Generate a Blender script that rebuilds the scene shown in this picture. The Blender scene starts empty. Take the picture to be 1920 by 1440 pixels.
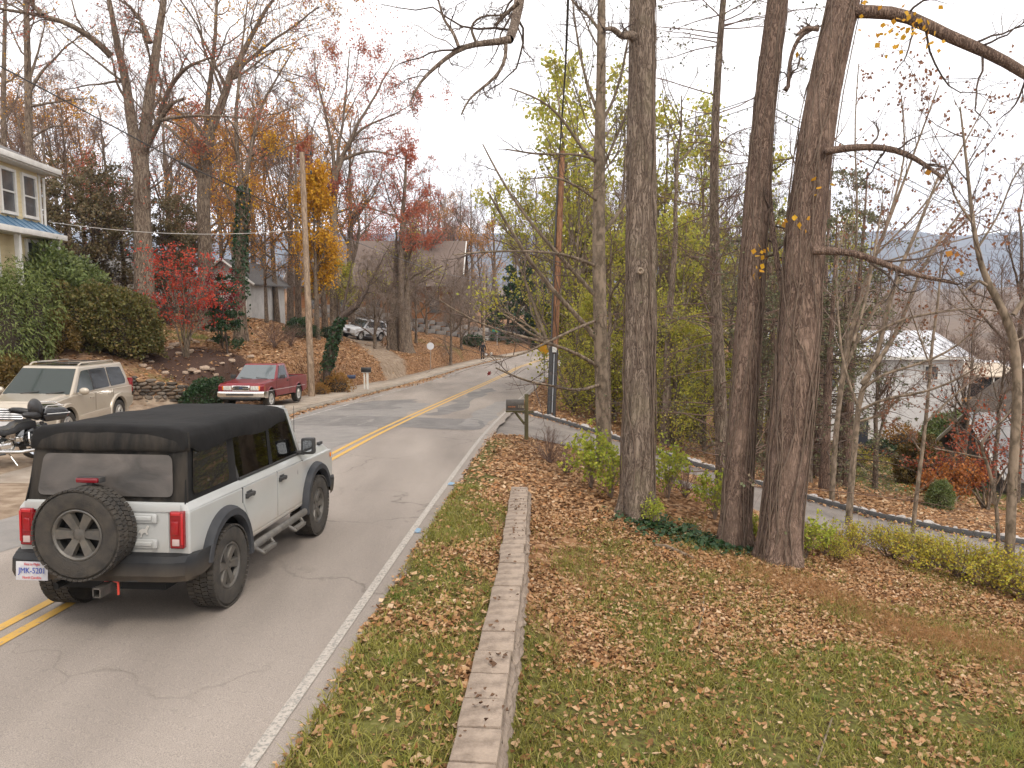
import bpy, bmesh, math, random
import numpy as np
from mathutils import Vector, Matrix, noise as mnoise

# ------------------------------------------------------------ camera, sky, sun, exposure
SC = bpy.context.scene
COL = SC.collection
CAMZ = 2.67
PITCH = math.radians(6.3)
FPX = 1380.0
cam_d = bpy.data.cameras.new('camera')
cam_d.sensor_width = 36.0
cam_d.lens = 36.0*FPX/1920.0
cam_d.clip_start = 0.05
cam_d.clip_end = 12000
cam = bpy.data.objects.new('camera', cam_d)
COL.objects.link(cam)
cam.location = (0, 0, CAMZ)
cam.rotation_euler = (math.pi/2-PITCH, 0, 0)
SC.camera = cam

SUN_EL, SUN_AZ = math.radians(52), math.radians(150)
world = bpy.data.worlds.new('World'); SC.world = world; world.use_nodes = True
wn = world.node_tree.nodes; wl = world.node_tree.links
wn.clear()
wout = wn.new('ShaderNodeOutputWorld'); wbg = wn.new('ShaderNodeBackground')
wsky = wn.new('ShaderNodeTexSky'); wsky.sky_type = 'NISHITA'; wsky.sun_disc = False
wsky.sun_elevation = SUN_EL; wsky.sun_rotation = SUN_AZ
wsky.air_density = 1.0; wsky.dust_density = 3.0
whs = wn.new('ShaderNodeHueSaturation'); whs.inputs['Saturation'].default_value = 0.10
wmix = wn.new('ShaderNodeMix'); wmix.data_type = 'RGBA'; wmix.inputs['Factor'].default_value = 0.75
wmix.inputs['B'].default_value = (15.6, 14.95, 14.55, 1)      # even cloud deck over the clear sky
wl.new(wsky.outputs[0], whs.inputs['Color']); wl.new(whs.outputs[0], wmix.inputs['A'])
wl.new(wmix.outputs['Result'], wbg.inputs['Color'])
wbg.inputs['Strength'].default_value = 0.115
wl.new(wbg.outputs[0], wout.inputs['Surface'])

sun_d = bpy.data.lights.new('sun', 'SUN'); sun_d.energy = 1.5; sun_d.angle = math.radians(14)
sun_d.color = (1.0, 0.92, 0.81)
sun = bpy.data.objects.new('sun', sun_d); COL.objects.link(sun)
_sd = Vector((math.sin(SUN_AZ)*math.cos(SUN_EL), math.cos(SUN_AZ)*math.cos(SUN_EL), math.sin(SUN_EL)))
sun.rotation_euler = _sd.to_track_quat('Z', 'Y').to_euler()
sun.location = (0, 0, 40)

SC.view_settings.view_transform = 'Standard'
SC.view_settings.look = 'None'
SC.view_settings.exposure = 0.40
SC.view_settings.gamma = 1.0
SC.view_settings.use_curve_mapping = False
SC.render.engine = 'CYCLES'
SC.cycles.max_bounces = 5
SC.cycles.diffuse_bounces = 3
SC.cycles.transparent_max_bounces = 8
SC.cycles.caustics_reflective = False
SC.cycles.caustics_refractive = False
SC.cycles.use_denoising = True
SC.cycles.use_adaptive_sampling = True
SC.cycles.adaptive_threshold = 0.03
SC.cycles.use_light_tree = False

# ------------------------------------------------------------ helpers
SP, CP = math.sin(PITCH), math.cos(PITCH)
def at(u, v, t):
    "the point t metres deep along the view that shows at photograph pixel (u, v)"
    a = (u-960)/FPX; b = (v-720)/FPX
    return Vector((a*t, (CP-b*SP)*t, CAMZ-(SP+b*CP)*t))
def proj(p):
    d = (p[0], p[1], p[2]-CAMZ)
    t = d[1]*CP-d[2]*SP
    return (960+FPX*d[0]/t, 720-FPX*(d[1]*SP+d[2]*CP)/t, t)

def nodes_of(m):
    return m.node_tree.nodes, m.node_tree.links
MATS = {}
def mat(name, col, rough=0.75, metal=0.0, var=0.0, vscale=6.0, col2=None, bump=0.0, bscale=60.0, spec=0.4,
        coat=0.0, stretch=None, trans=0.0, mixpos=(0.35, 0.65), detail=6.0, dirt=None, emit=None):
    "principled material: two colours mixed by noise, fine bump, optional dirt rising from below"
    if name in MATS: return MATS[name]
    m = bpy.data.materials.new(name); m.use_nodes = True
    n, l = nodes_of(m); b = n['Principled BSDF']
    b.inputs['Roughness'].default_value = rough; b.inputs['Metallic'].default_value = metal
    b.inputs['Specular IOR Level'].default_value = spec
    if coat: b.inputs['Coat Weight'].default_value = coat; b.inputs['Coat Roughness'].default_value = 0.06
    if trans: b.inputs['Transmission Weight'].default_value = trans
    c = (*col, 1)
    b.inputs['Base Color'].default_value = c
    if var or col2 or bump or dirt:
        tc = n.new('ShaderNodeTexCoord'); mp = n.new('ShaderNodeMapping')
        if stretch: mp.inputs['Scale'].default_value = stretch
        l.new(tc.outputs['Object'], mp.inputs['Vector'])
    last = None
    if var or col2:
        nz = n.new('ShaderNodeTexNoise'); nz.inputs['Scale'].default_value = vscale; nz.inputs['Detail'].default_value = detail
        nz.inputs['Roughness'].default_value = 0.62
        l.new(mp.outputs[0], nz.inputs['Vector'])
        r = n.new('ShaderNodeValToRGB')
        c2 = col2 if col2 else tuple(max(0, x*(1-var)) for x in col)
        c1 = col if col2 else tuple(min(1, x*(1+var*0.6)) for x in col)
        r.color_ramp.elements[0].color = (*c2, 1); r.color_ramp.elements[1].color = (*c1, 1)
        r.color_ramp.elements[0].position, r.color_ramp.elements[1].position = mixpos
        l.new(nz.outputs['Fac'], r.inputs['Fac']); last = r.outputs[0]
    if dirt:
        dc, z0, z1, amt = dirt
        sx = n.new('ShaderNodeSeparateXYZ'); l.new(tc.outputs['Object'], sx.inputs[0])
        mr = n.new('ShaderNodeMapRange'); mr.inputs['From Min'].default_value = z0; mr.inputs['From Max'].default_value = z1
        mr.inputs['To Min'].default_value = amt; mr.inputs['To Max'].default_value = 0.0
        l.new(sx.outputs['Z'], mr.inputs['Value'])
        n3 = n.new('ShaderNodeTexNoise'); n3.inputs['Scale'].default_value = 4; n3.inputs['Detail'].default_value = 8
        l.new(tc.outputs['Object'], n3.inputs['Vector'])
        mu = n.new('ShaderNodeMath'); mu.operation = 'MULTIPLY'; mu.use_clamp = True
        ad = n.new('ShaderNodeMath'); ad.operation = 'MULTIPLY'; ad.inputs[1].default_value = 1.9
        l.new(n3.outputs['Fac'], ad.inputs[0]); l.new(ad.outputs[0], mu.inputs[0]); l.new(mr.outputs[0], mu.inputs[1])
        mx = n.new('ShaderNodeMix'); mx.data_type = 'RGBA'; mx.inputs['A'].default_value = c; mx.inputs['B'].default_value = (*dc, 1)
        if last: l.new(last, mx.inputs['A'])
        l.new(mu.outputs[0], mx.inputs['Factor']); last = mx.outputs['Result']
        rm = n.new('ShaderNodeMapRange'); rm.inputs['To Min'].default_value = rough; rm.inputs['To Max'].default_value = 0.8
        l.new(mu.outputs[0], rm.inputs['Value']); l.new(rm.outputs[0], b.inputs['Roughness'])
    if last: l.new(last, b.inputs['Base Color'])
    if bump:
        n2 = n.new('ShaderNodeTexNoise'); n2.inputs['Scale'].default_value = bscale; n2.inputs['Detail'].default_value = 5
        l.new(mp.outputs[0], n2.inputs['Vector'])
        bp = n.new('ShaderNodeBump'); bp.inputs['Strength'].default_value = min(1, bump); bp.inputs['Distance'].default_value = 0.02
        l.new(n2.outputs['Fac'], bp.inputs['Height']); l.new(bp.outputs[0], b.inputs['Normal'])
    if emit:
        b.inputs['Emission Color'].default_value = (*emit[0], 1); b.inputs['Emission Strength'].default_value = emit[1]
    MATS[name] = m
    return m

def leaf_mat(name, cols, transl=0.35, rough=0.6):
    "every leaf (mesh island) takes its own colour out of a ramp; light passes through"
    if name in MATS: return MATS[name]
    m = bpy.data.materials.new(name); m.use_nodes = True
    n, l = nodes_of(m); n.clear()
    out = n.new('ShaderNodeOutputMaterial'); g = n.new('ShaderNodeNewGeometry'); r = n.new('ShaderNodeValToRGB')
    cr = r.color_ramp
    while len(cr.elements) < len(cols): cr.elements.new(0.5)
    for i, c in enumerate(cols):
        cr.elements[i].position = i/max(1, len(cols)-1); cr.elements[i].color = (*c, 1)
    l.new(g.outputs['Random Per Island'], r.inputs['Fac'])
    p = n.new('ShaderNodeBsdfPrincipled'); p.inputs['Roughness'].default_value = rough; p.inputs['Specular IOR Level'].default_value = 0.25
    l.new(r.outputs[0], p.inputs['Base Color'])
    if transl > 0:
        t = n.new('ShaderNodeBsdfTranslucent'); mx = n.new('ShaderNodeMixShader'); mx.inputs[0].default_value = transl
        l.new(r.outputs[0], t.inputs['Color']); l.new(p.outputs[0], mx.inputs[1]); l.new(t.outputs[0], mx.inputs[2])
        l.new(mx.outputs[0], out.inputs['Surface'])
    else:
        l.new(p.outputs[0], out.inputs['Surface'])
    MATS[name] = m
    return m

def bark_mat(name, light, dark, scale=(14, 14, 1.6), strength=0.8, moss=None):
    if name in MATS: return MATS[name]
    m = bpy.data.materials.new(name); m.use_nodes = True
    n, l = nodes_of(m); b = n['Principled BSDF']; b.inputs['Roughness'].default_value = 0.9; b.inputs['Specular IOR Level'].default_value = 0.12
    tc = n.new('ShaderNodeTexCoord'); mp = n.new('ShaderNodeMapping'); mp.inputs['Scale'].default_value = scale
    # let the furrows wander
    wz = n.new('ShaderNodeTexNoise'); wz.inputs['Scale'].default_value = 3.0; wz.inputs['Detail'].default_value = 3
    l.new(tc.outputs['Object'], wz.inputs['Vector'])
    vs = n.new('ShaderNodeVectorMath'); vs.operation = 'SCALE'; vs.inputs['Scale'].default_value = .16
    va = n.new('ShaderNodeVectorMath'); va.operation = 'ADD'
    l.new(wz.outputs['Color'], vs.inputs[0]); l.new(tc.outputs['Object'], va.inputs[0]); l.new(vs.outputs[0], va.inputs[1]); l.new(va.outputs[0], mp.inputs['Vector'])
    def noise(v, sc, det): 
        z = n.new('ShaderNodeTexNoise'); z.inputs['Scale'].default_value = sc; z.inputs['Detail'].default_value = det; z.inputs['Roughness'].default_value = .65; l.new(v, z.inputs['Vector']); return z.outputs['Fac']
    def math_(op, x, y, z=None, clamp=False):
        q = n.new('ShaderNodeMath'); q.operation = op; q.use_clamp = clamp
        for i, k in enumerate((x, y, z)):
            if k is None: continue
            if isinstance(k, (int, float)): q.inputs[i].default_value = k
            else: l.new(k, q.inputs[i])
        return q.outputs[0]
    f1 = noise(mp.outputs[0], 1.0, 2)
    rid = math_('SUBTRACT', 1.0, math_('MULTIPLY', math_('ABSOLUTE', math_('SUBTRACT', f1, .5), 0), 7.0), None, True)     # thin dark furrows where the noise crosses its middle
    fine = noise(mp.outputs[0], 3.2, 6)
    hgt = math_('SUBTRACT', math_('MULTIPLY', fine, 1.1), math_('MULTIPLY', rid, .55), None, True)
    r = n.new('ShaderNodeValToRGB'); cr = r.color_ramp; cr.elements[0].color = (*dark, 1); cr.elements[1].color = (*light, 1); cr.elements[0].position = .02; cr.elements[1].position = .50
    l.new(hgt, r.inputs['Fac'])
    tone = noise(tc.outputs['Object'], 1.3, 5)
    br = n.new('ShaderNodeValToRGB'); br.color_ramp.elements[0].position = .5; br.color_ramp.elements[1].position = .72; l.new(tone, br.inputs['Fac'])
    mx = n.new('ShaderNodeMix'); mx.data_type = 'RGBA'; mx.inputs['B'].default_value = (*(moss if moss else tuple(x*1.3 for x in light)), 1)
    l.new(math_('MULTIPLY', br.outputs[0], .55), mx.inputs['Factor']); l.new(r.outputs[0], mx.inputs['A']); l.new(mx.outputs['Result'], b.inputs['Base Color'])
    bp = n.new('ShaderNodeBump'); bp.inputs['Strength'].default_value = strength; bp.inputs['Distance'].default_value = 0.03
    l.new(hgt, bp.inputs['Height']); l.new(bp.outputs[0], b.inputs['Normal'])
    MATS[name] = m
    return m

def glass_mat(name, tint=(0.08, 0.09, 0.09), refl=0.9):
    if name in MATS: return MATS[name]
    m = bpy.data.materials.new(name); m.use_nodes = True
    n, l = nodes_of(m); n.clear()
    out = n.new('ShaderNodeOutputMaterial'); t = n.new('ShaderNodeBsdfTransparent'); t.inputs[0].default_value = (*tint, 1)
    g = n.new('ShaderNodeBsdfGlossy'); g.inputs['Roughness'].default_value = 0.03; g.inputs['Color'].default_value = (refl, refl, refl, 1)
    f = n.new('ShaderNodeFresnel'); f.inputs['IOR'].default_value = 1.55
    mx = n.new('ShaderNodeMixShader')
    l.new(f.outputs[0], mx.inputs[0]); l.new(t.outputs[0], mx.inputs[1]); l.new(g.outputs[0], mx.inputs[2])
    l.new(mx.outputs[0], out.inputs['Surface'])
    MATS[name] = m
    return m

# ---- objects
def tag(o, label=None, cat=None, group=None, kind=None):
    if label: o['label'] = label
    if cat: o['category'] = cat
    if group: o['group'] = group
    if kind: o['kind'] = kind
    return o
def empty(name, loc=(0, 0, 0), rz=0.0, label=None, cat=None, group=None, parent=None):
    o = bpy.data.objects.new(name, None); COL.objects.link(o)
    o.location = loc; o.rotation_euler = (0, 0, rz); o.empty_display_size = 0.1
    if parent: o.parent = parent
    return tag(o, label, cat, group)
def link(name, me, m=None, parent=None, loc=None, rot=None):
    o = bpy.data.objects.new(name, me); COL.objects.link(o)
    if m is not None and len(me.materials) == 0:
        for x in (m if isinstance(m, (list, tuple)) else [m]): me.materials.append(x)
    if parent: o.parent = parent
    if loc is not None: o.location = loc
    if rot is not None: o.rotation_euler = rot
    return o
def mesh_np(name, V, F, smooth=True, mats=None):
    "V (n,3), F (m,k) -> mesh, fast"
    V = np.asarray(V, dtype=np.float32); F = np.asarray(F, dtype=np.int32)
    me = bpy.data.meshes.new(name)
    k = F.shape[1]
    me.vertices.add(len(V)); me.vertices.foreach_set('co', V.ravel())
    me.loops.add(F.size); me.loops.foreach_set('vertex_index', F.ravel())
    me.polygons.add(len(F)); me.polygons.foreach_set('loop_start', np.arange(0, F.size, k, dtype=np.int32))
    try: me.polygons.foreach_set('loop_total', np.full(len(F), k, dtype=np.int32))
    except Exception: pass
    if smooth: me.polygons.foreach_set('use_smooth', np.ones(len(F), dtype=bool))
    if mats:
        for x in mats: me.materials.append(x)
    me.update(calc_edges=True)
    return me

class MB:
    "collects shapes and builds ONE mesh object"
    def __init__(s): s.v = []; s.f = []
    def add(s, vs, fs):
        o = len(s.v); s.v.extend([tuple(v) for v in vs]); s.f.extend([tuple(i+o for i in f) for f in fs]); return s
    def box(s, c, d, R=None):
        x, y, z = d[0]/2, d[1]/2, d[2]/2
        vs = [Vector(p) for p in ((-x,-y,-z),(x,-y,-z),(x,y,-z),(-x,y,-z),(-x,-y,z),(x,-y,z),(x,y,z),(-x,y,z))]
        if R is not None: vs = [R @ p for p in vs]
        c = Vector(c)
        return s.add([p+c for p in vs], [(0,3,2,1),(4,5,6,7),(0,1,5,4),(1,2,6,5),(2,3,7,6),(3,0,4,7)])
    def hexa(s, p8):
        return s.add(p8, [(0,3,2,1),(4,5,6,7),(0,1,5,4),(1,2,6,5),(2,3,7,6),(3,0,4,7)])
    def tube(s, pts, r, n=8, cap=True):
        pts = [Vector(p) for p in pts]
        if not isinstance(r, (list, tuple)): r = [r]*len(pts)
        rings = []; ref = None
        for i, p in enumerate(pts):
            a = pts[max(0, i-1)]; b = pts[min(len(pts)-1, i+1)]
            t = (b-a).normalized()
            if ref is None: ref = Vector((0,0,1)) if abs(t.z) < 0.9 else Vector((1,0,0))
            e1 = (ref - t*ref.dot(t)).normalized(); ref = e1; e2 = t.cross(e1)
            rings.append([p+(e1*math.cos(2*math.pi*k/n)+e2*math.sin(2*math.pi*k/n))*r[i] for k in range(n)])
        vs = [q for R in rings for q in R]; fs = []
        for i in range(len(pts)-1):
            for k in range(n):
                fs.append((i*n+k, i*n+(k+1)%n, (i+1)*n+(k+1)%n, (i+1)*n+k))
        if cap: fs.append(tuple(range(n-1, -1, -1))); fs.append(tuple((len(pts)-1)*n+k for k in range(n)))
        return s.add(vs, fs)
    def lathe(s, prof, n=24, axis='Y', c=(0,0,0), closed=False):
        "prof: list of (radius, height along the axis)"
        c = Vector(c); vs = []
        for (r, h) in prof:
            for k in range(n):
                a = 2*math.pi*k/n; ca, sa = r*math.cos(a), r*math.sin(a)
                vs.append(c+Vector({'Y': (ca, h, sa), 'X': (h, ca, sa), 'Z': (ca, sa, h)}[axis]))
        fs = []; m = len(prof)
        for i in range(m if closed else m-1):
            j = (i+1) % m
            for k in range(n): fs.append((i*n+k, i*n+(k+1)%n, j*n+(k+1)%n, j*n+k))
        return s.add(vs, fs)
    def prism(s, prof, y0, y1):
        "profile in x,z extruded along y"
        n = len(prof); vs = [(x, y0, z) for x, z in prof]+[(x, y1, z) for x, z in prof]
        fs = [tuple(range(n)), tuple(range(2*n-1, n-1, -1))]+[(i, i+n, (i+1)%n+n, (i+1)%n) for i in range(n)]
        return s.add(vs, fs)
    def ellipsoid(s, c, r, nu=14, nv=9, R=None, jit=0.0, rng=None):
        vs = []; c = Vector(c)
        for j in range(nv+1):
            th = math.pi*j/nv
            for i in range(nu):
                ph = 2*math.pi*i/nu
                k = 1+(rng.uniform(-jit, jit) if rng else 0)
                p = Vector((r[0]*math.sin(th)*math.cos(ph)*k, r[1]*math.sin(th)*math.sin(ph)*k, r[2]*math.cos(th)*k))
                if R is not None: p = R @ p
                vs.append(p+c)
        fs = [(j*nu+i, j*nu+(i+1)%nu, (j+1)*nu+(i+1)%nu, (j+1)*nu+i) for j in range(nv) for i in range(nu)]
        return s.add(vs, fs)
    def mesh(s, name, bevel=0.0, seg=2, smooth=True, angle=38, bevang=30):
        me = bpy.data.meshes.new(name)
        bm = bmesh.new()
        bv = [bm.verts.new(p) for p in s.v]
        for f in s.f:
            try: bm.faces.new([bv[i] for i in f])
            except ValueError: pass
        bmesh.ops.remove_doubles(bm, verts=bm.verts, dist=1e-5)
        bmesh.ops.recalc_face_normals(bm, faces=bm.faces)
        if bevel:
            ed = [e for e in bm.edges if len(e.link_faces) == 2 and e.calc_face_angle(0) > math.radians(bevang)]
            bmesh.ops.bevel(bm, geom=ed, offset=bevel, segments=seg, profile=0.6, affect='EDGES', clamp_overlap=True)
        if smooth:
            for f in bm.faces: f.smooth = True
        bm.to_mesh(me); bm.free()
        if smooth: me.set_sharp_from_angle(angle=math.radians(angle))
        return me
    def build(s, name, m, parent=None, bevel=0.0, seg=2, smooth=True, angle=38, loc=None, rot=None, bevang=30, wn_=False):
        o = link(name, s.mesh(name, bevel, seg, smooth, angle, bevang), m, parent, loc, rot)
        if wn_:
            w = o.modifiers.new('wn', 'WEIGHTED_NORMAL'); w.keep_sharp = True
        return o
def box_obj(name, c, d, m, parent=None, R=None, bevel=0.0, seg=2):
    return MB().box(c, d, R).build(name, m, parent, bevel=bevel, seg=seg)
def RZ(a): return Matrix.Rotation(a, 3, 'Z')
def copy_tree(o, parent=None):
    c = o.copy(); COL.objects.link(c); c.parent = parent
    for ch in list(o.children): copy_tree(ch, c)
    return c
def text_obj(name, body, size, m, parent, loc, rot, extrude=0.001, align='CENTER'):
    cu = bpy.data.curves.new(name, 'FONT'); cu.body = body; cu.size = size; cu.extrude = extrude
    cu.align_x = align; cu.align_y = 'CENTER'; cu.resolution_u = 3
    t = bpy.data.objects.new(name, cu); COL.objects.link(t)
    me = bpy.data.meshes.new_from_object(t.evaluated_get(bpy.context.evaluated_depsgraph_get()))
    bpy.data.objects.remove(t); me.name = name; me.materials.clear(); me.materials.append(m)
    o = bpy.data.objects.new(name, me); COL.objects.link(o); o.parent = parent; o.location = loc; o.rotation_euler = rot
    return o
def fbm(x, y, sc=1.0, seed=0.0):
    return mnoise.fractal(Vector((x*sc+seed, y*sc-seed*1.7, seed)), 1.0, 2.0, 4)
def vnoise(x, y, seed=0):
    "vectorised value noise, -1..1"
    def h(i, j):
        q = np.sin(i*127.1+j*311.7+seed*74.7)*43758.5453
        return q-np.floor(q)
    xi = np.floor(x); yi = np.floor(y); fx = x-xi; fy = y-yi
    fx = fx*fx*(3-2*fx); fy = fy*fy*(3-2*fy)
    a = h(xi, yi)*(1-fx)+h(xi+1, yi)*fx; b = h(xi, yi+1)*(1-fx)+h(xi+1, yi+1)*fx
    return (a*(1-fy)+b*fy)*2-1
def vfbm(x, y, seed=0, o=4):
    s = 0; a = 0.5
    for k in range(o): s = s+a*vnoise(x*2**k, y*2**k, seed+k*13); a *= 0.5
    return s
def sstep(e0, e1, x):
    t = np.clip((np.asarray(x, dtype=float)-e0)/(e1-e0), 0, 1); return t*t*(3-2*t)
# ------------------------------------------------------------ the lie of the land
_RY = np.array([-14, 4.3, 10.6, 19.9, 25.2, 35, 45.2, 51, 60, 69, 79, 95, 115, 140, 170])
_RX = np.array([-2.6, -1.63, -1.34, -.82, -.36, .6, 1.64, 2.28, 3.5, 5.7, 9.3, 17, 30, 50, 80])
def _smooth_interp(xs, ys):
    fx = np.linspace(xs[0], xs[-1], 400); fy = np.interp(fx, xs, ys)
    k = np.hanning(17); k /= k.sum()
    fp = np.concatenate([np.full(8, fy[0])+(np.arange(-8, 0))*(fy[1]-fy[0]), fy, np.full(8, fy[-1])+(np.arange(1, 9))*(fy[-1]-fy[-2])])
    return fx, np.convolve(fp, k, 'valid')
_WX, _WY = _smooth_interp(_RY, _RX)
def xw(y): return np.interp(y, _WX, _WY)                                  # right-hand edge line
_ZX, _ZY = _smooth_interp(np.array([-14, 0, 20, 45, 52, 62, 75, 100, 130, 170]), np.array([.69, 0, -.98, -2.2, -2.48, -2.66, -2.7, -2.62, -2.2, -1.5]))
def zr(y): return np.interp(y, _ZX, _ZY)
def lw(y): return np.interp(y, [-14, 8, 12, 18, 24, 27, 50, 68, 80, 170], [5.9, 5.95, 6.1, 6.6, 7.3, 7.75, 7.85, 7.5, 7.4, 7.2])  # asphalt width to the left of the edge line
def xl(y): return xw(y)-lw(y)
WALL = [(-.60, -3.0), (-.24, 4.0), (.0, 8.0), (.16, 12.5)]                    # low wall, centre line
def xwall(y): return np.interp(y, [p[1] for p in WALL], [p[0] for p in WALL])
STONE = [(-25.5, 22.6, -.55, .55), (-18.5, 24.3, -.75, .42), (-13.6, 25.7, -.9, .12), (-12.1, 26.8, -1.0, -.32), (-11.2, 27.9, -1.05, -.75)]   # stone wall: x, y, foot, top
DRIVE_FAR = [(-.12, 27.4, -1.375), (.45, 26.9, -1.39), (1.6, 25.9, -1.55), (3.4, 24.3, -1.87), (4.5, 22.8, -2.06), (5.75, 21.3, -2.23), (7.7, 19.7, -2.6), (9.2, 18.7, -2.83), (10.6, 17.7, -2.95), (12.2, 17.1, -3.08), (15, 16.5, -3.4), (19, 16.2, -3.9)]
DRIVE_NEAR = [(-.72, 20.5, -1.035), (-.25, 20.75, -1.06), (1.2, 21.2, -1.38), (2.6, 20.7, -1.72), (3.6, 19.9, -1.96), (4.6, 18.7, -2.18), (6.3, 17.0, -2.55), (7.9, 15.9, -2.8), (9.4, 14.8, -2.95), (11.2, 14.1, -3.12), (14.4, 13.6, -3.45), (18.6, 13.2, -3.95)]
CTL = []
for y in (-10, -4, 1, 5, 9, 13, 17, 21, 25, 30, 36, 42, 48, 55, 62, 70, 80, 92, 105, 120, 145):
    CTL.append((float(xl(y)), y, float(zr(y))+.05)); CTL.append((float(xw(y))+.4, y, float(zr(y))))
CTL += [  # left
 (-15,17,-.72),(-12,13,-.5),(-11,16,-.72),(-13,22.6,-.92),(-16,21.5,-.8),(-12.3,26,-1.0),(-10,25,-1.12),(-20,19,-.5),(-20,10,-.2),(-22,22.3,-.6),
 (-14,27.2,.15),(-13.9,29,.12),(-15,33,.83),(-16.4,37,1.27),(-11.5,30,.02),(-11.3,28.6,-.4),(-16.8,27,.95),(-18.5,26,.95),(-18.6,31,1.3),(-25,24,.9),(-24,30,1.5),
 (-9,33,-.5),(-8.1,36,-.95),(-9.7,36,-.15),(-12,38,.6),(-7.9,39,-1.35),(-11.7,45,.3),(-9.8,45,-.6),(-16.7,50,1.5),(-7.2,46,-1.75),(-7.5,55,-1.55),(-10.4,55,-.6),(-9.2,60,-1.1),(-12.8,63,-.48),
 (-5.2,62,-1.3),(-4,70,-1.7),(-6,78,-.9),(-2,82,-1.7),(-16,60,.4),(-22,60,1.3),(-15,80,.9),(-8,90,-.4),(0,95,-1.2),(-30,40,2),(-40,20,2.2),(-40,60,3),(-30,90,3),(-70,40,4),(-80,100,6),(-30,140,2.5),(-80,0,4),(0,140,0),(-80,160,7),(-10,180,1),(-60,220,6),
 # right
 (.45,3,-.62),(.5,6,-.82),(.55,9,-.92),(.6,12.5,-.86),(.9,15,-.9),(.7,18,-.98),(1.5,8,-1.0),(2.2,12.7,-1.05),(4.2,11.2,-1.38),(3.8,12,-1.36),(4.2,5.6,-1.2),(2,3,-.85),(8,8,-1.85),(7.9,11.8,-2.0),(11,12,-2.65),(6,14.5,-1.85),
 (2.4,17.5,-1.3),(4,16.8,-1.62),(15,8,-2.9),(6,0,-1.1),(20,-5,-3.2),(20,5,-3.7),(0,0,-.35),
 (12,28,-4.1),(18,35,-5.4),(25,48,-7.0),(21,44,-6.6),(30,30,-6.3),(7,32,-3.2),(8,40,-3.9),(7,52,-3.6),(3.0,32,-1.9),(4.2,40,-2.5),(14,55,-5.2),(12,70,-4.2),(30,70,-8.5),(50,60,-10.5),(60,100,-13),(40,110,-9),(28,88,-5),(24,16,-4.9),(34,15,-6.6),(38,42,-8.2),
 (15,22,-3.75),(9,24,-3.1),(60,20,-9),(90,60,-13),(90,140,-16),(70,180,-14),(90,220,-16)]
CTL = np.array(CTL)
for far, off in ((DRIVE_FAR, 0), (DRIVE_NEAR, 0)):
    CTL = np.vstack([CTL, np.array(far)])
def _phi(d2): return np.sqrt(d2+1.2)
_RD = ((CTL[:, None, :2]-CTL[None, :, :2])**2).sum(-1)
_NC = len(CTL); _A = np.zeros((_NC+3, _NC+3)); _A[:_NC, :_NC] = -_phi(_RD)+np.eye(_NC)*0.02
_A[:_NC, _NC] = 1; _A[:_NC, _NC+1:] = CTL[:, :2]; _A[_NC, :_NC] = 1; _A[_NC+1:, :_NC] = CTL[:, :2].T
_RW = np.linalg.solve(_A, np.concatenate([CTL[:, 2], np.zeros(3)]))
def rbf(x, y):
    x = np.atleast_1d(np.asarray(x, float)); y = np.atleast_1d(np.asarray(y, float)); sh = x.shape
    xf = x.ravel(); yf = y.ravel(); out = np.empty(len(xf))
    for i in range(0, len(xf), 20000):
        a = xf[i:i+20000, None]; b = yf[i:i+20000, None]
        out[i:i+20000] = -_phi((a-CTL[None, :, 0])**2+(b-CTL[None, :, 1])**2) @ _RW[:_NC]+_RW[_NC]+a[:, 0]*_RW[_NC+1]+b[:, 0]*_RW[_NC+2]
    return out.reshape(sh)
def _polydist(x, y, pl):
    "signed distance to a polyline (positive on the left of its direction) and the parameter"
    best = np.full(x.shape, 1e9); sgn = np.ones(x.shape); par = np.zeros(x.shape)
    for i in range(len(pl)-1):
        ax, ay = pl[i][0], pl[i][1]; bx, by = pl[i+1][0], pl[i+1][1]
        dx, dy = bx-ax, by-ay; L2 = dx*dx+dy*dy
        t = np.clip(((x-ax)*dx+(y-ay)*dy)/L2, 0, 1)
        d = np.hypot(x-ax-t*dx, y-ay-t*dy)
        m = d < best
        best = np.where(m, d, best); sgn = np.where(m, np.sign(dx*(y-ay)-dy*(x-ax)), sgn); par = np.where(m, i+t, par)
    return best, sgn, par
def in_drive(x, y, grow=0.0):
    f, fs, fp = _polydist(x, y, DRIVE_FAR); nn, ns, np_ = _polydist(x, y, DRIVE_NEAR)
    ins = (fs < 0) & (ns > 0) & (x > xw(y)-.3)
    m = np.where(ins, 1.0, 0.0)
    if grow: m = np.maximum(m, ((f < grow) | (nn < grow)).astype(float)*(x > xw(y)-.3))
    return m
def drive_z(x, y):
    f, fs, fp = _polydist(x, y, DRIVE_FAR); nn, ns, np_ = _polydist(x, y, DRIVE_NEAR)
    zf = np.interp(fp, np.arange(len(DRIVE_FAR)), [p[2] for p in DRIVE_FAR]); zn = np.interp(np_, np.arange(len(DRIVE_NEAR)), [p[2] for p in DRIVE_NEAR])
    w = nn/(f+nn+1e-6); return zn*(1-w)+zf*w
def pavew(y): return np.interp(y, [13, 22, 30, 45, 60, 90], [2.6, 2.6, 2.1, 1.9, 1.6, 1.5])
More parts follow.
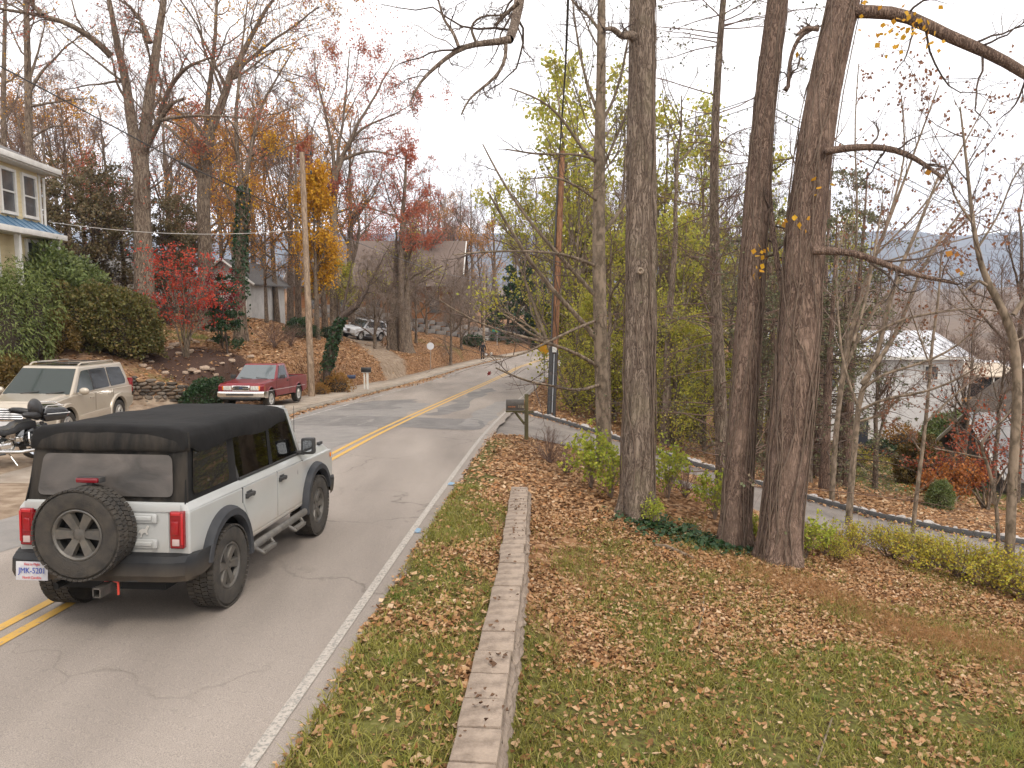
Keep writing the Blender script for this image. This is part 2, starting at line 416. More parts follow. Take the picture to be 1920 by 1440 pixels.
def gz(x, y, fine=True):
    "height of the ground"
    sc = np.isscalar(x)
    x = np.atleast_1d(np.asarray(x, float)); y = np.atleast_1d(np.asarray(y, float))
    z = rbf(x, y)
    if fine: z = z+0.05*vfbm(x*.7, y*.7, 3)*sstep(0, 1.0, np.maximum(x-xw(y)-.4, xl(y)-3.5-x))
    # verge behind the low wall
    zv = zr(y)-.015*np.maximum(0, x-xw(y))+.03
    d = x-xwall(y)
    wid = np.interp(y, [12.3, 13.2, 19], [.1, .9, 1.1])
    verge = 1-np.clip((d+wid)/(2*wid), 0, 1); verge = verge*verge*(3-2*verge)
    verge = verge*(x > xw(y)+.1)*(1-sstep(18.5, 20.6, y))
    z = z*(1-verge)+zv*verge
    # stone wall on the left: the foot side is flat, the bank starts behind
    dd, sg, pr = _polydist(x, y, STONE)
    k = np.arange(len(STONE)); foot = np.interp(pr, k, [p[2] for p in STONE]); top = np.interp(pr, k, [p[3] for p in STONE])
    ends = (pr > 0.01) & (pr < len(STONE)-1.02)
    near = np.exp(-(dd/1.6)**2)*ends
    side = np.where(sg > 0, 1.0, 0.0); side = np.where(dd < .14, .5+.5*sg*dd/.14, side)
    z = z*(1-near)+near*(foot*(1-side)+(top-.06)*side)
    # level stand for the pickup, and the bed of the pavement
    s_ = xl(y)-x
    fl = sstep(24.0, 25.5, y)*(1-sstep(31.6, 33.2, y))*(1-sstep(3.6, 4.8, s_))*(s_ > -.3)
    z = z*(1-fl)+(zr(y)+.12)*fl
    pv = sstep(12.5, 14, y)*(1-sstep(87, 90, y))*(1-sstep(pavew(y)+.1, pavew(y)+1.0, s_))*(s_ > -.3)
    z = np.where(pv > 0, z*(1-pv)+np.minimum(z, zr(y)-.03)*pv, z)
    # roadway and driveway trenches
    rd = sstep(-.25, .15, x-xl(y))*(1-sstep(.02, .22, x-xw(y)))
    z = np.where(rd > 0, np.minimum(z, zr(y)+.1)*(1-rd)+(zr(y)-.12)*rd, z)
    dm = in_drive(x, y)
    z = np.where(dm > 0, np.minimum(z, drive_z(x, y)-.07), z)
    return float(z[0]) if sc else z

LANE = [(-6.0, 46.5), (-8.5, 51), (-11.0, 57), (-12.6, 62), (-13.2, 66)]
def zones(x, y):
    "grass, leaves, bare earth, mulch - what covers the ground where"
    n1 = vfbm(x*.35, y*.35, 11); n2 = vfbm(x*1.3, y*1.3, 5); n3 = vfbm(x*.9, y*.9, 29)
    right = x > xw(y)
    yard = right & (y < 21) & (x < 9)
    ed = x-xw(y)
    # lawn on the right: green near the camera, leaf covered towards the trees
    g_yard = np.clip(.92-.115*(y-4)-.02*np.maximum(0, x-3)+.8*n1+.7*n2, 0, 1)*yard*(x > xwall(y))
    g_verge = np.clip(1.25-.50*ed+.7*n1+1.0*n3-.03*(y-4), 0, 1)*(right & (y < 20) & (x <= xwall(y)+.3))
    garden = np.exp(-(((x-16.5)/6)**2+((y-33)/9)**2))*1.3*np.clip(.6+1.2*n1+.5*n2, 0, 1)*(y > 21)
    hl = np.exp(-(((x-22.5)/5)**2+((y-43)/3)**2))
    bank = np.exp(-(((x+16.5)/4)**2+((y-35.5)/2.2)**2))*.8+np.exp(-(((x+7.5)/6)**2+((y-67)/3.5)**2))*.6+np.exp(-(((x+12)/3.5)**2+((y-27.6)/1.0)**2))*.4+np.exp(-(((x+20)/7)**2+((y-27)/1.6)**2))*.25
    bank = bank*np.clip(.6+n2*1.2, 0, 1)
    grass = np.clip(np.maximum.reduce([g_yard, g_verge, garden, hl, bank]), 0, 1)
    # bare earth / gravel by the left kerb
    s = xl(y)-x
    pw = np.interp(y, [-14, 10, 16, 20, 24, 26, 28.5, 32, 60], [9, 9, 9.5, 9.5, 7.5, 5.5, 3.2, 1.7, 1.5])
    dd, sg, pr = _polydist(x, y, STONE)
    foot = (sg < 0) | (y < 22)
    earth = ((s > -.2) & foot)*(1-sstep(pw-.8, pw+.6, s+.5*n2))
    ld, ls_, lp = _polydist(x, y, LANE); earth = np.maximum(earth, (1-sstep(1.0, 2.0, ld+.6*n2))*.9)
    earth = np.maximum(earth, (s_e := (s > -.2)*(s < pavew(y)+.15)*(y > 13)*(y < 88))*1.0)
    mulch = np.clip(1.25-(((x+13.2)/2.7)**2+((y-30.6)/2.6)**2)+.5*n2, 0, 1)*(sg > 0)
    soil = np.clip(np.exp(-(((x+19)/5)**2+((y-27.6)/2)**2))*1.2+.3*n2, 0, 1)*(sg > 0)*.8
    return grass, earth, mulch, soil

_gx = np.concatenate([np.arange(-100, -32, 4.), np.arange(-32, -20, .6), np.arange(-20, 13, .22), np.arange(13, 32, .6), np.arange(32, 104, 4.)])
_gy = np.concatenate([np.arange(-14, 2, .8), np.arange(2, 29, .2), np.arange(29, 48, .35), np.arange(48, 100, .8), np.arange(100, 240, 4.)])
GX, GY = np.meshgrid(_gx, _gy)
GZ = gz(GX, GY)
_nx, _ny = len(_gx), len(_gy)
_i = (np.arange(_ny-1)[:, None]*_nx+np.arange(_nx-1)[None, :]).ravel()
gme = mesh_np('ground', np.stack([GX.ravel(), GY.ravel(), GZ.ravel()], 1), np.stack([_i, _i+1, _i+_nx+1, _i+_nx], 1))
_zn = zones(GX.ravel(), GY.ravel())
_at = gme.color_attributes.new('cover', 'FLOAT_COLOR', 'POINT')
_ca = np.stack([_zn[0], _zn[1], _zn[2], np.ones(_nx*_ny)], 1).astype(np.float32)
_at.data.foreach_set('color', _ca.ravel())
_at2 = gme.color_attributes.new('soil', 'FLOAT_COLOR', 'POINT')
_at2.data.foreach_set('color', np.stack([_zn[3]]*3+[np.ones(_nx*_ny)], 1).astype(np.float32).ravel())

def ground_material():
    m = bpy.data.materials.new('ground_cover'); m.use_nodes = True
    n, l = nodes_of(m); b = n['Principled BSDF']; b.inputs['Roughness'].default_value = 0.95; b.inputs['Specular IOR Level'].default_value = 0.1
    tc = n.new('ShaderNodeTexCoord')
    a = n.new('ShaderNodeVertexColor'); a.layer_name = 'cover'; sp = n.new('ShaderNodeSeparateColor'); l.new(a.outputs[0], sp.inputs[0])
    a2 = n.new('ShaderNodeVertexColor'); a2.layer_name = 'soil'; sp2 = n.new('ShaderNodeSeparateColor'); l.new(a2.outputs[0], sp2.inputs[0])
    def noise(sc, det=6):
        z = n.new('ShaderNodeTexNoise'); z.inputs['Scale'].default_value = sc; z.inputs['Detail'].default_value = det; l.new(tc.outputs['Object'], z.inputs['Vector']); return z.outputs['Fac']
    def ramp(f, stops):
        r = n.new('ShaderNodeValToRGB'); cr = r.color_ramp
        while len(cr.elements) < len(stops): cr.elements.new(.5)
        for i, (p, c) in enumerate(stops): cr.elements[i].position = p; cr.elements[i].color = (*c, 1)
        l.new(f, r.inputs['Fac']); return r.outputs[0]
    def mix(f, x, y):
        q = n.new('ShaderNodeMix'); q.data_type = 'RGBA'; l.new(f, q.inputs['Factor']); l.new(x, q.inputs['A']); l.new(y, q.inputs['B']); return q.outputs['Result']
    # leaf litter: cells the size of a leaf, each with its own brown
    vo = n.new('ShaderNodeTexVoronoi'); vo.inputs['Scale'].default_value = 13; vo.inputs['Randomness'].default_value = 1
    l.new(tc.outputs['Object'], vo.inputs['Vector'])
    sv = n.new('ShaderNodeSeparateColor'); l.new(vo.outputs['Color'], sv.inputs[0])
    leaf = ramp(sv.outputs[0], [(0, (.06, .028, .013)), (.3, (.14, .068, .032)), (.6, (.22, .115, .056)), (.85, (.30, .175, .095)), (1, (.37, .24, .145))])
    grass = ramp(noise(16, 10), [(.25, (.035, .028, .012)), (.42, (.075, .062, .022)), (.55, (.105, .105, .028)), (.75, (.17, .15, .06))])
    earth = ramp(noise(3.5, 9), [(.3, (.15, .105, .072)), (.5, (.235, .175, .125)), (.7, (.31, .245, .18))])
    mulch = ramp(noise(22), [(.3, (.03, .018, .014)), (.7, (.10, .06, .045))])
    soil = ramp(noise(9, 8), [(.3, (.13, .078, .048)), (.7, (.24, .155, .10))])
    def sharp(x, lo, hi, nz):
        s_ = n.new('ShaderNodeMath'); s_.operation = 'MULTIPLY_ADD'; s_.inputs[1].default_value = .5; l.new(nz, s_.inputs[0]); l.new(x, s_.inputs[2])
        r = n.new('ShaderNodeMapRange'); r.inputs['From Min'].default_value = lo+.25; r.inputs['From Max'].default_value = hi+.25; l.new(s_.outputs[0], r.inputs['Value']); return r.outputs[0]
    nz = noise(7, 5)
    c = mix(sharp(sp2.outputs[0], .25, .7, nz), leaf, soil)
    c = mix(sharp(sp.outputs[0], .25, .6, nz), c, grass)
    c = mix(sharp(sp.outputs[1], .3, .7, nz), c, earth)
    c = mix(sharp(sp.outputs[2], .3, .6, nz), c, mulch)
    l.new(c, b.inputs['Base Color'])
    bp = n.new('ShaderNodeBump'); bp.inputs['Strength'].default_value = .6; bp.inputs['Distance'].default_value = .03
    l.new(noise(28, 6), bp.inputs['Height']); l.new(bp.outputs[0], b.inputs['Normal'])
    return m
gme.materials.append(ground_material())
tag(link('ground', gme), kind='structure')

# ------------------------------------------------------------ road
def strip(name, ys, xa, xb, dz, m, n=8, parent=None, crown=True, jag=0.0, seed=1):
    ys = np.asarray(ys); V = []
    for y in ys:
        a, b_ = float(xa(y)), float(xb(y))
        if jag: b_ += jag*float(vnoise(np.array([y*3.1]), np.array([seed*7.7]), seed)[0])
        for k in range(n+1):
            x = a+(b_-a)*k/n
            c = (x-float(xw(y))+3.0)/3.6
            V.append((x, y, float(zr(y))+dz+(0.05*(1-min(1.6, c*c)) if crown else 0)))
    i = (np.arange(len(ys)-1)[:, None]*(n+1)+np.arange(n)[None, :]).ravel()
    return link(name, mesh_np(name, V, np.stack([i, i+1, i+n+2, i+n+1], 1)), m, parent)
def road_material():
    m = bpy.data.materials.new('worn_asphalt'); m.use_nodes = True
    n, l = nodes_of(m); b = n['Principled BSDF']; b.inputs['Roughness'].default_value = .8; b.inputs['Specular IOR Level'].default_value = .3
    tc = n.new('ShaderNodeTexCoord')
    def noise(sc, det=6, st=None):
        z = n.new('ShaderNodeTexNoise'); z.inputs['Scale'].default_value = sc; z.inputs['Detail'].default_value = det
        if st:
            mp = n.new('ShaderNodeMapping'); mp.inputs['Scale'].default_value = st; mp.inputs['Rotation'].default_value = (0, 0, .06); l.new(tc.outputs['Object'], mp.inputs[0]); l.new(mp.outputs[0], z.inputs['Vector'])
        else: l.new(tc.outputs['Object'], z.inputs['Vector'])
        return z.outputs['Fac']
    r1 = n.new('ShaderNodeValToRGB'); r1.color_ramp.elements[0].position = .3; r1.color_ramp.elements[1].position = .7
    r1.color_ramp.elements[0].color = (.198, .171, .149, 1); r1.color_ramp.elements[1].color = (.31, .27, .236, 1)
    l.new(noise(.7, 8, (1, .25, 1)), r1.inputs['Fac'])
    r2 = n.new('ShaderNodeValToRGB'); r2.color_ramp.elements[0].position = .3; r2.color_ramp.elements[1].position = .72
    r2.color_ramp.elements[0].color = (.62, .62, .62, 1); r2.color_ramp.elements[1].color = (1.32, 1.29, 1.26, 1)
    l.new(noise(140, 3), r2.inputs['Fac'])
    mx = n.new('ShaderNodeMix'); mx.data_type = 'RGBA'; mx.blend_type = 'MULTIPLY'; mx.inputs['Factor'].default_value = 1
    l.new(r1.outputs[0], mx.inputs['A']); l.new(r2.outputs[0], mx.inputs['B'])
    # hair cracks
    vo = n.new('ShaderNodeTexVoronoi'); vo.feature = 'DISTANCE_TO_EDGE'; vo.inputs['Scale'].default_value = .42
    wv = n.new('ShaderNodeVectorMath'); wv.operation = 'MULTIPLY_ADD'; nz = n.new('ShaderNodeTexNoise'); nz.inputs['Scale'].default_value = 1.5; nz.inputs['Detail'].default_value = 8
    l.new(tc.outputs['Object'], nz.inputs['Vector']); l.new(nz.outputs['Color'], wv.inputs[0]); wv.inputs[1].default_value = (.9, .9, .9); l.new(tc.outputs['Object'], wv.inputs[2]); l.new(wv.outputs[0], vo.inputs['Vector'])
    cr = n.new('ShaderNodeValToRGB'); cr.color_ramp.elements[0].position = .0; cr.color_ramp.elements[1].position = .011
    cr.color_ramp.elements[0].color = (.58, .57, .56, 1); cr.color_ramp.elements[1].color = (1, 1, 1, 1)
    l.new(vo.outputs['Distance'], cr.inputs['Fac'])
    gate = n.new('ShaderNodeValToRGB'); gate.color_ramp.elements[0].position = .42; gate.color_ramp.elements[1].position = .58; l.new(noise(.35, 3), gate.inputs['Fac'])
    mc = n.new('ShaderNodeMix'); mc.data_type = 'RGBA'; mc.blend_type = 'MULTIPLY'; l.new(gate.outputs[0], mc.inputs['Factor'])
    l.new(mx.outputs['Result'], mc.inputs['A']); l.new(cr.outputs[0], mc.inputs['B'])
    l.new(mc.outputs['Result'], b.inputs['Base Color'])
    bp = n.new('ShaderNodeBump'); bp.inputs['Strength'].default_value = .35; bp.inputs['Distance'].default_value = .008
    l.new(noise(220, 3), bp.inputs['Height']); l.new(bp.outputs[0], b.inputs['Normal'])
    return m
M_ROAD = road_material()
YS = np.concatenate([np.arange(-12, 60, .5), np.arange(60, 150, 2.)])
road = strip('road', YS, lambda y: xl(y), lambda y: xw(y)+.24, 0, M_ROAD, 16, jag=.06)
tag(road, kind='structure')
def paint_mat(name, col, wear, wscale=18):
    m = bpy.data.materials.new(name); m.use_nodes = True
    n, l = nodes_of(m); b = n['Principled BSDF']; b.inputs['Roughness'].default_value = .7
    tc = n.new('ShaderNodeTexCoord'); z = n.new('ShaderNodeTexNoise'); z.inputs['Scale'].default_value = wscale; z.inputs['Detail'].default_value = 9; z.inputs['Roughness'].default_value = .7
    l.new(tc.outputs['Object'], z.inputs['Vector'])
    r = n.new('ShaderNodeValToRGB'); r.color_ramp.elements[0].position = wear; r.color_ramp.elements[1].position = wear+.12
    r.color_ramp.elements[0].color = (.20, .185, .165, 1); r.color_ramp.elements[1].color = (*col, 1)
    l.new(z.outputs['Fac'], r.inputs['Fac']); l.new(r.outputs[0], b.inputs['Base Color'])
    return m
M_YEL = paint_mat('yellow_road_paint', (.50, .29, .05), .33); M_WHT = paint_mat('white_road_paint', (.37, .33, .285), .42, 34); M_WHT2 = paint_mat('faded_white_paint', (.50, .47, .44), .50, 5)
for o_ in (-3.11, -2.87):
    strip('center_line', YS, lambda y, o=o_: xw(y)+o-.055, lambda y, o=o_: xw(y)+o+.055, .006, M_YEL, 2, road)
strip('edge_line', YS, lambda y: xw(y)-.05, lambda y: xw(y)+.04, .007, M_WHT, 2, road)
strip('edge_line', np.arange(22, 80, .5), lambda y: xw(y)-6.86, lambda y: xw(y)-6.72, .007, M_WHT2, 2, road)
M_PATCH = mat('dark_asphalt_patch', (.12, .11, .103), .8, col2=(.185, .17, .157), vscale=1.6, bump=.3, bscale=200)
M_PATCH2 = mat('grey_asphalt_patch', (.175, .162, .15), .8, col2=(.225, .205, .187), vscale=2.2, bump=.3, bscale=200)
M_PALE = mat('pale_concrete_patch', (.36, .33, .30), .85, col2=(.25, .23, .21), vscale=3, bump=.2)
def patch(y0, y1, a, b_, m, dz, jag=.25, seed=3, skew=0.0):
    "an irregular repair laid on the road; a and b_ are offsets from the edge line"
    rng = random.Random(seed); V = []; ys = np.arange(y0, y1+.01, .4); F = []; n = 6
    for i, y in enumerate(ys):
        e = min(i, len(ys)-1-i); sh = 0 if e else .25
        ja = jag*float(vnoise(np.array([y*1.3]), np.array([seed]), 2)[0]); jb = jag*float(vnoise(np.array([y*1.3]), np.array([seed+9]), 4)[0])
        for k in range(n+1):
            o = (a+ja+sh)+((b_+jb-sh)-(a+ja+sh))*k/n
            yy = y+skew*(o-(a+b_)/2)+(.25*float(vnoise(np.array([o*2.]), np.array([y*.1]), seed)[0]) if e == 0 else 0)
            x = float(xw(yy))+o; c = (o+3.0)/3.6
            V.append((x, yy, float(zr(yy))+.05*(1-min(1.6, c*c))+dz))
    i = (np.arange(len(ys)-1)[:, None]*(n+1)+np.arange(n)[None, :]).ravel()
    return link('asphalt_patch', mesh_np('asphalt_patch', V, np.stack([i, i+1, i+n+2, i+n+1], 1)), m, road)
patch(15.5, 30, -7.2, -3.3, M_PATCH2, .004, .2, 3)
patch(21.8, 24.6, -6.9, -.3, M_PATCH, .005, .2, 5, -.25)
patch(25, 39, -2.55, -1.75, M_PATCH, .0045, .25, 8)
patch(22, 31, -1.0, -.15, M_PATCH2, .0045, .15, 12)
patch(27, 31.5, -6.6, -4.4, M_PATCH, .006, .5, 15, .2)
patch(4, 14.5, -6.1, -4.9, M_PATCH2, .0035, .2, 18)
patch(17.2, 18.6, -5.6, -4.6, M_PALE, .008, .1, 21, .3)
patch(22.5, 24.0, -7.2, -6.7, M_PALE, .009, .1, 23)
# blue survey marks by the edge line
M_BLUE = paint_mat('blue_survey_paint', (.13, .34, .55), .44, 30)
for yb in (9.9, 13.2):
    strip('survey_mark', np.array([yb-.11, yb, yb+.12]), lambda y: xw(y)+.03, lambda y: xw(y)+.12, .011, M_BLUE, 2, road, jag=.05)

# ------------------------------------------------------------ kerb and pavement on the left
M_CONC = mat('weathered_concrete', (.35, .295, .235), .9, col2=(.24, .19, .145), vscale=1.8, bump=.35, bscale=80)
M_CONC2 = mat('kerb_concrete', (.30, .26, .21), .9, col2=(.19, .155, .12), vscale=2.5, bump=.35, bscale=80)
def kerb_z(y): return float(zr(y))-.06
def loft_strip(name, ys, sec, m, parent=None, smooth=False):
    "sec(y) -> list of (x, z) across"
    V = []; k = None
    for y in ys:
        s_ = sec(y); k = len(s_); V += [(x, y, z) for x, z in s_]
    i = (np.arange(len(ys)-1)[:, None]*k+np.arange(k-1)[None, :]).ravel()
    return link(name, mesh_np(name, V, np.stack([i, i+1, i+k+1, i+k], 1), smooth), m, parent)
walk = empty('pavement'); walk['kind'] = 'structure'
def khgt(y): return float(np.interp(y, [12, 24, 26, 44.5, 46, 49.5, 51, 90], [.02, .06, .11, .11, .05, .05, .11, .11]))
ky = np.arange(13, 88, .5)
kerb = loft_strip('kerb', ky, lambda y: [(float(xl(y))+.02, float(zr(y))-.1), (float(xl(y))+.01, kerb_z(y)+khgt(y)), (float(xl(y))-.02, kerb_z(y)+khgt(y)+.02), (float(xl(y))-.17, kerb_z(y)+khgt(y)+.025), (float(xl(y))-.18, float(zr(y))-.1)], M_CONC2)
tag(kerb, kind='structure')
for i_, y0 in enumerate(np.arange(13, 86, 1.6)):
    def sec(y, i=i_): 
        a = float(xl(y))-.185; w = float(pavew(y))-.2; h = kerb_z(y)+khgt(y)+.02
        z2 = h+.03
        return [(a, h-.12), (a, h+.006*math.sin(i*3.3)), (a-w*.5, (h+z2)/2+.006), (a-w, z2+.006*math.cos(i*5.1)), (a-w-.01, z2-.14)]
    loft_strip('slab', np.linspace(y0, y0+1.585, 4), sec, M_CONC, walk)

# ------------------------------------------------------------ driveway, its black berm and the stones behind it
def resample(pl, n):
    P = np.array(pl, float); d = np.concatenate([[0], np.cumsum(np.linalg.norm(np.diff(P, axis=0), axis=1))])
    s_ = np.linspace(0, d[-1], n); Q = np.stack([np.interp(s_, d, P[:, k]) for k in range(P.shape[1])], 1)
    if n > 20:
        for _ in range(3): Q[1:-1] = (Q[:-2]+2*Q[1:-1]+Q[2:])/4
    return Q
_df = resample(DRIVE_FAR, 70); _dn = resample(DRIVE_NEAR, 70)
V = []
for a, b_ in zip(_dn, _df):
    for k in range(9):
        q = a+(b_-a)*k/8; V.append((q[0], q[1], q[2]-.05*math.sin(math.pi*k/8)+.012))
_i = (np.arange(69)[:, None]*9+np.arange(8)[None, :]).ravel()
M_DRIVE = mat('driveway_asphalt', (.235, .205, .18), .88, col2=(.15, .13, .115), vscale=1.2, bump=.4, bscale=160)
tag(link('driveway', mesh_np('driveway', V, np.stack([_i, _i+9, _i+10, _i+1], 1)), M_DRIVE), kind='structure')
M_BERM = mat('black_asphalt_berm', (.022, .021, .021), .75, col2=(.05, .046, .043), vscale=9, bump=.6, bscale=60)
V = []; nb = len(_df)
for i, p in enumerate(_df):
    d = _df[min(nb-1, i+1)]-_df[max(0, i-1)]; d = d[:2]/np.linalg.norm(d[:2]); nrm = np.array([-d[1], d[0]])
    for off, h in ((-.10, -.03), (-.07, .085), (-.01, .125), (.06, .12), (.12, .06), (.15, -.05)):
        V.append((p[0]+nrm[0]*off, p[1]+nrm[1]*off, p[2]+h*(1 if i else .3)))
_i = (np.arange(nb-1)[:, None]*6+np.arange(5)[None, :]).ravel()
tag(link('driveway_berm', mesh_np('driveway_berm', V, np.stack([_i, _i+6, _i+7, _i+1], 1)), M_BERM), kind='structure')
# white rocks lined up behind the berm
def rock_mesh(name, rng, r=(1, .8, .6), rough=.22, sub=2):
    bm = bmesh.new(); bmesh.ops.create_icosphere(bm, subdivisions=sub, radius=1)
    sd = rng.uniform(0, 99)
    for v in bm.verts:
        k = 1+rough*mnoise.noise(v.co*1.3+Vector((sd, 0, 0)))*1.6+rough*.5*mnoise.noise(v.co*3.1+Vector((0, sd, 0)))
        v.co = Vector((v.co.x*r[0], v.co.y*r[1], v.co.z*r[2]))*k
        for a in range(3):   # knock flat faces onto it
            lim = r[a]*(.82+.1*mnoise.noise(Vector((sd, a*3.3, 1))))
            v.co[a] = max(-lim, min(lim, v.co[a]))
    me = bpy.data.meshes.new(name); bm.to_mesh(me); bm.free(); me.set_sharp_from_angle(angle=math.radians(30))
    for p in me.polygons: p.use_smooth = True
    return me
M_WROCK = mat('pale_quartz_rock', (.52, .49, .47), .9, col2=(.26, .23, .21), vscale=5, bump=.5, bscale=25)
M_TROCK = mat('tan_field_rock', (.44, .335, .25), .9, col2=(.23, .165, .12), vscale=4, bump=.5, bscale=22)
_rr = random.Random(5)
WR = [rock_mesh('rock', _rr) for _ in range(7)]
for me in WR: me.materials.append(M_WROCK)
_dd = resample(DRIVE_FAR, 108)
for i, p in enumerate(_dd[2:-20]):
    j = i+2; d = _dd[j+1]-_dd[j-1]; d = d[:2]/np.linalg.norm(d[:2]); nr = np.array([-d[1], d[0]])
    s_ = _rr.uniform(.075, .15); off = _rr.uniform(.2, .34)
    o = link('edging_rock', WR[i % 7], None, None, (p[0]+nr[0]*off, p[1]+nr[1]*off, p[2]+.03+s_*.15), (_rr.uniform(-.4, .4), _rr.uniform(-.4, .4), _rr.uniform(0, 6.3)))
    o.scale = (s_*1.2, s_, s_*.95)
    tag(o, 'small pale rock in the line behind the black driveway kerb', 'rock', 'pale rocks edging the driveway')

# ------------------------------------------------------------ low block wall beside the verge
M_CAP = mat('tan_cap_stone', (.31, .245, .19), .9, col2=(.165, .125, .095), vscale=7, bump=.5, bscale=45)
M_FACE = mat('split_block_face', (.26, .205, .16), .95, col2=(.12, .09, .07), vscale=8, bump=1.0, bscale=22)
lwall = empty('low_block_wall', (0, 0, 0), 0, 'low tan block wall with flat caps between the grass verge and the leafy yard', 'wall')
_rw = random.Random(31)
y = 1.2
capm = [MB().box((0, 0, 0), (.295, .4-.014, .085)).mesh('cap_block', bevel=.012) for _ in range(3)]
def split_block(rng):
    n1, n2 = 7, 4; vs = []; mb = MB()
    for j in range(n2):
        for i in range(n1):
            e = i in (0, n1-1) or j in (0, n2-1)
            vs.append((.13+(0 if e else rng.uniform(.008, .05)), (i/(n1-1)-.5)*.39, (j/(n2-1)-.5)*.142))
    fs = [(j*n1+i, j*n1+i+1, (j+1)*n1+i+1, (j+1)*n1+i) for j in range(n2-1) for i in range(n1-1)]
    mb.add(vs, fs); mb.box((0, 0, 0), (.258, .39, .142))
    return mb.mesh('face_block', smooth=False)
facem = [split_block(_rw) for _ in range(5)]
for me in capm: me.materials.append(M_CAP)
for me in facem: me.materials.append(M_FACE)
def wall_dir(y): return math.atan2(-(float(xwall(y+.2))-float(xwall(y-.2))), .4)
k = 0
while y < 12.45:
    a = wall_dir(y); x = float(xwall(y)); zt = float(zr(y))+.055; sl = math.atan(-.049)
    o = link('cap_block', capm[k % 3], None, lwall, (x-.02+_rw.uniform(-.012, .012), y, zt+_rw.uniform(-.006, .006)), (sl+_rw.uniform(-.02, .02), _rw.uniform(-.02, .02), a+_rw.uniform(-.03, .03)))
    for c in range(4):
        o = link('face_block', facem[_rw.randrange(5)], None, lwall, (x+.005+_rw.uniform(-.006, .006), y+(c % 2)*.2, zt-.118-c*.148), (sl, 0, a+_rw.uniform(-.02, .02)))
    y += .4; k += 1

# ------------------------------------------------------------ dry stone wall behind the parked cars
swall = empty('stone_wall', (STONE[2][0], STONE[2][1], STONE[2][2]), 0, 'dry-laid field stone wall holding the bank behind the gold car', 'wall')
M_ST = [mat('wall_stone_%s' % nm, c, .92, col2=c2, vscale=5, bump=.5, bscale=25) for nm, c, c2 in (('grey', (.20, .165, .13), (.10, .08, .062)), ('brown', (.175, .125, .085), (.08, .055, .038)), ('dark', (.085, .07, .055), (.045, .036, .03)), ('rust', (.26, .15, .07), (.12, .07, .035)))]
_rs = random.Random(77); STM = []
for q in range(12):
    me = rock_mesh('stone', _rs, (1, .7, .75), .18); me.materials.append(M_ST[(0, 1, 0, 2, 1, 0, 3, 1, 2, 0, 1, 2)[q]]); STM.append(me)
_sp = resample(STONE, 400); _sd2 = np.concatenate([[0], np.cumsum(np.linalg.norm(np.diff(_sp[:, :2], axis=0), axis=1))])
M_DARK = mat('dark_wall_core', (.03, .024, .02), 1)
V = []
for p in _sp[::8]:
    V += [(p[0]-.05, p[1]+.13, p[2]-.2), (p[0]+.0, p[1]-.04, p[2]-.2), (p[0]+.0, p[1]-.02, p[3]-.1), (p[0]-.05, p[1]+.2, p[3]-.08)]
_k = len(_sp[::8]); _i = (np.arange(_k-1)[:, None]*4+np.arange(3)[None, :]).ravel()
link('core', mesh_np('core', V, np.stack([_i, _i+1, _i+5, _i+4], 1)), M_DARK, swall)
h = -.05
while h < 1.3:
    ch = _rs.uniform(.10, .17); s_ = _sd2[-1]
    while s_ > 2.0:
        w = _rs.uniform(.16, .42); sm = s_-w/2
        q = [np.interp(sm, _sd2, _sp[:, k]) for k in range(4)]
        if h+ch*.6 < q[3]-q[2]+.03:
            d = [np.interp(sm+.2, _sd2, _sp[:, k])-np.interp(sm-.2, _sd2, _sp[:, k]) for k in range(2)]
            o = link('stone', STM[_rs.randrange(12)], None, swall, (0, 0, 0), (_rs.uniform(-.15, .15), _rs.uniform(-.12, .12), math.atan2(d[1], d[0])+_rs.uniform(-.1, .1)))
            o.location = Vector((q[0]+_rs.uniform(-.02, .02), q[1]+_rs.uniform(-.04, .02), q[2]+h+ch/2))-Vector(swall.location)
            o.scale = (w*.56, .19, ch*.74)
        s_ -= w*.98
    h += ch*.96
# ------------------------------------------------------------ vehicles: shared pieces
def slab(poly, th, name, m, parent, bevel=0.0, flip=False):
    "a thin plate with the outline poly (3-D, coplanar), thickened along its normal"
    P = [Vector(p) for p in poly]; nrm = Vector((0, 0, 0))
    for i in range(len(P)): nrm += P[i].cross(P[(i+1) % len(P)])
    nrm.normalize()
    if flip: nrm = -nrm
    n = len(P); vs = P+[p+nrm*th for p in P]
    fs = [tuple(range(n-1, -1, -1)), tuple(range(n, 2*n))]+[(i, (i+1) % n, (i+1) % n+n, i+n) for i in range(n)]
    return MB().add(vs, fs).build(name, m, parent, bevel=bevel)
def rrect(w, h, r, n=4):
    pts = []
    for cx, cy, a0 in ((w/2-r, h/2-r, 0), (-w/2+r, h/2-r, 90), (-w/2+r, -h/2+r, 180), (w/2-r, -h/2+r, 270)):
        for k in range(n+1):
            a = math.radians(a0+90*k/n); pts.append((cx+r*math.cos(a), cy+r*math.sin(a)))
    return pts
def rpoly(pts, r, n=4):
    "round the corners of a planar 3-D polygon"
    P = [Vector(p) for p in pts]; out = []; L = len(P)
    for i in range(L):
        a, b_, c = P[i-1], P[i], P[(i+1) % L]
        d1 = (a-b_).normalized()*min(r, (a-b_).length*.45); d2 = (c-b_).normalized()*min(r, (c-b_).length*.45)
        for k in range(n+1):
            t = k/n; out.append(b_+d1*(1-t)**2+d2*t**2)
    return out
M_TYRE = mat('tyre_rubber', (.024, .022, .020), .85, col2=(.055, .046, .036), vscale=7, bump=.3, bscale=80)
M_GUN = mat('gunmetal_wheel', (.085, .082, .078), .45, .5, col2=(.14, .125, .105), vscale=9)
M_SILV = mat('silver_wheel', (.55, .54, .52), .35, .6, var=.2)
M_BLK = mat('black_plastic', (.03, .03, .031), .6, col2=(.045, .043, .041), vscale=12)
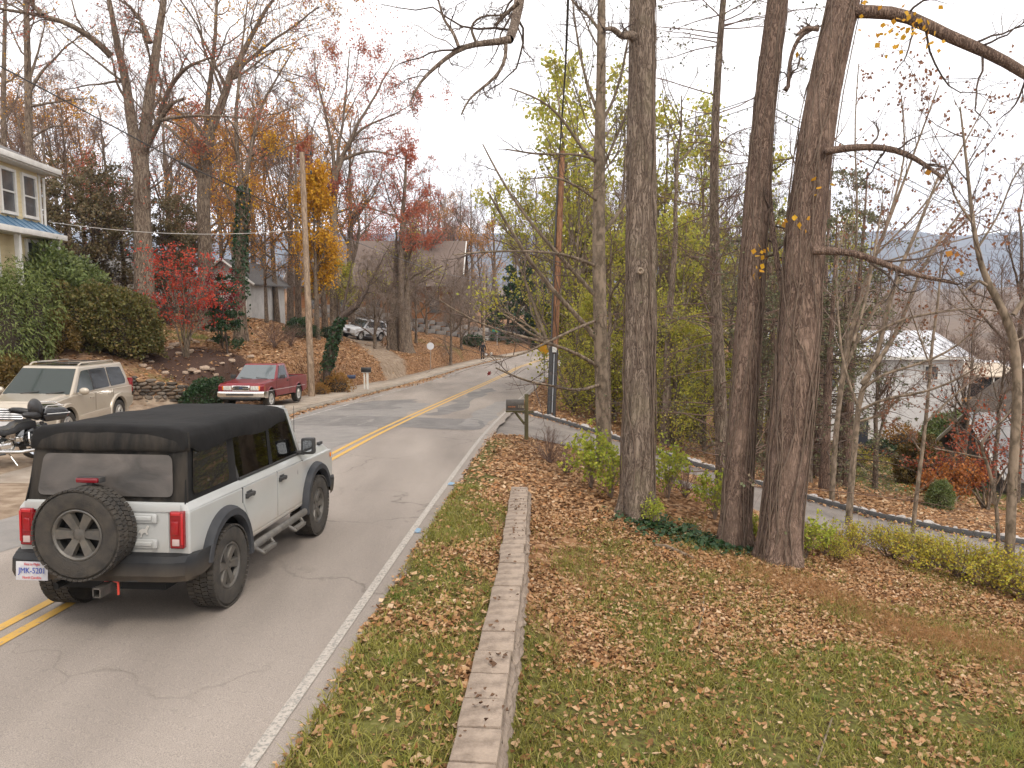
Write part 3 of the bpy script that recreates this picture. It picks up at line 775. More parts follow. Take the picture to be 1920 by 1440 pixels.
M_UNDER = mat('dark_underbody', (.012, .012, .012), .9)
M_CHROME = mat('chrome', (.75, .74, .72), .12, 1.0)
M_RED = mat('red_tail_lens', (.19, .003, .006), .12, coat=.6)
M_LENS = mat('clear_lamp_lens', (.62, .60, .54), .12, coat=.8, col2=(.35, .34, .3), vscale=18)
M_AMBER = mat('amber_lens', (.75, .22, .01), .15, coat=.6)
G_CLEAR = glass_mat('clear_car_glass', (.62, .70, .66))
G_TINT = glass_mat('tinted_car_glass', (.10, .11, .105))
G_WS = glass_mat('windscreen_glass', (.42, .50, .46))
M_SEAT = mat('dark_upholstery', (.035, .035, .037), .8)
M_SEATL = mat('tan_upholstery', (.30, .25, .19), .8)
_WH = {}
def wheel_meshes(key, R, W, rr, nsp, rimmat, lugs=True, treads=52):
    if key in _WH: return _WH[key]
    t = MB(); hw = W/2
    t.lathe([(rr*.98, -hw*.72), (rr+.02, -hw*.93), ((R+rr)/2, -hw*1.06), (R-.035, -hw*1.0), (R-.012, -hw*.82), (R-.012, hw*.82), (R-.035, hw), ((R+rr)/2, hw*1.06), (rr+.02, hw*.93), (rr*.98, hw*.72)], 44, closed=True)
    if treads:
        for k in range(treads):
            a = 2*math.pi*k/treads
            for j, yy in enumerate((-hw*.80, -hw*.28, hw*.28, hw*.80)):
                aa = a+(.5 if j % 2 else 0)*2*math.pi/treads
                Rm = Matrix.Rotation(-aa, 3, 'Y')
                t.box(Rm @ Vector((R-.007, yy, 0)), (.016, hw*.49, 2*math.pi*R/treads*.80), Rm @ Matrix.Rotation(.25*(1 if j in (1, 2) else 0)*(1 if j == 1 else -1), 3, 'X'))
    me_t = t.mesh('tyre', angle=30); me_t.materials.append(M_TYRE)
    r = MB()
    r.lathe([(0.001, -hw*.66), (rr*.22, -hw*.66), (rr*.30, -hw*.60), (rr*.34, -hw*.45)], 24)
    r.lathe([(rr*1.0, -hw*.80), (rr*1.03, -hw*.86), (rr*.98, -hw*.90), (rr*.91, -hw*.80), (rr*.88, -hw*.55)], 40)
    for k in range(nsp):
        a = 2*math.pi*(k+.5)/nsp; Rm = Matrix.Rotation(-a, 3, 'Y')
        w0, w1 = rr*2*math.pi/nsp*.16, rr*2*math.pi/nsp*.25
        p = [(rr*.24, -hw*.38, -w0), (rr*.93, -hw*.50, -w1), (rr*.93, -hw*.50, w1), (rr*.24, -hw*.38, w0), (rr*.24, -hw*.66, -w0*.8), (rr*.93, -hw*.80, -w1*.75), (rr*.93, -hw*.80, w1*.75), (rr*.24, -hw*.66, w0*.8)]
        r.hexa([Rm @ Vector(q) for q in p])
        if lugs:
            q = Rm @ Matrix.Rotation(math.pi/nsp, 3, 'Y') @ Vector((rr*.27, 0, 0)); r.lathe([(.001, -hw*.72), (.014, -hw*.72), (.014, -hw*.55)], 6, c=(q.x, 0, q.z))
    me_r = r.mesh('rim', angle=28); me_r.materials.append(rimmat)
    d = MB().lathe([(.001, -hw*.12), (rr*.80, -hw*.12), (rr*.80, 0), (rr*.87, 0), (rr*.885, -hw*.54)], 28).mesh('brake'); d.materials.append(M_UNDER)  # brake disc plus inner barrel, coloured near black as shade between the spokes
    _WH[key] = (me_t, me_r, d); return _WH[key]
def add_wheel(parent, loc, key, side, name='wheel', rot=None, spin=0.0):
    "side -1: outside faces -Y; +1: outside faces +Y"
    w = empty(name, loc, 0 if side < 0 else math.pi, parent=parent)
    if rot: w.rotation_euler = rot
    me_t, me_r, d = _WH[key]
    for nm, me in (('tyre', me_t), ('rim', me_r), ('disc_and_shaded_barrel', d)): link(nm, me, None, w, rot=(0, spin, 0))
    return w
def arch_band(name, m, parent, cx, cz, r0, r1, y0, y1, a0=-4, a1=184, side=-1, n=22, sq=0.0, lip=.03):
    "a fender flare: a band swept round the wheel arch, standing out from the body"
    V = []; k = 6
    for i in range(n+1):
        a = math.radians(a0+(a1-a0)*i/n)
        s_ = 1+sq*abs(math.sin(2*a))**2
        for r, yy in ((r1, y0), (r1-.008, (y0+y1)/2), (r1-.035, y1), (r0+.012, y1), (r0, y1-lip), (r0, y0)):
            V.append((cx+math.cos(a)*r*s_, side*yy, cz+math.sin(a)*r*s_))
    fs = [(i*k+j, i*k+(j+1) % k, (i+1)*k+(j+1) % k, (i+1)*k+j) for i in range(n) for j in range(k)]
    fs += [tuple(range(k)), tuple(n*k+j for j in range(k-1, -1, -1))]
    return MB().add(V, fs).build(name, m, parent, angle=32)
def wheel_liner(parent, cx, cz, r, ya, yb, m=None):
    P = arc(cx, cz, r, 5, 175, 16); k = len(P)
    V = [(x, ya, z) for x, z in P]+[(x, yb, z) for x, z in P]
    return MB().add(V, [(i, i+1, i+1+k, i+k) for i in range(k-1)]+[tuple(range(k))]).build('wheel_liner', m or M_UNDER, parent)
def arc(cx, cz, r, a0, a1, n=14): return [(cx+r*math.cos(math.radians(a0+(a1-a0)*k/n)), cz+r*math.sin(math.radians(a0+(a1-a0)*k/n))) for k in range(n+1)]
def place_on_ground(o, x, y, rz, wb, tr, zfun, lift=0.0):
    c, s_ = math.cos(rz), math.sin(rz)
    P = {}
    for fx in (-1, 1):
        for fy in (-1, 1):
            lx, ly = fx*wb/2, fy*tr/2; X = x+c*lx-s_*ly; Y = y+s_*lx+c*ly; P[fx, fy] = zfun(X, Y)
    zf = (P[1, 1]+P[1, -1])/2; zb = (P[-1, 1]+P[-1, -1])/2; zl = (P[1, 1]+P[-1, 1])/2; zrr = (P[1, -1]+P[-1, -1])/2
    pitch = -math.atan2(zf-zb, wb); roll = math.atan2(zl-zrr, tr)
    o.rotation_mode = 'XYZ'
    o.rotation_euler = (Matrix.Rotation(rz, 3, 'Z') @ Matrix.Rotation(pitch, 3, 'Y') @ Matrix.Rotation(roll, 3, 'X')).to_euler()
    o.location = (x, y, (zf+zb)/2+lift)
def road_z(x, y):
    c = (x-float(xw(y))+3.0)/3.6; return float(zr(y))+.05*(1-min(1.6, c*c))
def seat(parent, x, y, z, m, h=.62):
    mb = MB(); mb.box((x+.22, y, z), (.48, .48, .14)); mb.box((x-.06, y, z+h/2), (.14, .48, h), Matrix.Rotation(-.2, 3, 'Y')); mb.box((x-.15, y, z+h+.12), (.09, .26, .17), Matrix.Rotation(-.15, 3, 'Y'))
    return mb.build('seat', m, parent, bevel=.04, seg=3)

# ------------------------------------------------------------ the pale grey off-roader on the road
M_BODY = mat('pale_grey_car_paint', (.365, .37, .36), .3, coat=.6, var=.05, vscale=2, dirt=((.30, .235, .16), .48, .85, .6))
M_FLARE = mat('grey_fender_plastic', (.028, .030, .034), .7, col2=(.042, .042, .045), vscale=6, spec=.25)
M_BUMP = mat('grey_bumper_plastic', (.012, .0125, .014), .6, col2=(.022, .022, .022), vscale=5, spec=.25, dirt=((.26, .19, .12), .42, .66, .28))
M_FAB = mat('black_canvas', (.010, .0098, .010), .92, col2=(.018, .017, .0165), vscale=3, bump=.5, bscale=7, spec=.2)
M_FABD = mat('dusty_black_canvas', (.014, .0135, .013), .92, col2=(.040, .034, .028), vscale=2.2, stretch=(1, 3, .8), bump=.5, bscale=7, spec=.2)
def vinyl_mat():
    m = bpy.data.materials.new('dusty_vinyl_window'); m.use_nodes = True
    n, l = nodes_of(m); b = n['Principled BSDF']; b.inputs['Roughness'].default_value = .42; b.inputs['Specular IOR Level'].default_value = .35
    tc = n.new('ShaderNodeTexCoord'); mp = n.new('ShaderNodeMapping'); mp.inputs['Scale'].default_value = (1, 1.2, 2.4); z = n.new('ShaderNodeTexNoise'); z.inputs['Scale'].default_value = 1.6; z.inputs['Detail'].default_value = 7; z.inputs['Distortion'].default_value = .6
    l.new(tc.outputs['Object'], mp.inputs[0]); l.new(mp.outputs[0], z.inputs['Vector'])
    r = n.new('ShaderNodeValToRGB'); r.color_ramp.elements[0].position = .3; r.color_ramp.elements[1].position = .72
    r.color_ramp.elements[0].color = (.04, .036, .033, 1); r.color_ramp.elements[1].color = (.12, .104, .092, 1)
    l.new(z.outputs['Fac'], r.inputs['Fac']); l.new(r.outputs[0], b.inputs['Base Color'])
    bp = n.new('ShaderNodeBump'); bp.inputs['Strength'].default_value = .35; bp.inputs['Distance'].default_value = .05; l.new(z.outputs['Fac'], bp.inputs['Height']); l.new(bp.outputs[0], b.inputs['Normal'])
    return m
M_VINYL = vinyl_mat()
def wavy_glass():
    m = bpy.data.materials.new('wavy_vinyl_window'); m.use_nodes = True
    n, l = nodes_of(m); b = n['Principled BSDF']; b.inputs['Roughness'].default_value = .06; b.inputs['Base Color'].default_value = (.012, .012, .011, 1); b.inputs['Specular IOR Level'].default_value = .9
    tc = n.new('ShaderNodeTexCoord'); mp = n.new('ShaderNodeMapping'); mp.inputs['Scale'].default_value = (2.2, 1, 7); z = n.new('ShaderNodeTexNoise'); z.inputs['Scale'].default_value = 1.5; z.inputs['Detail'].default_value = 2
    l.new(tc.outputs['Object'], mp.inputs[0]); l.new(mp.outputs[0], z.inputs['Vector'])
    bp = n.new('ShaderNodeBump'); bp.inputs['Strength'].default_value = .5; bp.inputs['Distance'].default_value = .06; l.new(z.outputs['Fac'], bp.inputs['Height']); l.new(bp.outputs[0], b.inputs['Normal'])
    return m
M_WAVY = wavy_glass()
wheel_meshes('offroad', .405, .275, .222, 6, M_GUN)
def offroader():
    A = empty('off_road_vehicle', (0, 0, 0), 0, 'pale grey off-road vehicle with black canvas roof and rear-mounted spare wheel, driving on the road', 'car')
    # tub
    prof = [(-2.20, .62), (-2.25, .72), (-2.25, 1.10), (2.24, 1.06), (2.30, 1.0), (2.30, .64), (2.06, .56)]
    prof += arc(1.475, .41, .515, 16, 164)+[(.93, .50), (-.93, .50)]+arc(-1.475, .41, .515, 16, 164)
    body = MB().prism(prof, -.915, .915).build('body', M_BODY, A, bevel=.022, seg=3, wn_=True)
    mb = MB(); s_ = .915
    mb.hexa([(-2.25, -s_, 1.095), (1.0, -s_, 1.085), (1.0, s_, 1.085), (-2.25, s_, 1.095), (-2.215, -.865, 1.165), (.97, -.865, 1.165), (.97, .865, 1.165), (-2.215, .865, 1.165)])
    mb.build('shoulder', M_BODY, A, bevel=.012, seg=2, wn_=True)
    mb = MB(); mb.hexa([(.99, -s_, 1.05), (2.28, -.90, 1.02), (2.28, .90, 1.02), (.99, s_, 1.05), (.99, -.84, 1.185), (2.18, -.80, 1.135), (2.18, .80, 1.135), (.99, .84, 1.185)])
    mb.build('hood', M_BODY, A, bevel=.02, seg=3, wn_=True)
    for sg in (-1, 1):
        MB().box((2.02, sg*.80, 1.165), (.16, .05, .045)).build('trail_sight', M_BLK, A, bevel=.012)
        # under the arches
        for cx in (-1.475, 1.475): wheel_liner(A, cx, .41, .508, sg*.55, sg*.90)
    MB().box((0, 0, .50), (4.2, 1.12, .34)).build('chassis', M_UNDER, A)
    mb = MB(); mb.tube([(-1.475, -.8, .39), (-1.475, .8, .39)], .05, 8); mb.ellipsoid((-1.475, .1, .39), (.16, .18, .16)); mb.build('axle', M_UNDER, A)
    MB().tube([(1.475, -.8, .39), (1.475, .8, .39)], .05, 8).build('axle', M_UNDER, A)
    MB().tube([(-1.7, .45, .42), (-2.30, .50, .40)], .032, 10).build('exhaust_pipe', M_UNDER, A)
    # doors
    for sg in (-1, 1):
        for nm, pl in (('front', [(.01, .57), (.01, 1.088), (.93, 1.082), (.93, .75), (.87, .57)]), ('rear', [(-.015, .57), (-.015, 1.088), (-1.02, 1.09), (-1.02, .92), (-.93, .80), (-.87, .57)])):
            P = [(x, sg*.914, z) for x, z in pl]
            d = slab(P, .011, 'door', M_BODY, A, bevel=.006, flip=None) if False else MB().prism(pl, sg*.905, sg*.927).build('door', M_BODY, A, bevel=.008, seg=2, wn_=True)
            hx = .13 if nm == 'front' else -.88
            mb = MB(); mb.box((hx, sg*.955, .995), (.19, .03, .035)); mb.box((hx-.085, sg*.94, .99), (.035, .04, .05)); mb.box((hx+.085, sg*.94, .99), (.03, .04, .05)); mb.box((hx, sg*.929, 1.0), (.15, .006, .07))
            mb.build('handle', M_BLK, d, bevel=.008)
        for gx, gz0, gz1 in ((-.0025, .57, 1.09), (-1.032, .93, 1.09), (.942, .76, 1.085)): MB().box((gx, sg*.912, (gz0+gz1)/2), (.014, .012, gz1-gz0)).build('door_gap', M_UNDER, A)
        MB().box((-.03, sg*.922, .545), (1.82, .01, .016)).build('rocker_crease', M_BODY, A)
        # flares
        for cx in (-1.475, 1.475): arch_band('fender_flare', M_FLARE, A, cx, .405, .475, .585, .90, 1.0, (-2 if cx < 0 else 20), (163 if cx < 0 else 182), sg, 24, .02)
        # belt trim
        MB().box((-.03, sg*.862, 1.175), (1.98, .03, .022)).build('belt_trim', M_BLK, A)
        # nerf bar
        nb = MB(); nb.tube([(-.98, sg*.90, .44), (-.9, sg*.955, .43), (.9, sg*.955, .43), (.98, sg*.90, .44)], .045, 10)
        for cx in (-.62, .42):
            nb.tube([(cx-.24, sg*.96, .42), (cx-.17, sg*1.06, .345), (cx+.17, sg*1.06, .345), (cx+.24, sg*.96, .42)], .024, 8)
            nb.box((cx, sg*1.055, .365), (.34, .07, .02))
        nb.build('side_step', mat('worn_step_metal', (.10, .095, .088), .5, .3, col2=(.17, .155, .135), vscale=8), A)
        # mirror
        mr = MB(); mr.hexa([(.83, sg*.93, 1.17), (.98, sg*.97, 1.17), (.98, sg*1.11, 1.18), (.83, sg*1.13, 1.18), (.83, sg*.93, 1.38), (.96, sg*.97, 1.38), (.96, sg*1.11, 1.38), (.83, sg*1.13, 1.385)])
        mr.box((.90, sg*.91, 1.19), (.10, .14, .05)); mo = mr.build('mirror', M_BLK, A, bevel=.03, seg=3)
        slab(rpoly([(.824, sg*.965, 1.205), (.824, sg*1.095, 1.215), (.824, sg*1.10, 1.355), (.824, sg*.965, 1.355)], .03), .004, 'mirror_glass', mat('mirror_glass', (.5, .52, .53), .05, 1.0), mo)
        # A pillar and window posts
        mb = MB(); mb.hexa([(.93, sg*.80, 1.16), (1.02, sg*.80, 1.16), (1.02, sg*.865, 1.16), (.93, sg*.865, 1.16), (.60, sg*.73, 1.77), (.69, sg*.73, 1.77), (.69, sg*.79, 1.77), (.60, sg*.79, 1.77)])
        mb.build('windscreen_pillar', M_BODY, A, bevel=.012)
        def wy(z): return sg*(.862-(z-1.16)*.115)
        for x0, x1, t0, t1, nm in ((-.115, .0, -.10, -.03, 'door_pillar'), (-1.20, -1.05, -1.17, -1.05, 'rear_pillar')):
            slab([(x0, wy(1.16), 1.16), (x1, wy(1.16), 1.16), (t1, wy(1.74), 1.74), (t0, wy(1.74), 1.74)], .028, nm, M_FAB, A, flip=(sg < 0))
        # side glass
        e = .010
        slab([(-.02, wy(1.17)-sg*e, 1.17), (.93, wy(1.17)-sg*e, 1.17), (.64, wy(1.72)-sg*e, 1.72), (-.02, wy(1.72)-sg*e, 1.72)], .005, 'front_window', G_CLEAR, A)
        slab([(-1.08, wy(1.17)-sg*e, 1.17), (-.11, wy(1.17)-sg*e, 1.17), (-.10, wy(1.72)-sg*e, 1.72), (-1.08, wy(1.72)-sg*e, 1.72)], .005, 'rear_window', G_TINT, A)
        mb = MB(); mb.hexa([(-1.06, wy(1.17)*.985, 1.165), (-.98, wy(1.17)*.985, 1.165), (-.98, wy(1.17), 1.165), (-1.06, wy(1.17), 1.165), (-1.06, wy(1.3)*.985, 1.32), (-1.05, wy(1.3)*.985, 1.32), (-1.05, wy(1.3), 1.32), (-1.06, wy(1.3), 1.32)]); mb.build('quarter_trim', M_BLK, A)
        # canvas quarter with its own vinyl window
        slab([(-2.225, wy(1.155), 1.155), (-1.19, wy(1.155), 1.155), (-1.16, wy(1.70), 1.70), (-2.06, wy(1.70), 1.70)], .012, 'canvas_quarter', M_FAB, A, flip=(sg < 0))
        slab(rpoly([(-2.09, wy(1.215)+sg*.013, 1.215), (-1.27, wy(1.215)+sg*.013, 1.215), (-1.245, wy(1.64)+sg*.013, 1.64), (-1.985, wy(1.64)+sg*.013, 1.64)], .07), .005, 'vinyl_window', M_WAVY, A)
    # windscreen
    slab([(.975, -.80, 1.18), (.975, .80, 1.18), (.645, .73, 1.76), (.645, -.73, 1.76)], .006, 'windscreen', G_WS, A)
    MB().box((.64, 0, 1.775), (.12, 1.52, .06)).build('windscreen_header', M_BODY, A, bevel=.015)
    MB().box((.80, 0, 1.15), (.36, 1.6, .06)).build('dashboard', M_BLK, A, bevel=.02)
    MB().lathe([(.17, -.012), (.185, 0), (.17, .012), (.155, 0)], 24, axis='X', c=(.5, .38, 1.2), closed=True).build('steering_wheel', M_BLK, A)
    MB().box((-.6, 0, 1.13), (3.0, 1.66, .075)).build('cabin_floor', M_UNDER, A)
    for x, y in ((.10, -.38), (.10, .38), (-.85, -.40), (-.85, .0), (-.85, .40)): seat(A, x, y, 1.0, M_SEAT, .46)
    # canvas roof
    ring = [(-.838, 1.600), (-.852, 1.655), (-.845, 1.73), (-.825, 1.79), (-.75, 1.828), (-.55, 1.842), (-.28, 1.848), (0, 1.85), (.28, 1.848), (.55, 1.842), (.75, 1.828), (.825, 1.79), (.845, 1.73), (.852, 1.655), (.838, 1.600)]
    xs = [-2.145, -2.135, -2.12, -2.09, -2.03, -1.9, -1.75, -1.6, -1.4, -1.2, -1.0, -.8, -.6, -.4, -.2, 0, .15, .3, .42, .52, .6, .66]
    V = []; k = len(ring); rg = random.Random(3)
    for i, x in enumerate(xs):
        fall = (0.06 if i == 0 else .02 if i == 1 else .008 if i == 2 else .0) if i < 5 else 0
        fr = max(0, (x-.25)/.41); drop = .055*fr**2
        sag = -.012*math.sin((x+2.0)*2.7)**2
        for j, (yy, z) in enumerate(ring):
            top = abs(yy) < .79
            wr = .010*mnoise.noise(Vector((x*2.2, yy*3.2, 1.3)))+.006*mnoise.noise(Vector((x*6, yy*7, 4.3)))
            if not top: wr *= 2.0
            lowz = z if not (j in (0, k-1)) else z+.02*math.sin(x*4.5)+(.04 if x < -1.9 else 0)+.05*max(0, (x-.1))
            pin = 1.0-.06*fr-(.02 if i == 0 else 0)
            V.append((x, yy*pin+(wr*1.0 if not top else 0), lowz-drop*(1 if top else .6)-fall*(1 if top else .2)+(sag if top else 0)+(wr if top else 0)))
    fs = [(i*k+j, i*k+j+1, (i+1)*k+j+1, (i+1)*k+j) for i in range(len(xs)-1) for j in range(k-1)]
    fs += [tuple(range(k-1, -1, -1)), tuple((len(xs)-1)*k+j for j in range(k))]
    MB().add(V, fs).build('canvas_roof', M_FAB, A, angle=60)
    # rear canvas: band, panel, vinyl window
    V = []; m_ = 12
    for j, (x, z, yy) in enumerate([(-2.10, 1.80, .80), (-2.145, 1.775, .845), (-2.165, 1.70, .862), (-2.172, 1.635, .868), (-2.15, 1.612, .855)]):
        for i in range(m_+1):
            q = i/m_*2-1; V.append((x+.05*abs(q)**6+.010*mnoise.noise(Vector((q*4, z*6, 2))), q*yy, z+.010*mnoise.noise(Vector((q*3, z*3, 7)))))
    fs = [(j*(m_+1)+i, j*(m_+1)+i+1, (j+1)*(m_+1)+i+1, (j+1)*(m_+1)+i) for j in range(4) for i in range(m_)]
    MB().add(V, fs).build('canvas_band', M_FABD, A, angle=60)
    slab([(-2.20, -.868, 1.15), (-2.20, .868, 1.15), (-2.105, .82, 1.68), (-2.105, -.82, 1.68)], .028, 'canvas_rear_panel', M_FABD, A, bevel=.01, flip=False)
    pn = slab(rpoly([(-2.222, -.73, 1.215), (-2.222, .73, 1.215), (-2.157, .69, 1.585), (-2.157, -.69, 1.585)], .07), .006, 'rear_vinyl_window', M_VINYL, A)
    # tailgate with pressed panels and hinges
    pl = [(-.60, .72), (-.60, 1.09), (.80, 1.09), (.80, .72)]
    tg = MB().prism([(a, b_) for a, b_ in pl], 0, .014).build('tailgate', M_BODY, A, bevel=.008, wn_=True, rot=(0, 0, -math.pi/2), loc=(-2.262, 0.1, 0))
    for yy in (-.665, .735): MB().box((-2.2545, yy, .91), (.012, .014, .38)).build('tailgate_gap', M_UNDER, A)
    MB().box((-2.268, 0, 1.125), (.012, 1.66, .07)).build('rear_belt_panel', M_BODY, A, bevel=.004)
    for z in (1.03, .80):
        o = MB().box((-2.270, -.40, z), (.018, .36, .085)).build('pressed_panel', M_BODY, A, bevel=.016, seg=3)
        MB().box((-2.279, -.39, z), (.022, .28, .042)).build('pressed_rib', M_BODY, o, bevel=.018, seg=3)
        MB().box((-2.285, -.565, z), (.03, .05, .07)).build('hinge', M_BODY, o, bevel=.01)
    # prancing horse badge
    hp = [(-.09,-.02),(-.06,.02),(-.02,.035),(.03,.03),(.05,.07),(.075,.085),(.095,.075),(.085,.05),(.07,.02),(.06,-.01),(.075,-.045),(.05,-.05),(.035,-.02),(.0,-.025),(-.02,-.05),(-.04,-.095),(-.055,-.09),(-.045,-.05),(-.06,-.015),(-.085,-.04)]
    slab([(-2.278, -.44-p[0]*.62, .915+p[1]*.62) for p in hp], .004, 'horse_badge', mat('badge_silver', (.66, .64, .6), .35, .4), A, flip=False)
    for sg in (-1, 1):
        L = MB().box((-2.262, sg*.80, .935), (.075, .145, .335)).build('tail_lamp', M_RED, A, bevel=.016, seg=3)
        MB().box((-2.304, sg*.795, .825), (.012, .075, .06)).build('reverse_lamp', mat('reverse_lens', (.42, .32, .30), .15, coat=.5), L, bevel=.012)
        MB().box((-2.302, sg*.86, .945), (.012, .022, .28)).build('lamp_bar', mat('bright_red_lens', (.40, .015, .02), .12, coat=.5), L, bevel=.006)
        MB().box((-2.302, sg*.795, 1.08), (.012, .10, .030)).build('lamp_bar', mat('bright_red_lens', (.40, .015, .02), .12, coat=.5), L, bevel=.006)
        MB().box((-2.303, sg*.79, .955), (.010, .07, .12)).build('lamp_core', mat('deep_red_lens', (.24, .004, .008), .12, coat=.5), L, bevel=.01)
    # rear bumper
    V = []; sec = [(0, .72), (-.10, .71), (-.155, .665), (-.165, .55), (-.13, .49), (-.02, .47), (0.06, .5)]
    st = [(-1.0, .32, .06), (-.99, .16, .03), (-.93, .05, .0), (-.80, .0, 0), (-.3, -.015, 0), (.3, -.015, 0), (.80, .0, 0), (.93, .05, 0), (.99, .16, .03), (1.0, .32, .06)]
    for (yy, dx, up) in st:
        for (x, z) in sec: V.append((-2.25+x+dx, yy*.985, z+(up if z < .6 else 0)))
    k = len(sec); fs = [(i*k+j, i*k+j+1, (i+1)*k+j+1, (i+1)*k+j) for i in range(len(st)-1) for j in range(k-1)]+[tuple(range(k-1, -1, -1)), tuple((len(st)-1)*k+j for j in range(k))]
    bp = MB().add(V, fs).build('rear_bumper', M_BUMP, A, angle=30)
    MB().box((-2.30, 0, .535), (.20, .9, .10)).build('bumper_step', M_BLK, bp, bevel=.02)
    # hitch
    mb = MB(); 
    for dy, dz, sy, sz in ((-.036, 0, .012, .085), (.036, 0, .012, .085), (0, -.036, .085, .012), (0, .036, .085, .012)): mb.box((-2.40, dy-.12, .435+dz), (.34, sy, sz))
    ht = mb.build('tow_hitch', mat('scuffed_steel', (.07, .066, .06), .5, .5, col2=(.14, .125, .11), vscale=10), A)
    mb = MB(); mb.tube([(-2.36, -.21, .36), (-2.36, -.21, .47), (-2.36, -.13, .495), (-2.36, -.07, .47)], .012, 8); mb.build('hitch_pin', mat('red_pin_paint', (.5, .05, .03), .4), ht)
    # number plate
    pm = mat('plate_white', (.50, .49, .49), .5, col2=(.38, .38, .42), vscale=8)
    npl = slab([(x_, y_, z_) for x_, y_, z_ in [(-2.435, .82-.17+.17, .655-.165), (-2.435, .82-.34, .655-.165), (-2.425, .82-.34, .655), (-2.425, .82, .655)]], .004, 'number_plate', pm, A, bevel=.002)
    tm = mat('plate_blue', (.04, .07, .32), .5); tr = mat('plate_red', (.55, .06, .07), .5)
    tilt = math.radians(86.5)
    text_obj('plate_lettering', 'JMK-5201', .072, tm, npl, (-2.4395, .645, .575), (tilt, 0, -math.pi/2))
    text_obj('plate_slogan', 'First in Flight', .032, tr, npl, (-2.4355, .645, .632), (tilt, 0, -math.pi/2))
    text_obj('plate_state', 'North Carolina', .032, tr, npl, (-2.4435, .645, .515), (tilt, 0, -math.pi/2))
    # spare wheel and high brake lamp
    MB().box((-2.31, .07, .94), (.12, .34, .34)).build('spare_carrier', M_BLK, A, bevel=.02)
    w_ = add_wheel(A, (-2.445, .07, .935), 'offroad', -1, 'spare_wheel', rot=(0, 0, -math.pi/2), spin=math.radians(30)); w_.scale = (1.13, 1.0, .985)
    mb = MB(); mb.box((-2.33, .07, 1.345), (.05, .07, .10)); mb.box((-2.33, .07, 1.38), (.09, .26, .05)); mb.build('brake_lamp_bracket', M_BLK, A, bevel=.012)
    MB().box((-2.385, .07, 1.382), (.03, .23, .042)).build('high_brake_lamp', mat('dark_red_lens', (.16, .006, .012), .15, coat=.5), A, bevel=.012)
    # front end
    MB().box((2.305, 0, .86), (.05, 1.5, .24)).build('grille', M_BLK, A, bevel=.02)
    V = []
    for (yy, dx) in ((-.98, -.28), (-.92, -.06), (-.7, .0), (.7, .0), (.92, -.06), (.98, -.28)):
        for (x, z) in ((.0, .68), (.14, .67), (.17, .60), (.13, .48), (0, .46)): V.append((2.27+x+dx, yy, z))
    fs = [(i*5+j, i*5+j+1, (i+1)*5+j+1, (i+1)*5+j) for i in range(5) for j in range(4)]+[(4, 3, 2, 1, 0), (25, 26, 27, 28, 29)]
    MB().add(V, fs).build('front_bumper', M_BUMP, A, angle=30)
    for sg in (-1, 1):
        MB().lathe([(.001, .04), (.10, .035), (.115, 0), (.115, -.05)], 24, axis='X', c=(2.32, sg*.62, .87)).build('headlamp', M_LENS, A)
        MB().box((2.16, sg*.932, .99), (.05, .012, .06)).build('side_marker', M_AMBER, A, bevel=.004)
    mb = MB(); mb.tube([(.93, -.80, 1.17), (.925, -.80, 1.25), (.92, -.80, 1.78)], [.012, .006, .003], 6); mb.build('aerial', M_BLK, A)
    MB().box((.72, -.925, .965), (.012, .006, .05)).build('fender_badge', M_BLK, A)
    for x in (-1.475, 1.475):
        for sg in (-1, 1):
            w_ = add_wheel(A, (x, sg*.835, .40), 'offroad', sg, spin=.3*x+sg); w_.scale = (1.10, 1.05, .99)
    return A
car = offroader()
place_on_ground(car, -3.53, 8.38, math.radians(86.1), 2.64, 1.45, road_z, .002)
car.rotation_euler.x += .0
car.scale = (.895, .87, 1.0)
# ------------------------------------------------------------ parked vehicles on the left
def greenhouse(parent, m, xb0, xb1, xt0, xt1, yb, yt, zb, zt, bevel=.05, name='cabin'):
    "front is x1; returns side(s, h, sg): point on a side face, and front/rear face points"
    MB().hexa([(xb0, -yb, zb), (xb1, -yb, zb), (xb1, yb, zb), (xb0, yb, zb), (xt0, -yt, zt), (xt1, -yt, zt), (xt1, yt, zt), (xt0, yt, zt)]).build(name, m, parent, bevel=bevel, seg=3, wn_=True)
    def side(x, z, sg, off=.012):
        h = (z-zb)/(zt-zb); return Vector((x, sg*(yb+(yt-yb)*h+off), z))
    def fx(z, off=.012): h = (z-zb)/(zt-zb); return xb1+(xt1-xb1)*h+off
    def rx(z, off=.012): h = (z-zb)/(zt-zb); return xb0+(xt0-xb0)*h-off
    return side, fx, rx
wheel_meshes('suv', .385, .25, .232, 6, M_SILV, treads=0)
wheel_meshes('pickup', .345, .215, .20, 5, M_SILV, treads=0)
G_DARK = mat('dark_reflecting_glass', (.008, .009, .009), .05, spec=.38)
G_GREEN = mat('green_reflecting_glass', (.02, .028, .024), .05, spec=.5)
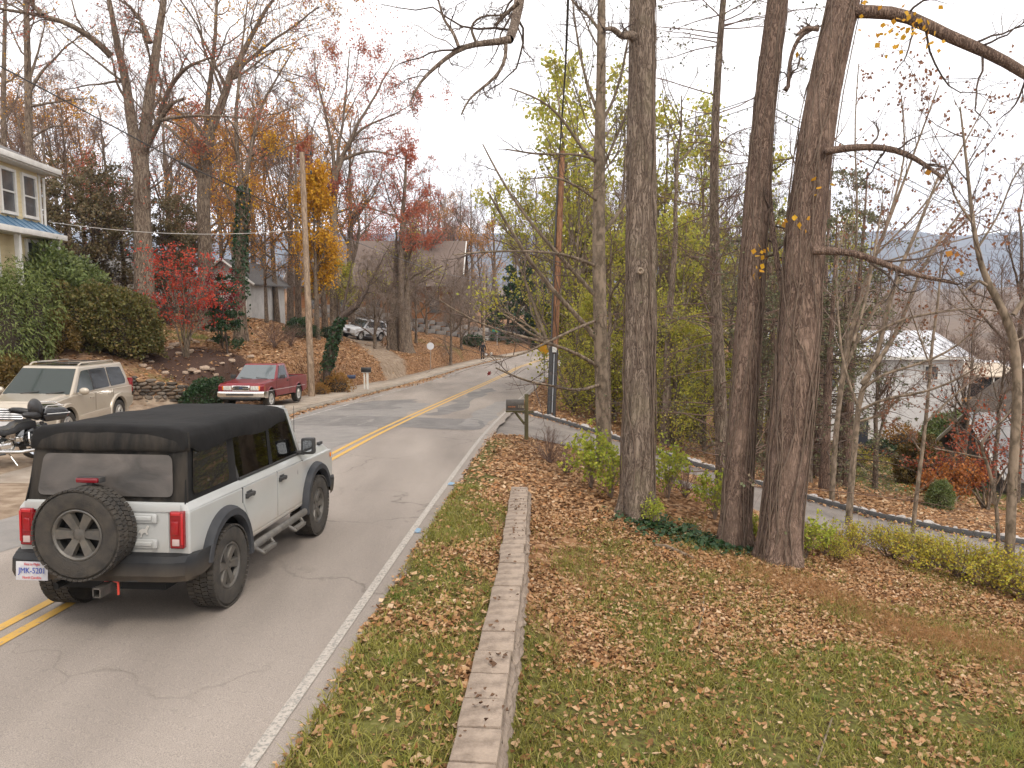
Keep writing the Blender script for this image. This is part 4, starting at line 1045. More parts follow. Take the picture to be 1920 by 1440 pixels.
def suv(name, label, paint, clad, simple=False):
    A = empty(name, (0, 0, 0), 0, label, 'car')
    prof = [(-2.28, .55), (-2.36, .62), (-2.36, .78), (-2.27, .84), (-2.30, 1.12), (1.02, 1.12), (2.15, 1.02), (2.30, .90), (2.33, .60), (2.22, .40), (1.90, .36)]
    prof += arc(1.395, .385, .47, 2, 178)+[(.88, .36), (-.88, .36)]+arc(-1.395, .385, .47, 2, 178)
    MB().prism(prof, -.90, .90).build('body', paint, A, bevel=.055, seg=3, wn_=True)
    MB().hexa([(.95, -.80, 1.05), (2.12, -.66, .98), (2.12, .66, .98), (.95, .80, 1.05), (.95, -.72, 1.165), (2.05, -.60, 1.055), (2.05, .60, 1.055), (.95, .72, 1.165)]).build('hood', paint, A, bevel=.05, seg=3, wn_=True)
    side, fx, rx = greenhouse(A, paint, -2.28, 1.12, -2.08, .38, .865, .68, 1.10, 1.80, .06)
    for sg in (-1, 1):
        for nm, pl, m in (('front_window', [(-.02, 1.16), (.86, 1.16), (.34, 1.68), (-.02, 1.70)], G_GREEN), ('rear_window', [(-.98, 1.18), (-.10, 1.17), (-.10, 1.70), (-.98, 1.70)], G_DARK), ('quarter_window', [(-2.02, 1.30), (-1.95, 1.20), (-1.05, 1.18), (-1.05, 1.70), (-1.88, 1.67)], G_DARK)):
            slab(rpoly([side(x, z, sg) for x, z in pl], .06), .006, nm, m, A)
        MB().box((-.06, 0, 0), (.06, .015, .55)).build('door_pillar', M_BLK, A, loc=side(0, 1.43, sg, .008), rot=(-sg*math.atan(.185/.7)*-1, 0, 0))
        mb = MB(); mb.tube([(-1.75, sg*.60, 1.81), (-1.68, sg*.60, 1.865), (.10, sg*.60, 1.865), (.24, sg*.60, 1.80)], .024, 8); mb.build('roof_rail', paint, A)
        MB().prism([(-.93, .40), (-.86, .62), (.86, .58), (.93, .40)], sg*.885, sg*.925).build('cladding', clad, A, bevel=.015)
        for cx in (-1.395, 1.395): arch_band('fender_flare', paint, A, cx, .40, .455, .575, .86, .945, 0, 180, sg, 22, .015)
        for cx in (-1.395, 1.395): wheel_liner(A, cx, .385, .462, sg*.5, sg*.88)
        for x, nm in ((.02, 'f'), (-1.0, 'r')):
            MB().box((x+.12, sg*.905, .985), (.20, .035, .04)).build('handle', paint, A, bevel=.012)
            MB().box((x-.08, sg*.8985, .87), (.009, .01, .46)).build('door_gap', M_UNDER, A)
        MB().box((.05, sg*.90, .33), (1.7, .10, .05)).build('running_board', M_BLK, A, bevel=.015)
        mr = MB(); mr.ellipsoid((.82, sg*1.03, 1.20), (.075, .125, .095)); mr.box((.82, sg*.93, 1.15), (.06, .10, .05)); mr.build('mirror', paint, A)
        hl = MB(); hl.hexa([(2.05, sg*.50, .74), (2.33, sg*.46, .76), (2.24, sg*.84, .78), (1.98, sg*.905, .80), (2.0, sg*.52, .93), (2.26, sg*.48, .89), (2.14, sg*.83, .96), (1.90, sg*.90, .98)])
        hl.build('headlamp', M_LENS, A, bevel=.03, seg=3)
        MB().box((-2.30, sg*.84, 1.12), (.10, .14, .42)).build('tail_lamp', M_RED, A, bevel=.03)
        MB().box((2.27, sg*.62, .52), (.10, .20, .09)).build('fog_lamp', M_LENS, A, bevel=.03)
        for x in (-1.395, 1.395): add_wheel(A, (x, sg*.80, .385), 'suv', sg, spin=x)
    slab([(fx(1.14), -.80, 1.14), (fx(1.14), .80, 1.14), (fx(1.74), .66, 1.74), (fx(1.74), -.66, 1.74)], .006, 'windscreen', G_GREEN, A)
    slab([(rx(1.24), .74, 1.24), (rx(1.24), -.74, 1.24), (rx(1.70), -.64, 1.70), (rx(1.70), .64, 1.70)], .006, 'rear_screen', G_DARK, A)
    for k, sg in enumerate((-.3, .3)): MB().tube([(1.12, sg-.05, 1.155), (1.05, sg+.35, 1.20)], .012, 5).build('wiper', M_BLK, A)
    MB().box((-.25, 0, 1.803), (.82, .90, .02)).build('sunroof', G_DARK, A, bevel=.008)
    MB().box((-1.2, 0, 1.87), (.05, 1.2, .025)).build('roof_bar', M_BLK, A); MB().box((-.1, 0, 1.87), (.05, 1.2, .025)).build('roof_bar', M_BLK, A)
    gr = MB().hexa([(2.28, -.40, .62), (2.36, -.36, .62), (2.36, .36, .62), (2.28, .40, .62), (2.20, -.42, .93), (2.30, -.40, .92), (2.30, .40, .92), (2.20, .42, .93)]).build('grille', M_CHROME, A, bevel=.02)
    for k in range(5): MB().box((2.335-.012*k, 0, .665+.052*k), (.05, .70, .026)).build('grille_slat', M_BLK, gr)
    MB().box((2.28, 0, .46), (.14, 1.1, .12)).build('air_intake', M_BLK, A, bevel=.03)
    MB().box((0, 0, .42), (4.2, 1.1, .26)).build('chassis', M_UNDER, A)
    MB().box((2.335, 0, .56), (.02, .34, .12)).build('number_plate', mat('plate_plain', (.55, .55, .56), .4), A)
    return A
M_GOLD = mat('champagne_car_paint', (.40, .345, .275), .3, .25, coat=.6, var=.04, vscale=2)
M_GOLDC = mat('champagne_cladding', (.36, .30, .235), .45, .1)
gold = suv('parked_suv', 'champagne gold estate car with sunroof parked in front of the stone wall', M_GOLD, M_GOLDC)
place_on_ground(gold, -12.5, 20.1, math.radians(-85.5), 2.79, 1.6, gz); gold.scale = (1.04, 1.04, 1.05)
M_WCAR = mat('white_car_paint', (.60, .61, .62), .3, .1, coat=.6)
far = suv('parked_suv', 'white estate car parked in the far drive behind bare trees', M_WCAR, M_BLK)
_p = at(680, 636, 63); place_on_ground(far, _p.x, _p.y, math.radians(-118), 2.79, 1.6, gz); far.scale = (.95, .95, .95)

# red pickup
M_REDP = mat('dark_red_car_paint', (.175, .007, .013), .3, .1, coat=.45, var=.08, vscale=2)
def pickup():
    A = empty('pickup_truck', (0, 0, 0), 0, 'dark red pickup truck with chrome bumper parked on the pavement', 'truck')
    prof = [(-2.33, .50), (-2.36, .60), (-2.36, 1.04), (-.58, 1.04), (.78, 1.02), (1.92, .93), (2.06, .84), (2.07, .50), (1.85, .42)]
    prof += arc(1.38, .345, .43, 8, 172)+[(.90, .42), (-.98, .42)]+arc(-1.42, .345, .43, 8, 172)
    MB().prism(prof, -.845, .845).build('body', M_REDP, A, bevel=.045, seg=3, wn_=True)
    MB().hexa([(.72, -.76, .95), (2.0, -.70, .86), (2.0, .70, .86), (.72, .76, .95), (.72, -.66, 1.055), (1.93, -.60, .955), (1.93, .60, .955), (.72, .66, 1.055)]).build('hood', M_REDP, A, bevel=.04, seg=3, wn_=True)
    side, fx, rx = greenhouse(A, M_REDP, -.60, .88, -.50, .22, .80, .64, 1.0, 1.60, .05)
    for sg in (-1, 1):
        slab(rpoly([side(x, z, sg) for x, z in [(-.34, 1.06), (.62, 1.06), (.20, 1.52), (-.34, 1.53)]], .05), .006, 'door_window', G_DARK, A)
        MB().box((.12, sg*.8445, .73), (.009, .008, .56)).build('door_gap', M_UNDER, A, loc=(.78, 0, 0)); MB().box((-.42, sg*.8445, .73), (.009, .008, .56)).build('door_gap', M_UNDER, A)
        MB().box((-.57, sg*.8445, .76), (.012, .008, .5)).build('bed_gap', M_UNDER, A)
        MB().box((-.22, sg*.855, .95), (.14, .02, .05)).build('handle', M_BLK, A, bevel=.008)
        MB().box((-.2, sg*.849, .66), (3.9, .008, .018)).build('side_crease', mat('silver_pinstripe', (.5, .45, .45), .4), A)
        mr = MB(); mr.box((.58, sg*.95, 1.12), (.09, .19, .14)); mr.box((.58, sg*.86, 1.08), (.05, .12, .04)); mr.build('mirror', M_BLK, A, bevel=.025)
        MB().box((2.055, sg*.50, .775), (.04, .30, .16)).build('headlamp', M_LENS, A, bevel=.012)
        MB().hexa([(2.04, sg*.655, .70), (2.08, sg*.655, .70), (2.0, sg*.83, .70), (1.96, sg*.852, .70), (2.04, sg*.655, .85), (2.08, sg*.655, .85), (2.0, sg*.83, .85), (1.96, sg*.852, .85)]).build('indicator', M_AMBER, A, bevel=.006)
        MB().box((-2.355, sg*.72, .82), (.03, .16, .32)).build('tail_lamp', M_RED, A, bevel=.01)
        for cx in (-1.42, 1.38):
            wheel_liner(A, cx, .345, .42, sg*.5, sg*.835); add_wheel(A, (cx, sg*.745, .345), 'pickup', sg, spin=cx*2)
            arch_band('fender_lip', M_REDP, A, cx, .35, .425, .465, .82, .868, 6, 174, sg, 20)
        MB().box((-1.46, sg*.80, 1.05), (1.76, .09, .04)).build('bed_rail', M_REDP, A, bevel=.015)
    MB().box((-1.46, 0, 1.045), (1.72, 1.46, .012)).build('truck_bed', M_UNDER, A)
    MB().box((-2.33, 0, 1.06), (.06, 1.5, .05)).build('bed_rail', M_REDP, A, bevel=.015)
    ml = mat('load_timber', (.20, .14, .09), .9)
    MB().tube([(-.75, -.2, 1.10), (-1.6, .3, 1.16)], .035, 6).build('load_pole', ml, A); MB().tube([(-.70, .45, 1.32), (-1.9, .1, 1.10)], .02, 6).build('load_pole', ml, A)
    MB().ellipsoid((-1.5, -.1, 1.08), (.5, .4, .12)).build('load_tarp', mat('dark_tarp', (.05, .02, .02), .8), A)
    slab([(fx(1.04), -.74, 1.04), (fx(1.04), .74, 1.04), (fx(1.55), .62, 1.55), (fx(1.55), -.62, 1.55)], .006, 'windscreen', mat('pale_reflecting_glass', (.10, .115, .12), .05, spec=.7), A)
    slab([(rx(1.10), .70, 1.10), (rx(1.10), -.70, 1.10), (rx(1.5), -.60, 1.5), (rx(1.5), .60, 1.5)], .006, 'rear_screen', G_DARK, A)
    MB().tube([(.90, -.1, 1.05), (.84, -.55, 1.10)], .012, 5).build('wiper', M_BLK, A); MB().tube([(.90, .5, 1.05), (.84, .05, 1.10)], .012, 5).build('wiper', M_BLK, A)
    g = MB().box((2.06, 0, .775), (.05, .66, .19)).build('grille', M_CHROME, A, bevel=.015)
    for k in range(2): MB().box((2.078, 0, .74+.075*k), (.03, .56, .045)).build('grille_slat', M_BLK, g, bevel=.008)
    MB().ellipsoid((2.09, 0, .775), (.012, .07, .03)).build('grille_badge', mat('badge_blue', (.03, .05, .12), .3), g)
    V = []
    for (yy, dx) in ((-.90, -.26), (-.86, -.08), (-.6, .0), (.6, .0), (.86, -.08), (.90, -.26)):
        for (x, z) in ((.0, .66), (.12, .655), (.15, .60), (.14, .46), (.02, .42)): V.append((2.04+x+dx, yy, z))
    fs = [(i*5+j, i*5+j+1, (i+1)*5+j+1, (i+1)*5+j) for i in range(5) for j in range(4)]+[(4, 3, 2, 1, 0), (25, 26, 27, 28, 29)]
    b_ = MB().add(V, fs).build('front_bumper', M_CHROME, A, angle=30)
    MB().box((2.185, 0, .545), (.03, 1.0, .055)).build('bumper_slot', M_BLK, b_)
    MB().box((2.15, 0, .42), (.08, 1.5, .08)).build('air_dam', M_BLK, A, bevel=.02)
    MB().box((0, 0, .42), (4.0, 1.0, .22)).build('chassis', M_UNDER, A)
    return A
pk = pickup()
place_on_ground(pk, -9.6, 28.3, math.radians(-94), 2.8, 1.45, lambda x, y: float(zr(y))+.125, .0)

# touring motorcycle
def motorcycle():
    A = empty('motorcycle', (0, 0, 0), 0, 'black touring motorcycle with chrome pipes, padded backrest and top case', 'motorcycle')
    MBK = mat('gloss_black_paint', (.010, .010, .011), .12, coat=.8); LTH = mat('black_leather', (.018, .017, .017), .38, bump=.2, bscale=30); CH = M_CHROME
    DK = mat('dark_engine_metal', (.05, .05, .05), .4, .6)
    def wh(x, R, W):
        w = empty('wheel', (x, 0, R), 0, parent=A)
        t = MB().lathe([(R*.70, -W*.4), (R*.86, -W*.52), (R*.97, -W*.36), (R, 0), (R*.97, W*.36), (R*.86, W*.52), (R*.70, W*.4)], 32, closed=True).build('tyre', M_TYRE, w)
        r = MB().lathe([(R*.72, -W*.42), (R*.62, -W*.35), (R*.60, W*.35), (R*.72, W*.42)], 32)
        for k in range(9):
            a = 2*math.pi*k/9; r.tube([(math.cos(a)*R*.12, 0, math.sin(a)*R*.12), (math.cos(a)*R*.64, 0, math.sin(a)*R*.64)], .012, 5)
        r.lathe([(.001, -W*.5), (R*.16, -W*.5), (R*.16, W*.5), (.001, W*.5)], 16)
        r.build('rim', CH, w)
    wh(-.80, .325, .18); wh(.83, .325, .13)
    # rear fender and saddlebags
    P = arc(-.80, .325, .375, 10, 175, 14); k = len(P); V = []
    for x, z in P: V += [(x, -.10, z-.05), (x, -.085, z), (x, .085, z), (x, .10, z-.05)]
    MB().add(V, [(i*4+j, i*4+j+1, i*4+j+5, i*4+j+4) for i in range(k-1) for j in range(3)]).build('rear_fender', MBK, A)
    P = arc(.83, .325, .37, 5, 165, 14); V = []
    for x, z in P: V += [(x, -.08, z-.06), (x, -.065, z), (x, .065, z), (x, .08, z-.06)]
    MB().add(V, [(i*4+j, i*4+j+1, i*4+j+5, i*4+j+4) for i in range(k-1) for j in range(3)]).build('front_fender', MBK, A)
    for sg in (-1, 1):
        b = MB().hexa([(-1.12, sg*.20, .34), (-.50, sg*.20, .40), (-.54, sg*.40, .42), (-1.12, sg*.42, .36), (-1.14, sg*.19, .64), (-.48, sg*.19, .60), (-.54, sg*.36, .58), (-1.12, sg*.40, .62)]).build('saddlebag', MBK, A, bevel=.06, seg=4)
        MB().hexa([(-1.13, sg*.20, .625), (-.47, sg*.20, .585), (-.53, sg*.365, .57), (-1.12, sg*.405, .605), (-1.12, sg*.21, .68), (-.50, sg*.21, .635), (-.56, sg*.34, .625), (-1.11, sg*.38, .665)]).build('bag_lid', MBK, b, bevel=.02, seg=3)
        MB().tube([(-1.08, sg*.33, .685), (-.80, sg*.37, .68), (-.62, sg*.33, .65), (-.66, sg*.25, .66)], .009, 6).build('lid_rail', CH, b)
        MB().tube([(-.52, sg*.30, .66), (-.46, sg*.43, .56), (-.50, sg*.44, .36), (-.62, sg*.43, .34), (-1.0, sg*.45, .34)], .016, 8).build('guard_bar', CH, A)
        MB().tube([(.30, sg*.12, .52), (.12, sg*.19, .33), (-.35, sg*.28, .27), (-1.22, sg*.30, .30)], [.028, .034, .042, .05], 10).build('exhaust_pipe', CH, A)
        MB().tube([(.86, sg*.10, .32), (.72, sg*.11, .70), (.58, sg*.12, 1.0)], [.035, .032, .03], 10).build('fork_leg', CH, A)
        MB().tube([(.55, sg*.06, 1.02), (.50, sg*.24, 1.10), (.38, sg*.38, 1.08), (.22, sg*.43, 1.03)], .016, 8).build('handlebar', CH, A)
        MB().tube([(.32, sg*.405, 1.062), (.20, sg*.435, 1.025)], .022, 8).build('grip', M_BLK, A)
        MB().ellipsoid((.46, sg*.40, 1.22), (.03, .075, .045)).build('mirror', CH, A)
        MB().box((.12, sg*.36, .30), (.34, .10, .025)).build('footboard', M_BLK, A, bevel=.01)
        MB().tube([(.42, sg*.14, .72), (.50, sg*.42, .60), (.48, sg*.42, .36), (.38, sg*.18, .26)], .018, 8).build('engine_guard', CH, A)
        MB().box((-.78, sg*.27, .82), (.08, .04, .06)).build('speaker_pod', MBK, A, bevel=.015)
    # engine
    eg = MB().box((.02, 0, .40), (.50, .24, .26)).build('engine', DK, A, bevel=.04, seg=3)
    for a, x in ((-.4, -.08), (.4, .16)):
        for k in range(6):
            Rm = Matrix.Rotation(a, 3, 'Y'); c = Vector((.04, 0, .48))+Rm @ Vector((0, 0, .05+.035*k)); MB().box(c, (.17, .20, .018), Rm).build('cooling_fin', CH, eg)
    MB().lathe([(.001, -.05), (.10, -.05), (.13, -.02), (.13, .05)], 24, c=(-.16, .19, .40)).build('clutch_cover', CH, eg, rot=(0, 0, 0))
    MB().hexa([(-.26, .12, .30), (.26, .12, .28), (.26, .22, .30), (-.26, .22, .32), (-.26, .12, .50), (.26, .12, .48), (.26, .21, .46), (-.26, .21, .48)]).build('primary_cover', CH, eg, bevel=.05, seg=3)
    MB().box((-.38, .19, .52), (.16, .08, .12)).build('side_cover', CH, A, bevel=.03)
    MB().ellipsoid((.30, 0, .80), (.30, .16, .14)).build('fuel_tank', MBK, A)
    # seats and backrest
    V = []
    for x, w, z0, z1 in ((.10, .10, .66, .76), (0, .15, .64, .735), (-.15, .19, .62, .715), (-.30, .185, .64, .74), (-.36, .17, .66, .80), (-.45, .15, .68, .83), (-.62, .15, .70, .84), (-.74, .13, .70, .83)):
        for yy, zz in ((-1, .0), (-1.02, .5), (-.8, .9), (-.4, .97), (0, .94), (.4, .97), (.8, .9), (1.02, .5), (1, 0)): V.append((x, yy*w, z0+(z1-z0)*zz+(.025 if abs(yy) > .7 and zz > .5 else 0)))
    MB().add(V, [(i*9+j, i*9+j+1, (i+1)*9+j+1, (i+1)*9+j) for i in range(7) for j in range(8)]+[tuple(range(8, -1, -1)), tuple(63+j for j in range(9))]).build('saddle', LTH, A, angle=70)
    bk = MB(); bk.ellipsoid((-.79, 0, 1.05), (.095, .27, .23)); bk.build('backrest', LTH, A)
    for sg in (-1, 1): MB().tube([(-.76, sg*.18, .96), (-.62, sg*.27, .99), (-.48, sg*.29, 1.02), (-.42, sg*.26, 1.03)], [.07, .075, .06, .035], 10).build('armrest', LTH, A)
    tc = MB().hexa([(-1.26, -.26, .82), (-.84, -.28, .82), (-.84, .28, .82), (-1.26, .26, .82), (-1.34, -.29, .97), (-.80, -.31, .99), (-.80, .31, .99), (-1.34, .29, .97)]).build('top_case', MBK, A, bevel=.05, seg=4)
    MB().hexa([(-1.34, -.29, .98), (-.80, -.31, 1.0), (-.80, .31, 1.0), (-1.34, .29, .98), (-1.27, -.25, 1.08), (-.86, -.27, 1.11), (-.86, .27, 1.11), (-1.27, .25, 1.08)]).build('case_lid', MBK, tc, bevel=.04, seg=4)
    MB().tube([(-.86, .315, .995), (-1.33, .30, .975), (-1.36, .0, .975), (-1.33, -.30, .975), (-.86, -.315, .995)], .010, 6).build('case_trim', CH, tc)
    MB().tube([(-.88, .22, 1.10), (-.92, .22, 1.15), (-1.24, .20, 1.13), (-1.28, .15, 1.10), (-1.28, -.15, 1.10), (-1.24, -.20, 1.13), (-.92, -.22, 1.15), (-.88, -.22, 1.10)], .010, 6).build('luggage_rack', CH, tc)
    MB().box((-1.345, 0, .90), (.03, .36, .05)).build('tail_lamp', M_RED, tc, bevel=.012)
    # fairing, lamp, windscreen
    MB().hexa([(.50, -.26, .88), (.78, -.20, .84), (.78, .20, .84), (.50, .26, .88), (.46, -.36, 1.14), (.70, -.28, 1.16), (.70, .28, 1.16), (.46, .36, 1.14)]).build('fairing', MBK, A, bevel=.07, seg=4)
    MB().lathe([(.001, .06), (.07, .05), (.095, .0), (.095, -.04)], 20, axis='X', c=(.79, 0, .96)).build('headlamp', M_LENS, A)
    V = []
    for z, x, w in ((1.14, .66, .25), (1.30, .56, .25), (1.44, .46, .20)):
        for q in range(7): t = q/6*2-1; V.append((x-.10*t*t, t*w, z-.03*t*t))
    MB().add(V, [(i*7+j, i*7+j+1, (i+1)*7+j+1, (i+1)*7+j) for i in range(2) for j in range(6)]).build('wind_shield', glass_mat('shield_plastic', (.75, .76, .78)), A)
    MB().tube([(.60, .02, .92), (.30, .04, .62), (-.30, .04, .36), (-.80, .12, .32)], .03, 8).build('frame', M_BLK, A)
    MB().tube([(-.18, .14, .28), (-.26, .38, .02)], .014, 6).build('side_stand', CH, A)
    return A
mc = motorcycle()
_px, _py = -10.75, 15.0
mc.location = (_px, _py, gz(_px, _py)+.005); mc.rotation_euler = (math.radians(-6), 0, math.radians(-122)); mc.scale = (1.03, 1.03, 1.03)
# ------------------------------------------------------------ buildings
M_YWALL = mat('cream_yellow_siding', (.60, .50, .30), .8, col2=(.53, .43, .25), vscale=1.5)
M_TRIM = mat('white_trim', (.66, .64, .60), .7, col2=(.55, .53, .49), vscale=3)
M_GLASSW = mat('dark_window_pane', (.06, .065, .07), .06, spec=.9, col2=(.12, .12, .12), vscale=2)
M_BLUER = mat('blue_metal_roof', (.09, .17, .26), .4, .2, col2=(.13, .21, .30), vscale=2)
M_SHINGLE = mat('grey_shingles', (.16, .15, .145), .9, col2=(.10, .095, .09), vscale=9)
def window(parent, c, w, h, d=None, name='window', frame=M_TRIM, fw=.09, mid=True, depth=.10):
    "window centred on c in a wall; d = (unit vector along the wall, outward normal)"
    ax, nr = Vector(d[0]), Vector(d[1]); c = Vector(c); up = Vector((0, 0, 1))
    R = Matrix((ax, nr, up)).transposed()
    p = MB().box(c+nr*.01, (w, .03, h), R).build(name, M_GLASSW, parent)
    for s_, sz, nm in (((-1, 0), (fw, depth, h+2*fw), 'frame'), ((1, 0), (fw, depth, h+2*fw), 'frame'), ((0, 1), (w, depth, fw), 'frame'), ((0, -1), (w, depth*1.5, fw), 'sill')):
        MB().box(c+ax*s_[0]*(w/2+fw/2)+up*s_[1]*(h/2+fw/2)+nr*.03, sz, R).build(nm, frame, p)
    if mid: MB().box(c+nr*.035, (w, .05, .05), R).build('sash_rail', frame, p)
    return p
def boards(parent, a, b, z0, z1, step, m, nr, name='siding_board', skip=None):
    "lapped boards on the wall from a to b"
    a, b = Vector(a), Vector(b); L = (b-a).length; ax = (b-a)/L; n = Vector(nr); z = z0
    me = None
    while z < z1-.01:
        if me is None:
            P = [(-L/2, 0, 0), (L/2, 0, 0), (L/2, .016, 0), (-L/2, .016, 0), (-L/2, 0, step), (L/2, 0, step), (L/2, .003, step), (-L/2, .003, step)]
            me = MB().hexa(P).mesh(name); me.materials.append(m)
        o = link(name, me, None, parent); R = Matrix((ax, n, Vector((0, 0, 1)))).transposed().to_4x4()
        o.matrix_local = Matrix.Translation(Vector(((a.x+b.x)/2, (a.y+b.y)/2, z))) @ R
        z += step
# --- cream house at the left
hy = empty('cream_house', (-16, 22, .9), 0, 'cream yellow two-storey house with white gutters and blue porch roof', 'house')
hy_in = hy
_C = Vector((-15.35, 24.9, 0)); _d = Vector((-.129, .9916, 0)).normalized(); _n = Vector((_d.y, -_d.x, 0))
def hp_(s_, out=0.0, z=0.0): p = _C-_d*s_+_n*out; return Vector((p.x, p.y, z))-Vector(hy.location)
def hquad(s0, s1, o0, o1, z0, z1, name, m, bevel=0): 
    return MB().hexa([hp_(s1, o0, z0), hp_(s0, o0, z0), hp_(s0, o1, z0), hp_(s1, o1, z0), hp_(s1, o0, z1), hp_(s0, o0, z1), hp_(s0, o1, z1), hp_(s1, o1, z1)]).build(name, m, hy, bevel=bevel)
hquad(.02, 4.6, -7, -.02, .3, 7.1, 'wall', M_YWALL)
_L = Vector(hy.location)
boards(hy, hp_(4.6, 0, 0), hp_(.12, 0, 0), .3-_L.z, 7.1-_L.z, .155, M_YWALL, _n)
hquad(0, .12, -.10, .035, .3, 7.1, 'corner_board', M_TRIM)
hquad(-.02, .12, -.25, -.101, .3, 7.1, 'corner_board', M_TRIM)
MB().tube([hp_(-.09, .09, 7.0), hp_(-.09, .06, 5.4)], .04, 8).build('downpipe', M_TRIM, hy)
for s_ in (.78, 2.05, 3.6): window(hy, hp_(s_, 0, 6.28), .74, 1.22, (_d, _n))
for s_ in (.85, 3.2): window(hy, hp_(s_, 0, 4.2), .62, 1.25, (_d, _n))
hquad(-.45, 4.9, -7.4, .42, 7.12, 7.22, 'soffit', M_TRIM)
hquad(-.5, 4.9, .36, .50, 7.16, 7.34, 'gutter', M_TRIM, .02)
hquad(-.52, -.40, -7.4, .36, 7.16, 7.34, 'fascia', M_TRIM)
MB().add([hp_(-.5, .46, 7.30), hp_(4.9, .46, 7.30), hp_(4.9, -7.4, 7.30), hp_(-.5, -7.4, 7.30), hp_(2, -3.5, 9.2), hp_(2.6, -3.5, 9.2)], [(0, 1, 5, 4), (2, 3, 4, 5), (3, 0, 4), (1, 2, 5), (3, 2, 1, 0)]).build('roof', M_SHINGLE, hy)
# porch roof
pr = MB().hexa([hp_(4.6, .0, 5.16), hp_(-.38, .0, 5.16), hp_(-.38, .50, 5.06), hp_(4.6, .50, 5.06), hp_(4.6, .0, 5.52), hp_(-.05, .0, 5.52), hp_(-.38, .50, 5.16), hp_(4.6, .50, 5.16)]).build('porch_roof', M_BLUER, hy)
for k in range(11):
    s_ = -.15+k*.46; MB().hexa([hp_(s_+.015, .02, 5.51), hp_(s_-.015, .02, 5.51), hp_(s_-.015, .50, 5.155), hp_(s_+.015, .50, 5.155), hp_(s_+.015, .02, 5.55), hp_(s_-.015, .02, 5.55), hp_(s_-.015, .50, 5.195), hp_(s_+.015, .50, 5.195)]).build('roof_seam', M_BLUER, pr)
hquad(-.44, 4.6, .46, .58, 4.98, 5.16, 'porch_gutter', M_TRIM, .02)
hquad(-.44, -.34, -.1, .47, 4.98, 5.18, 'porch_fascia', M_TRIM)
hquad(-.34, 4.6, .0, .47, 4.97, 5.055, 'porch_ceiling', M_TRIM)
for s_ in (-.2, 2.3, 4.3): hquad(s_, s_+.14, .30, .44, .8, 4.98, 'porch_post', M_TRIM)

_hook = hp_(-.2, .1, 5.6)*1.2
hy.location = Vector((-19.52, 26.4, .266)); hy.scale = (1.2, 1.2, 1.2); HOUSE_HOOK = _hook+Vector(hy.location)      # the house stands up on the bank
# --- white house in the hollow
hw_ = empty('white_house', (25, 50, -7.3), 0, 'white clapboard house with pale metal roof down among the trees', 'house')
L = Vector(hw_.location)
M_WSID = mat('white_clapboard', (.62, .61, .60), .75, col2=(.52, .51, .50), vscale=1.2)
M_WROOF = mat('pale_metal_roof', (.46, .46, .48), .42, .25, col2=(.55, .55, .57), vscale=1.4)
x0, x1, y0, y1 = 18.5, 30.45, 49.5, 58.5
MB().box(Vector(((x0+x1)/2, (y0+y1)/2+.02, -4.2))-L, (x1-x0, y1-y0, 6.8)).build('wall', M_WSID, hw_)
boards(hw_, Vector((x0, y0, 0))-L, Vector((x1, y0, 0))-L, -7.4-L.z, -.95-L.z, .19, M_WSID, (0, -1, 0))
for x in (x0+.08, x1-.08): MB().box(Vector((x, y0-.02, -4.2))-L, (.16, .06, 6.7)).build('corner_board', M_TRIM, hw_)
zr_, ze = .62, -.92
for sg, nm in ((-1, 'f'), (1, 'b')):
    ym, ye = 54.0, 54.0+sg*5.05
    sl = MB().hexa([Vector(p)-L for p in ((x0-.4, ye, ze-.06), (x1+.4, ye, ze-.06), (x1+.4, ym, zr_-.06), (x0-.4, ym, zr_-.06), (x0-.4, ye, ze+.02), (x1+.4, ye, ze+.02), (x1+.4, ym, zr_+.02), (x0-.4, ym, zr_+.02))]).build('roof', M_WROOF, hw_)
    if sg < 0:
        k = x0-.38
        while k < x1+.4:
            MB().hexa([Vector(p)-L for p in ((k-.02, ye, ze+.02), (k+.02, ye, ze+.02), (k+.02, ym, zr_+.02), (k-.02, ym, zr_+.02), (k-.02, ye, ze+.07), (k+.02, ye, ze+.07), (k+.02, ym, zr_+.07), (k-.02, ym, zr_+.07))]).build('roof_seam', M_WROOF, sl); k += .45
MB().box(Vector(((x0+x1)/2, 48.93, -1.0))-L, (x1-x0+.9, .08, .2)).build('fascia', M_TRIM, hw_)
MB().add([Vector(p)-L for p in ((x1, y0, -.95), (x1, y1, -.95), (x1, 54, .55))], [(0, 1, 2)]).build('gable', M_WSID, hw_)
window(hw_, Vector((28.3, y0, -2.05))-L, .85, .9, ((1, 0, 0), (0, -1, 0)), mid=False)
window(hw_, Vector((21.5, y0, -2.3))-L, .9, 1.3, ((1, 0, 0), (0, -1, 0)))
dr = MB().box(Vector((23.75, y0-.03, -6.15))-L, (.95, .06, 2.1)).build('door', mat('dark_door', (.03, .035, .045), .5), hw_)
MB().box(Vector((23.75, y0-.065, -5.6))-L, (.7, .02, .8)).build('door_pane', M_GLASSW, dr)
for x in (23.2, 24.3): MB().box(Vector((x, y0-.04, -6.1))-L, (.12, .08, 2.25)).build('door_frame', M_TRIM, dr)
MB().box(Vector((23.75, y0-.8, -7.28))-L, (1.6, 1.5, .2)).build('doorstep', M_CONC, hw_)

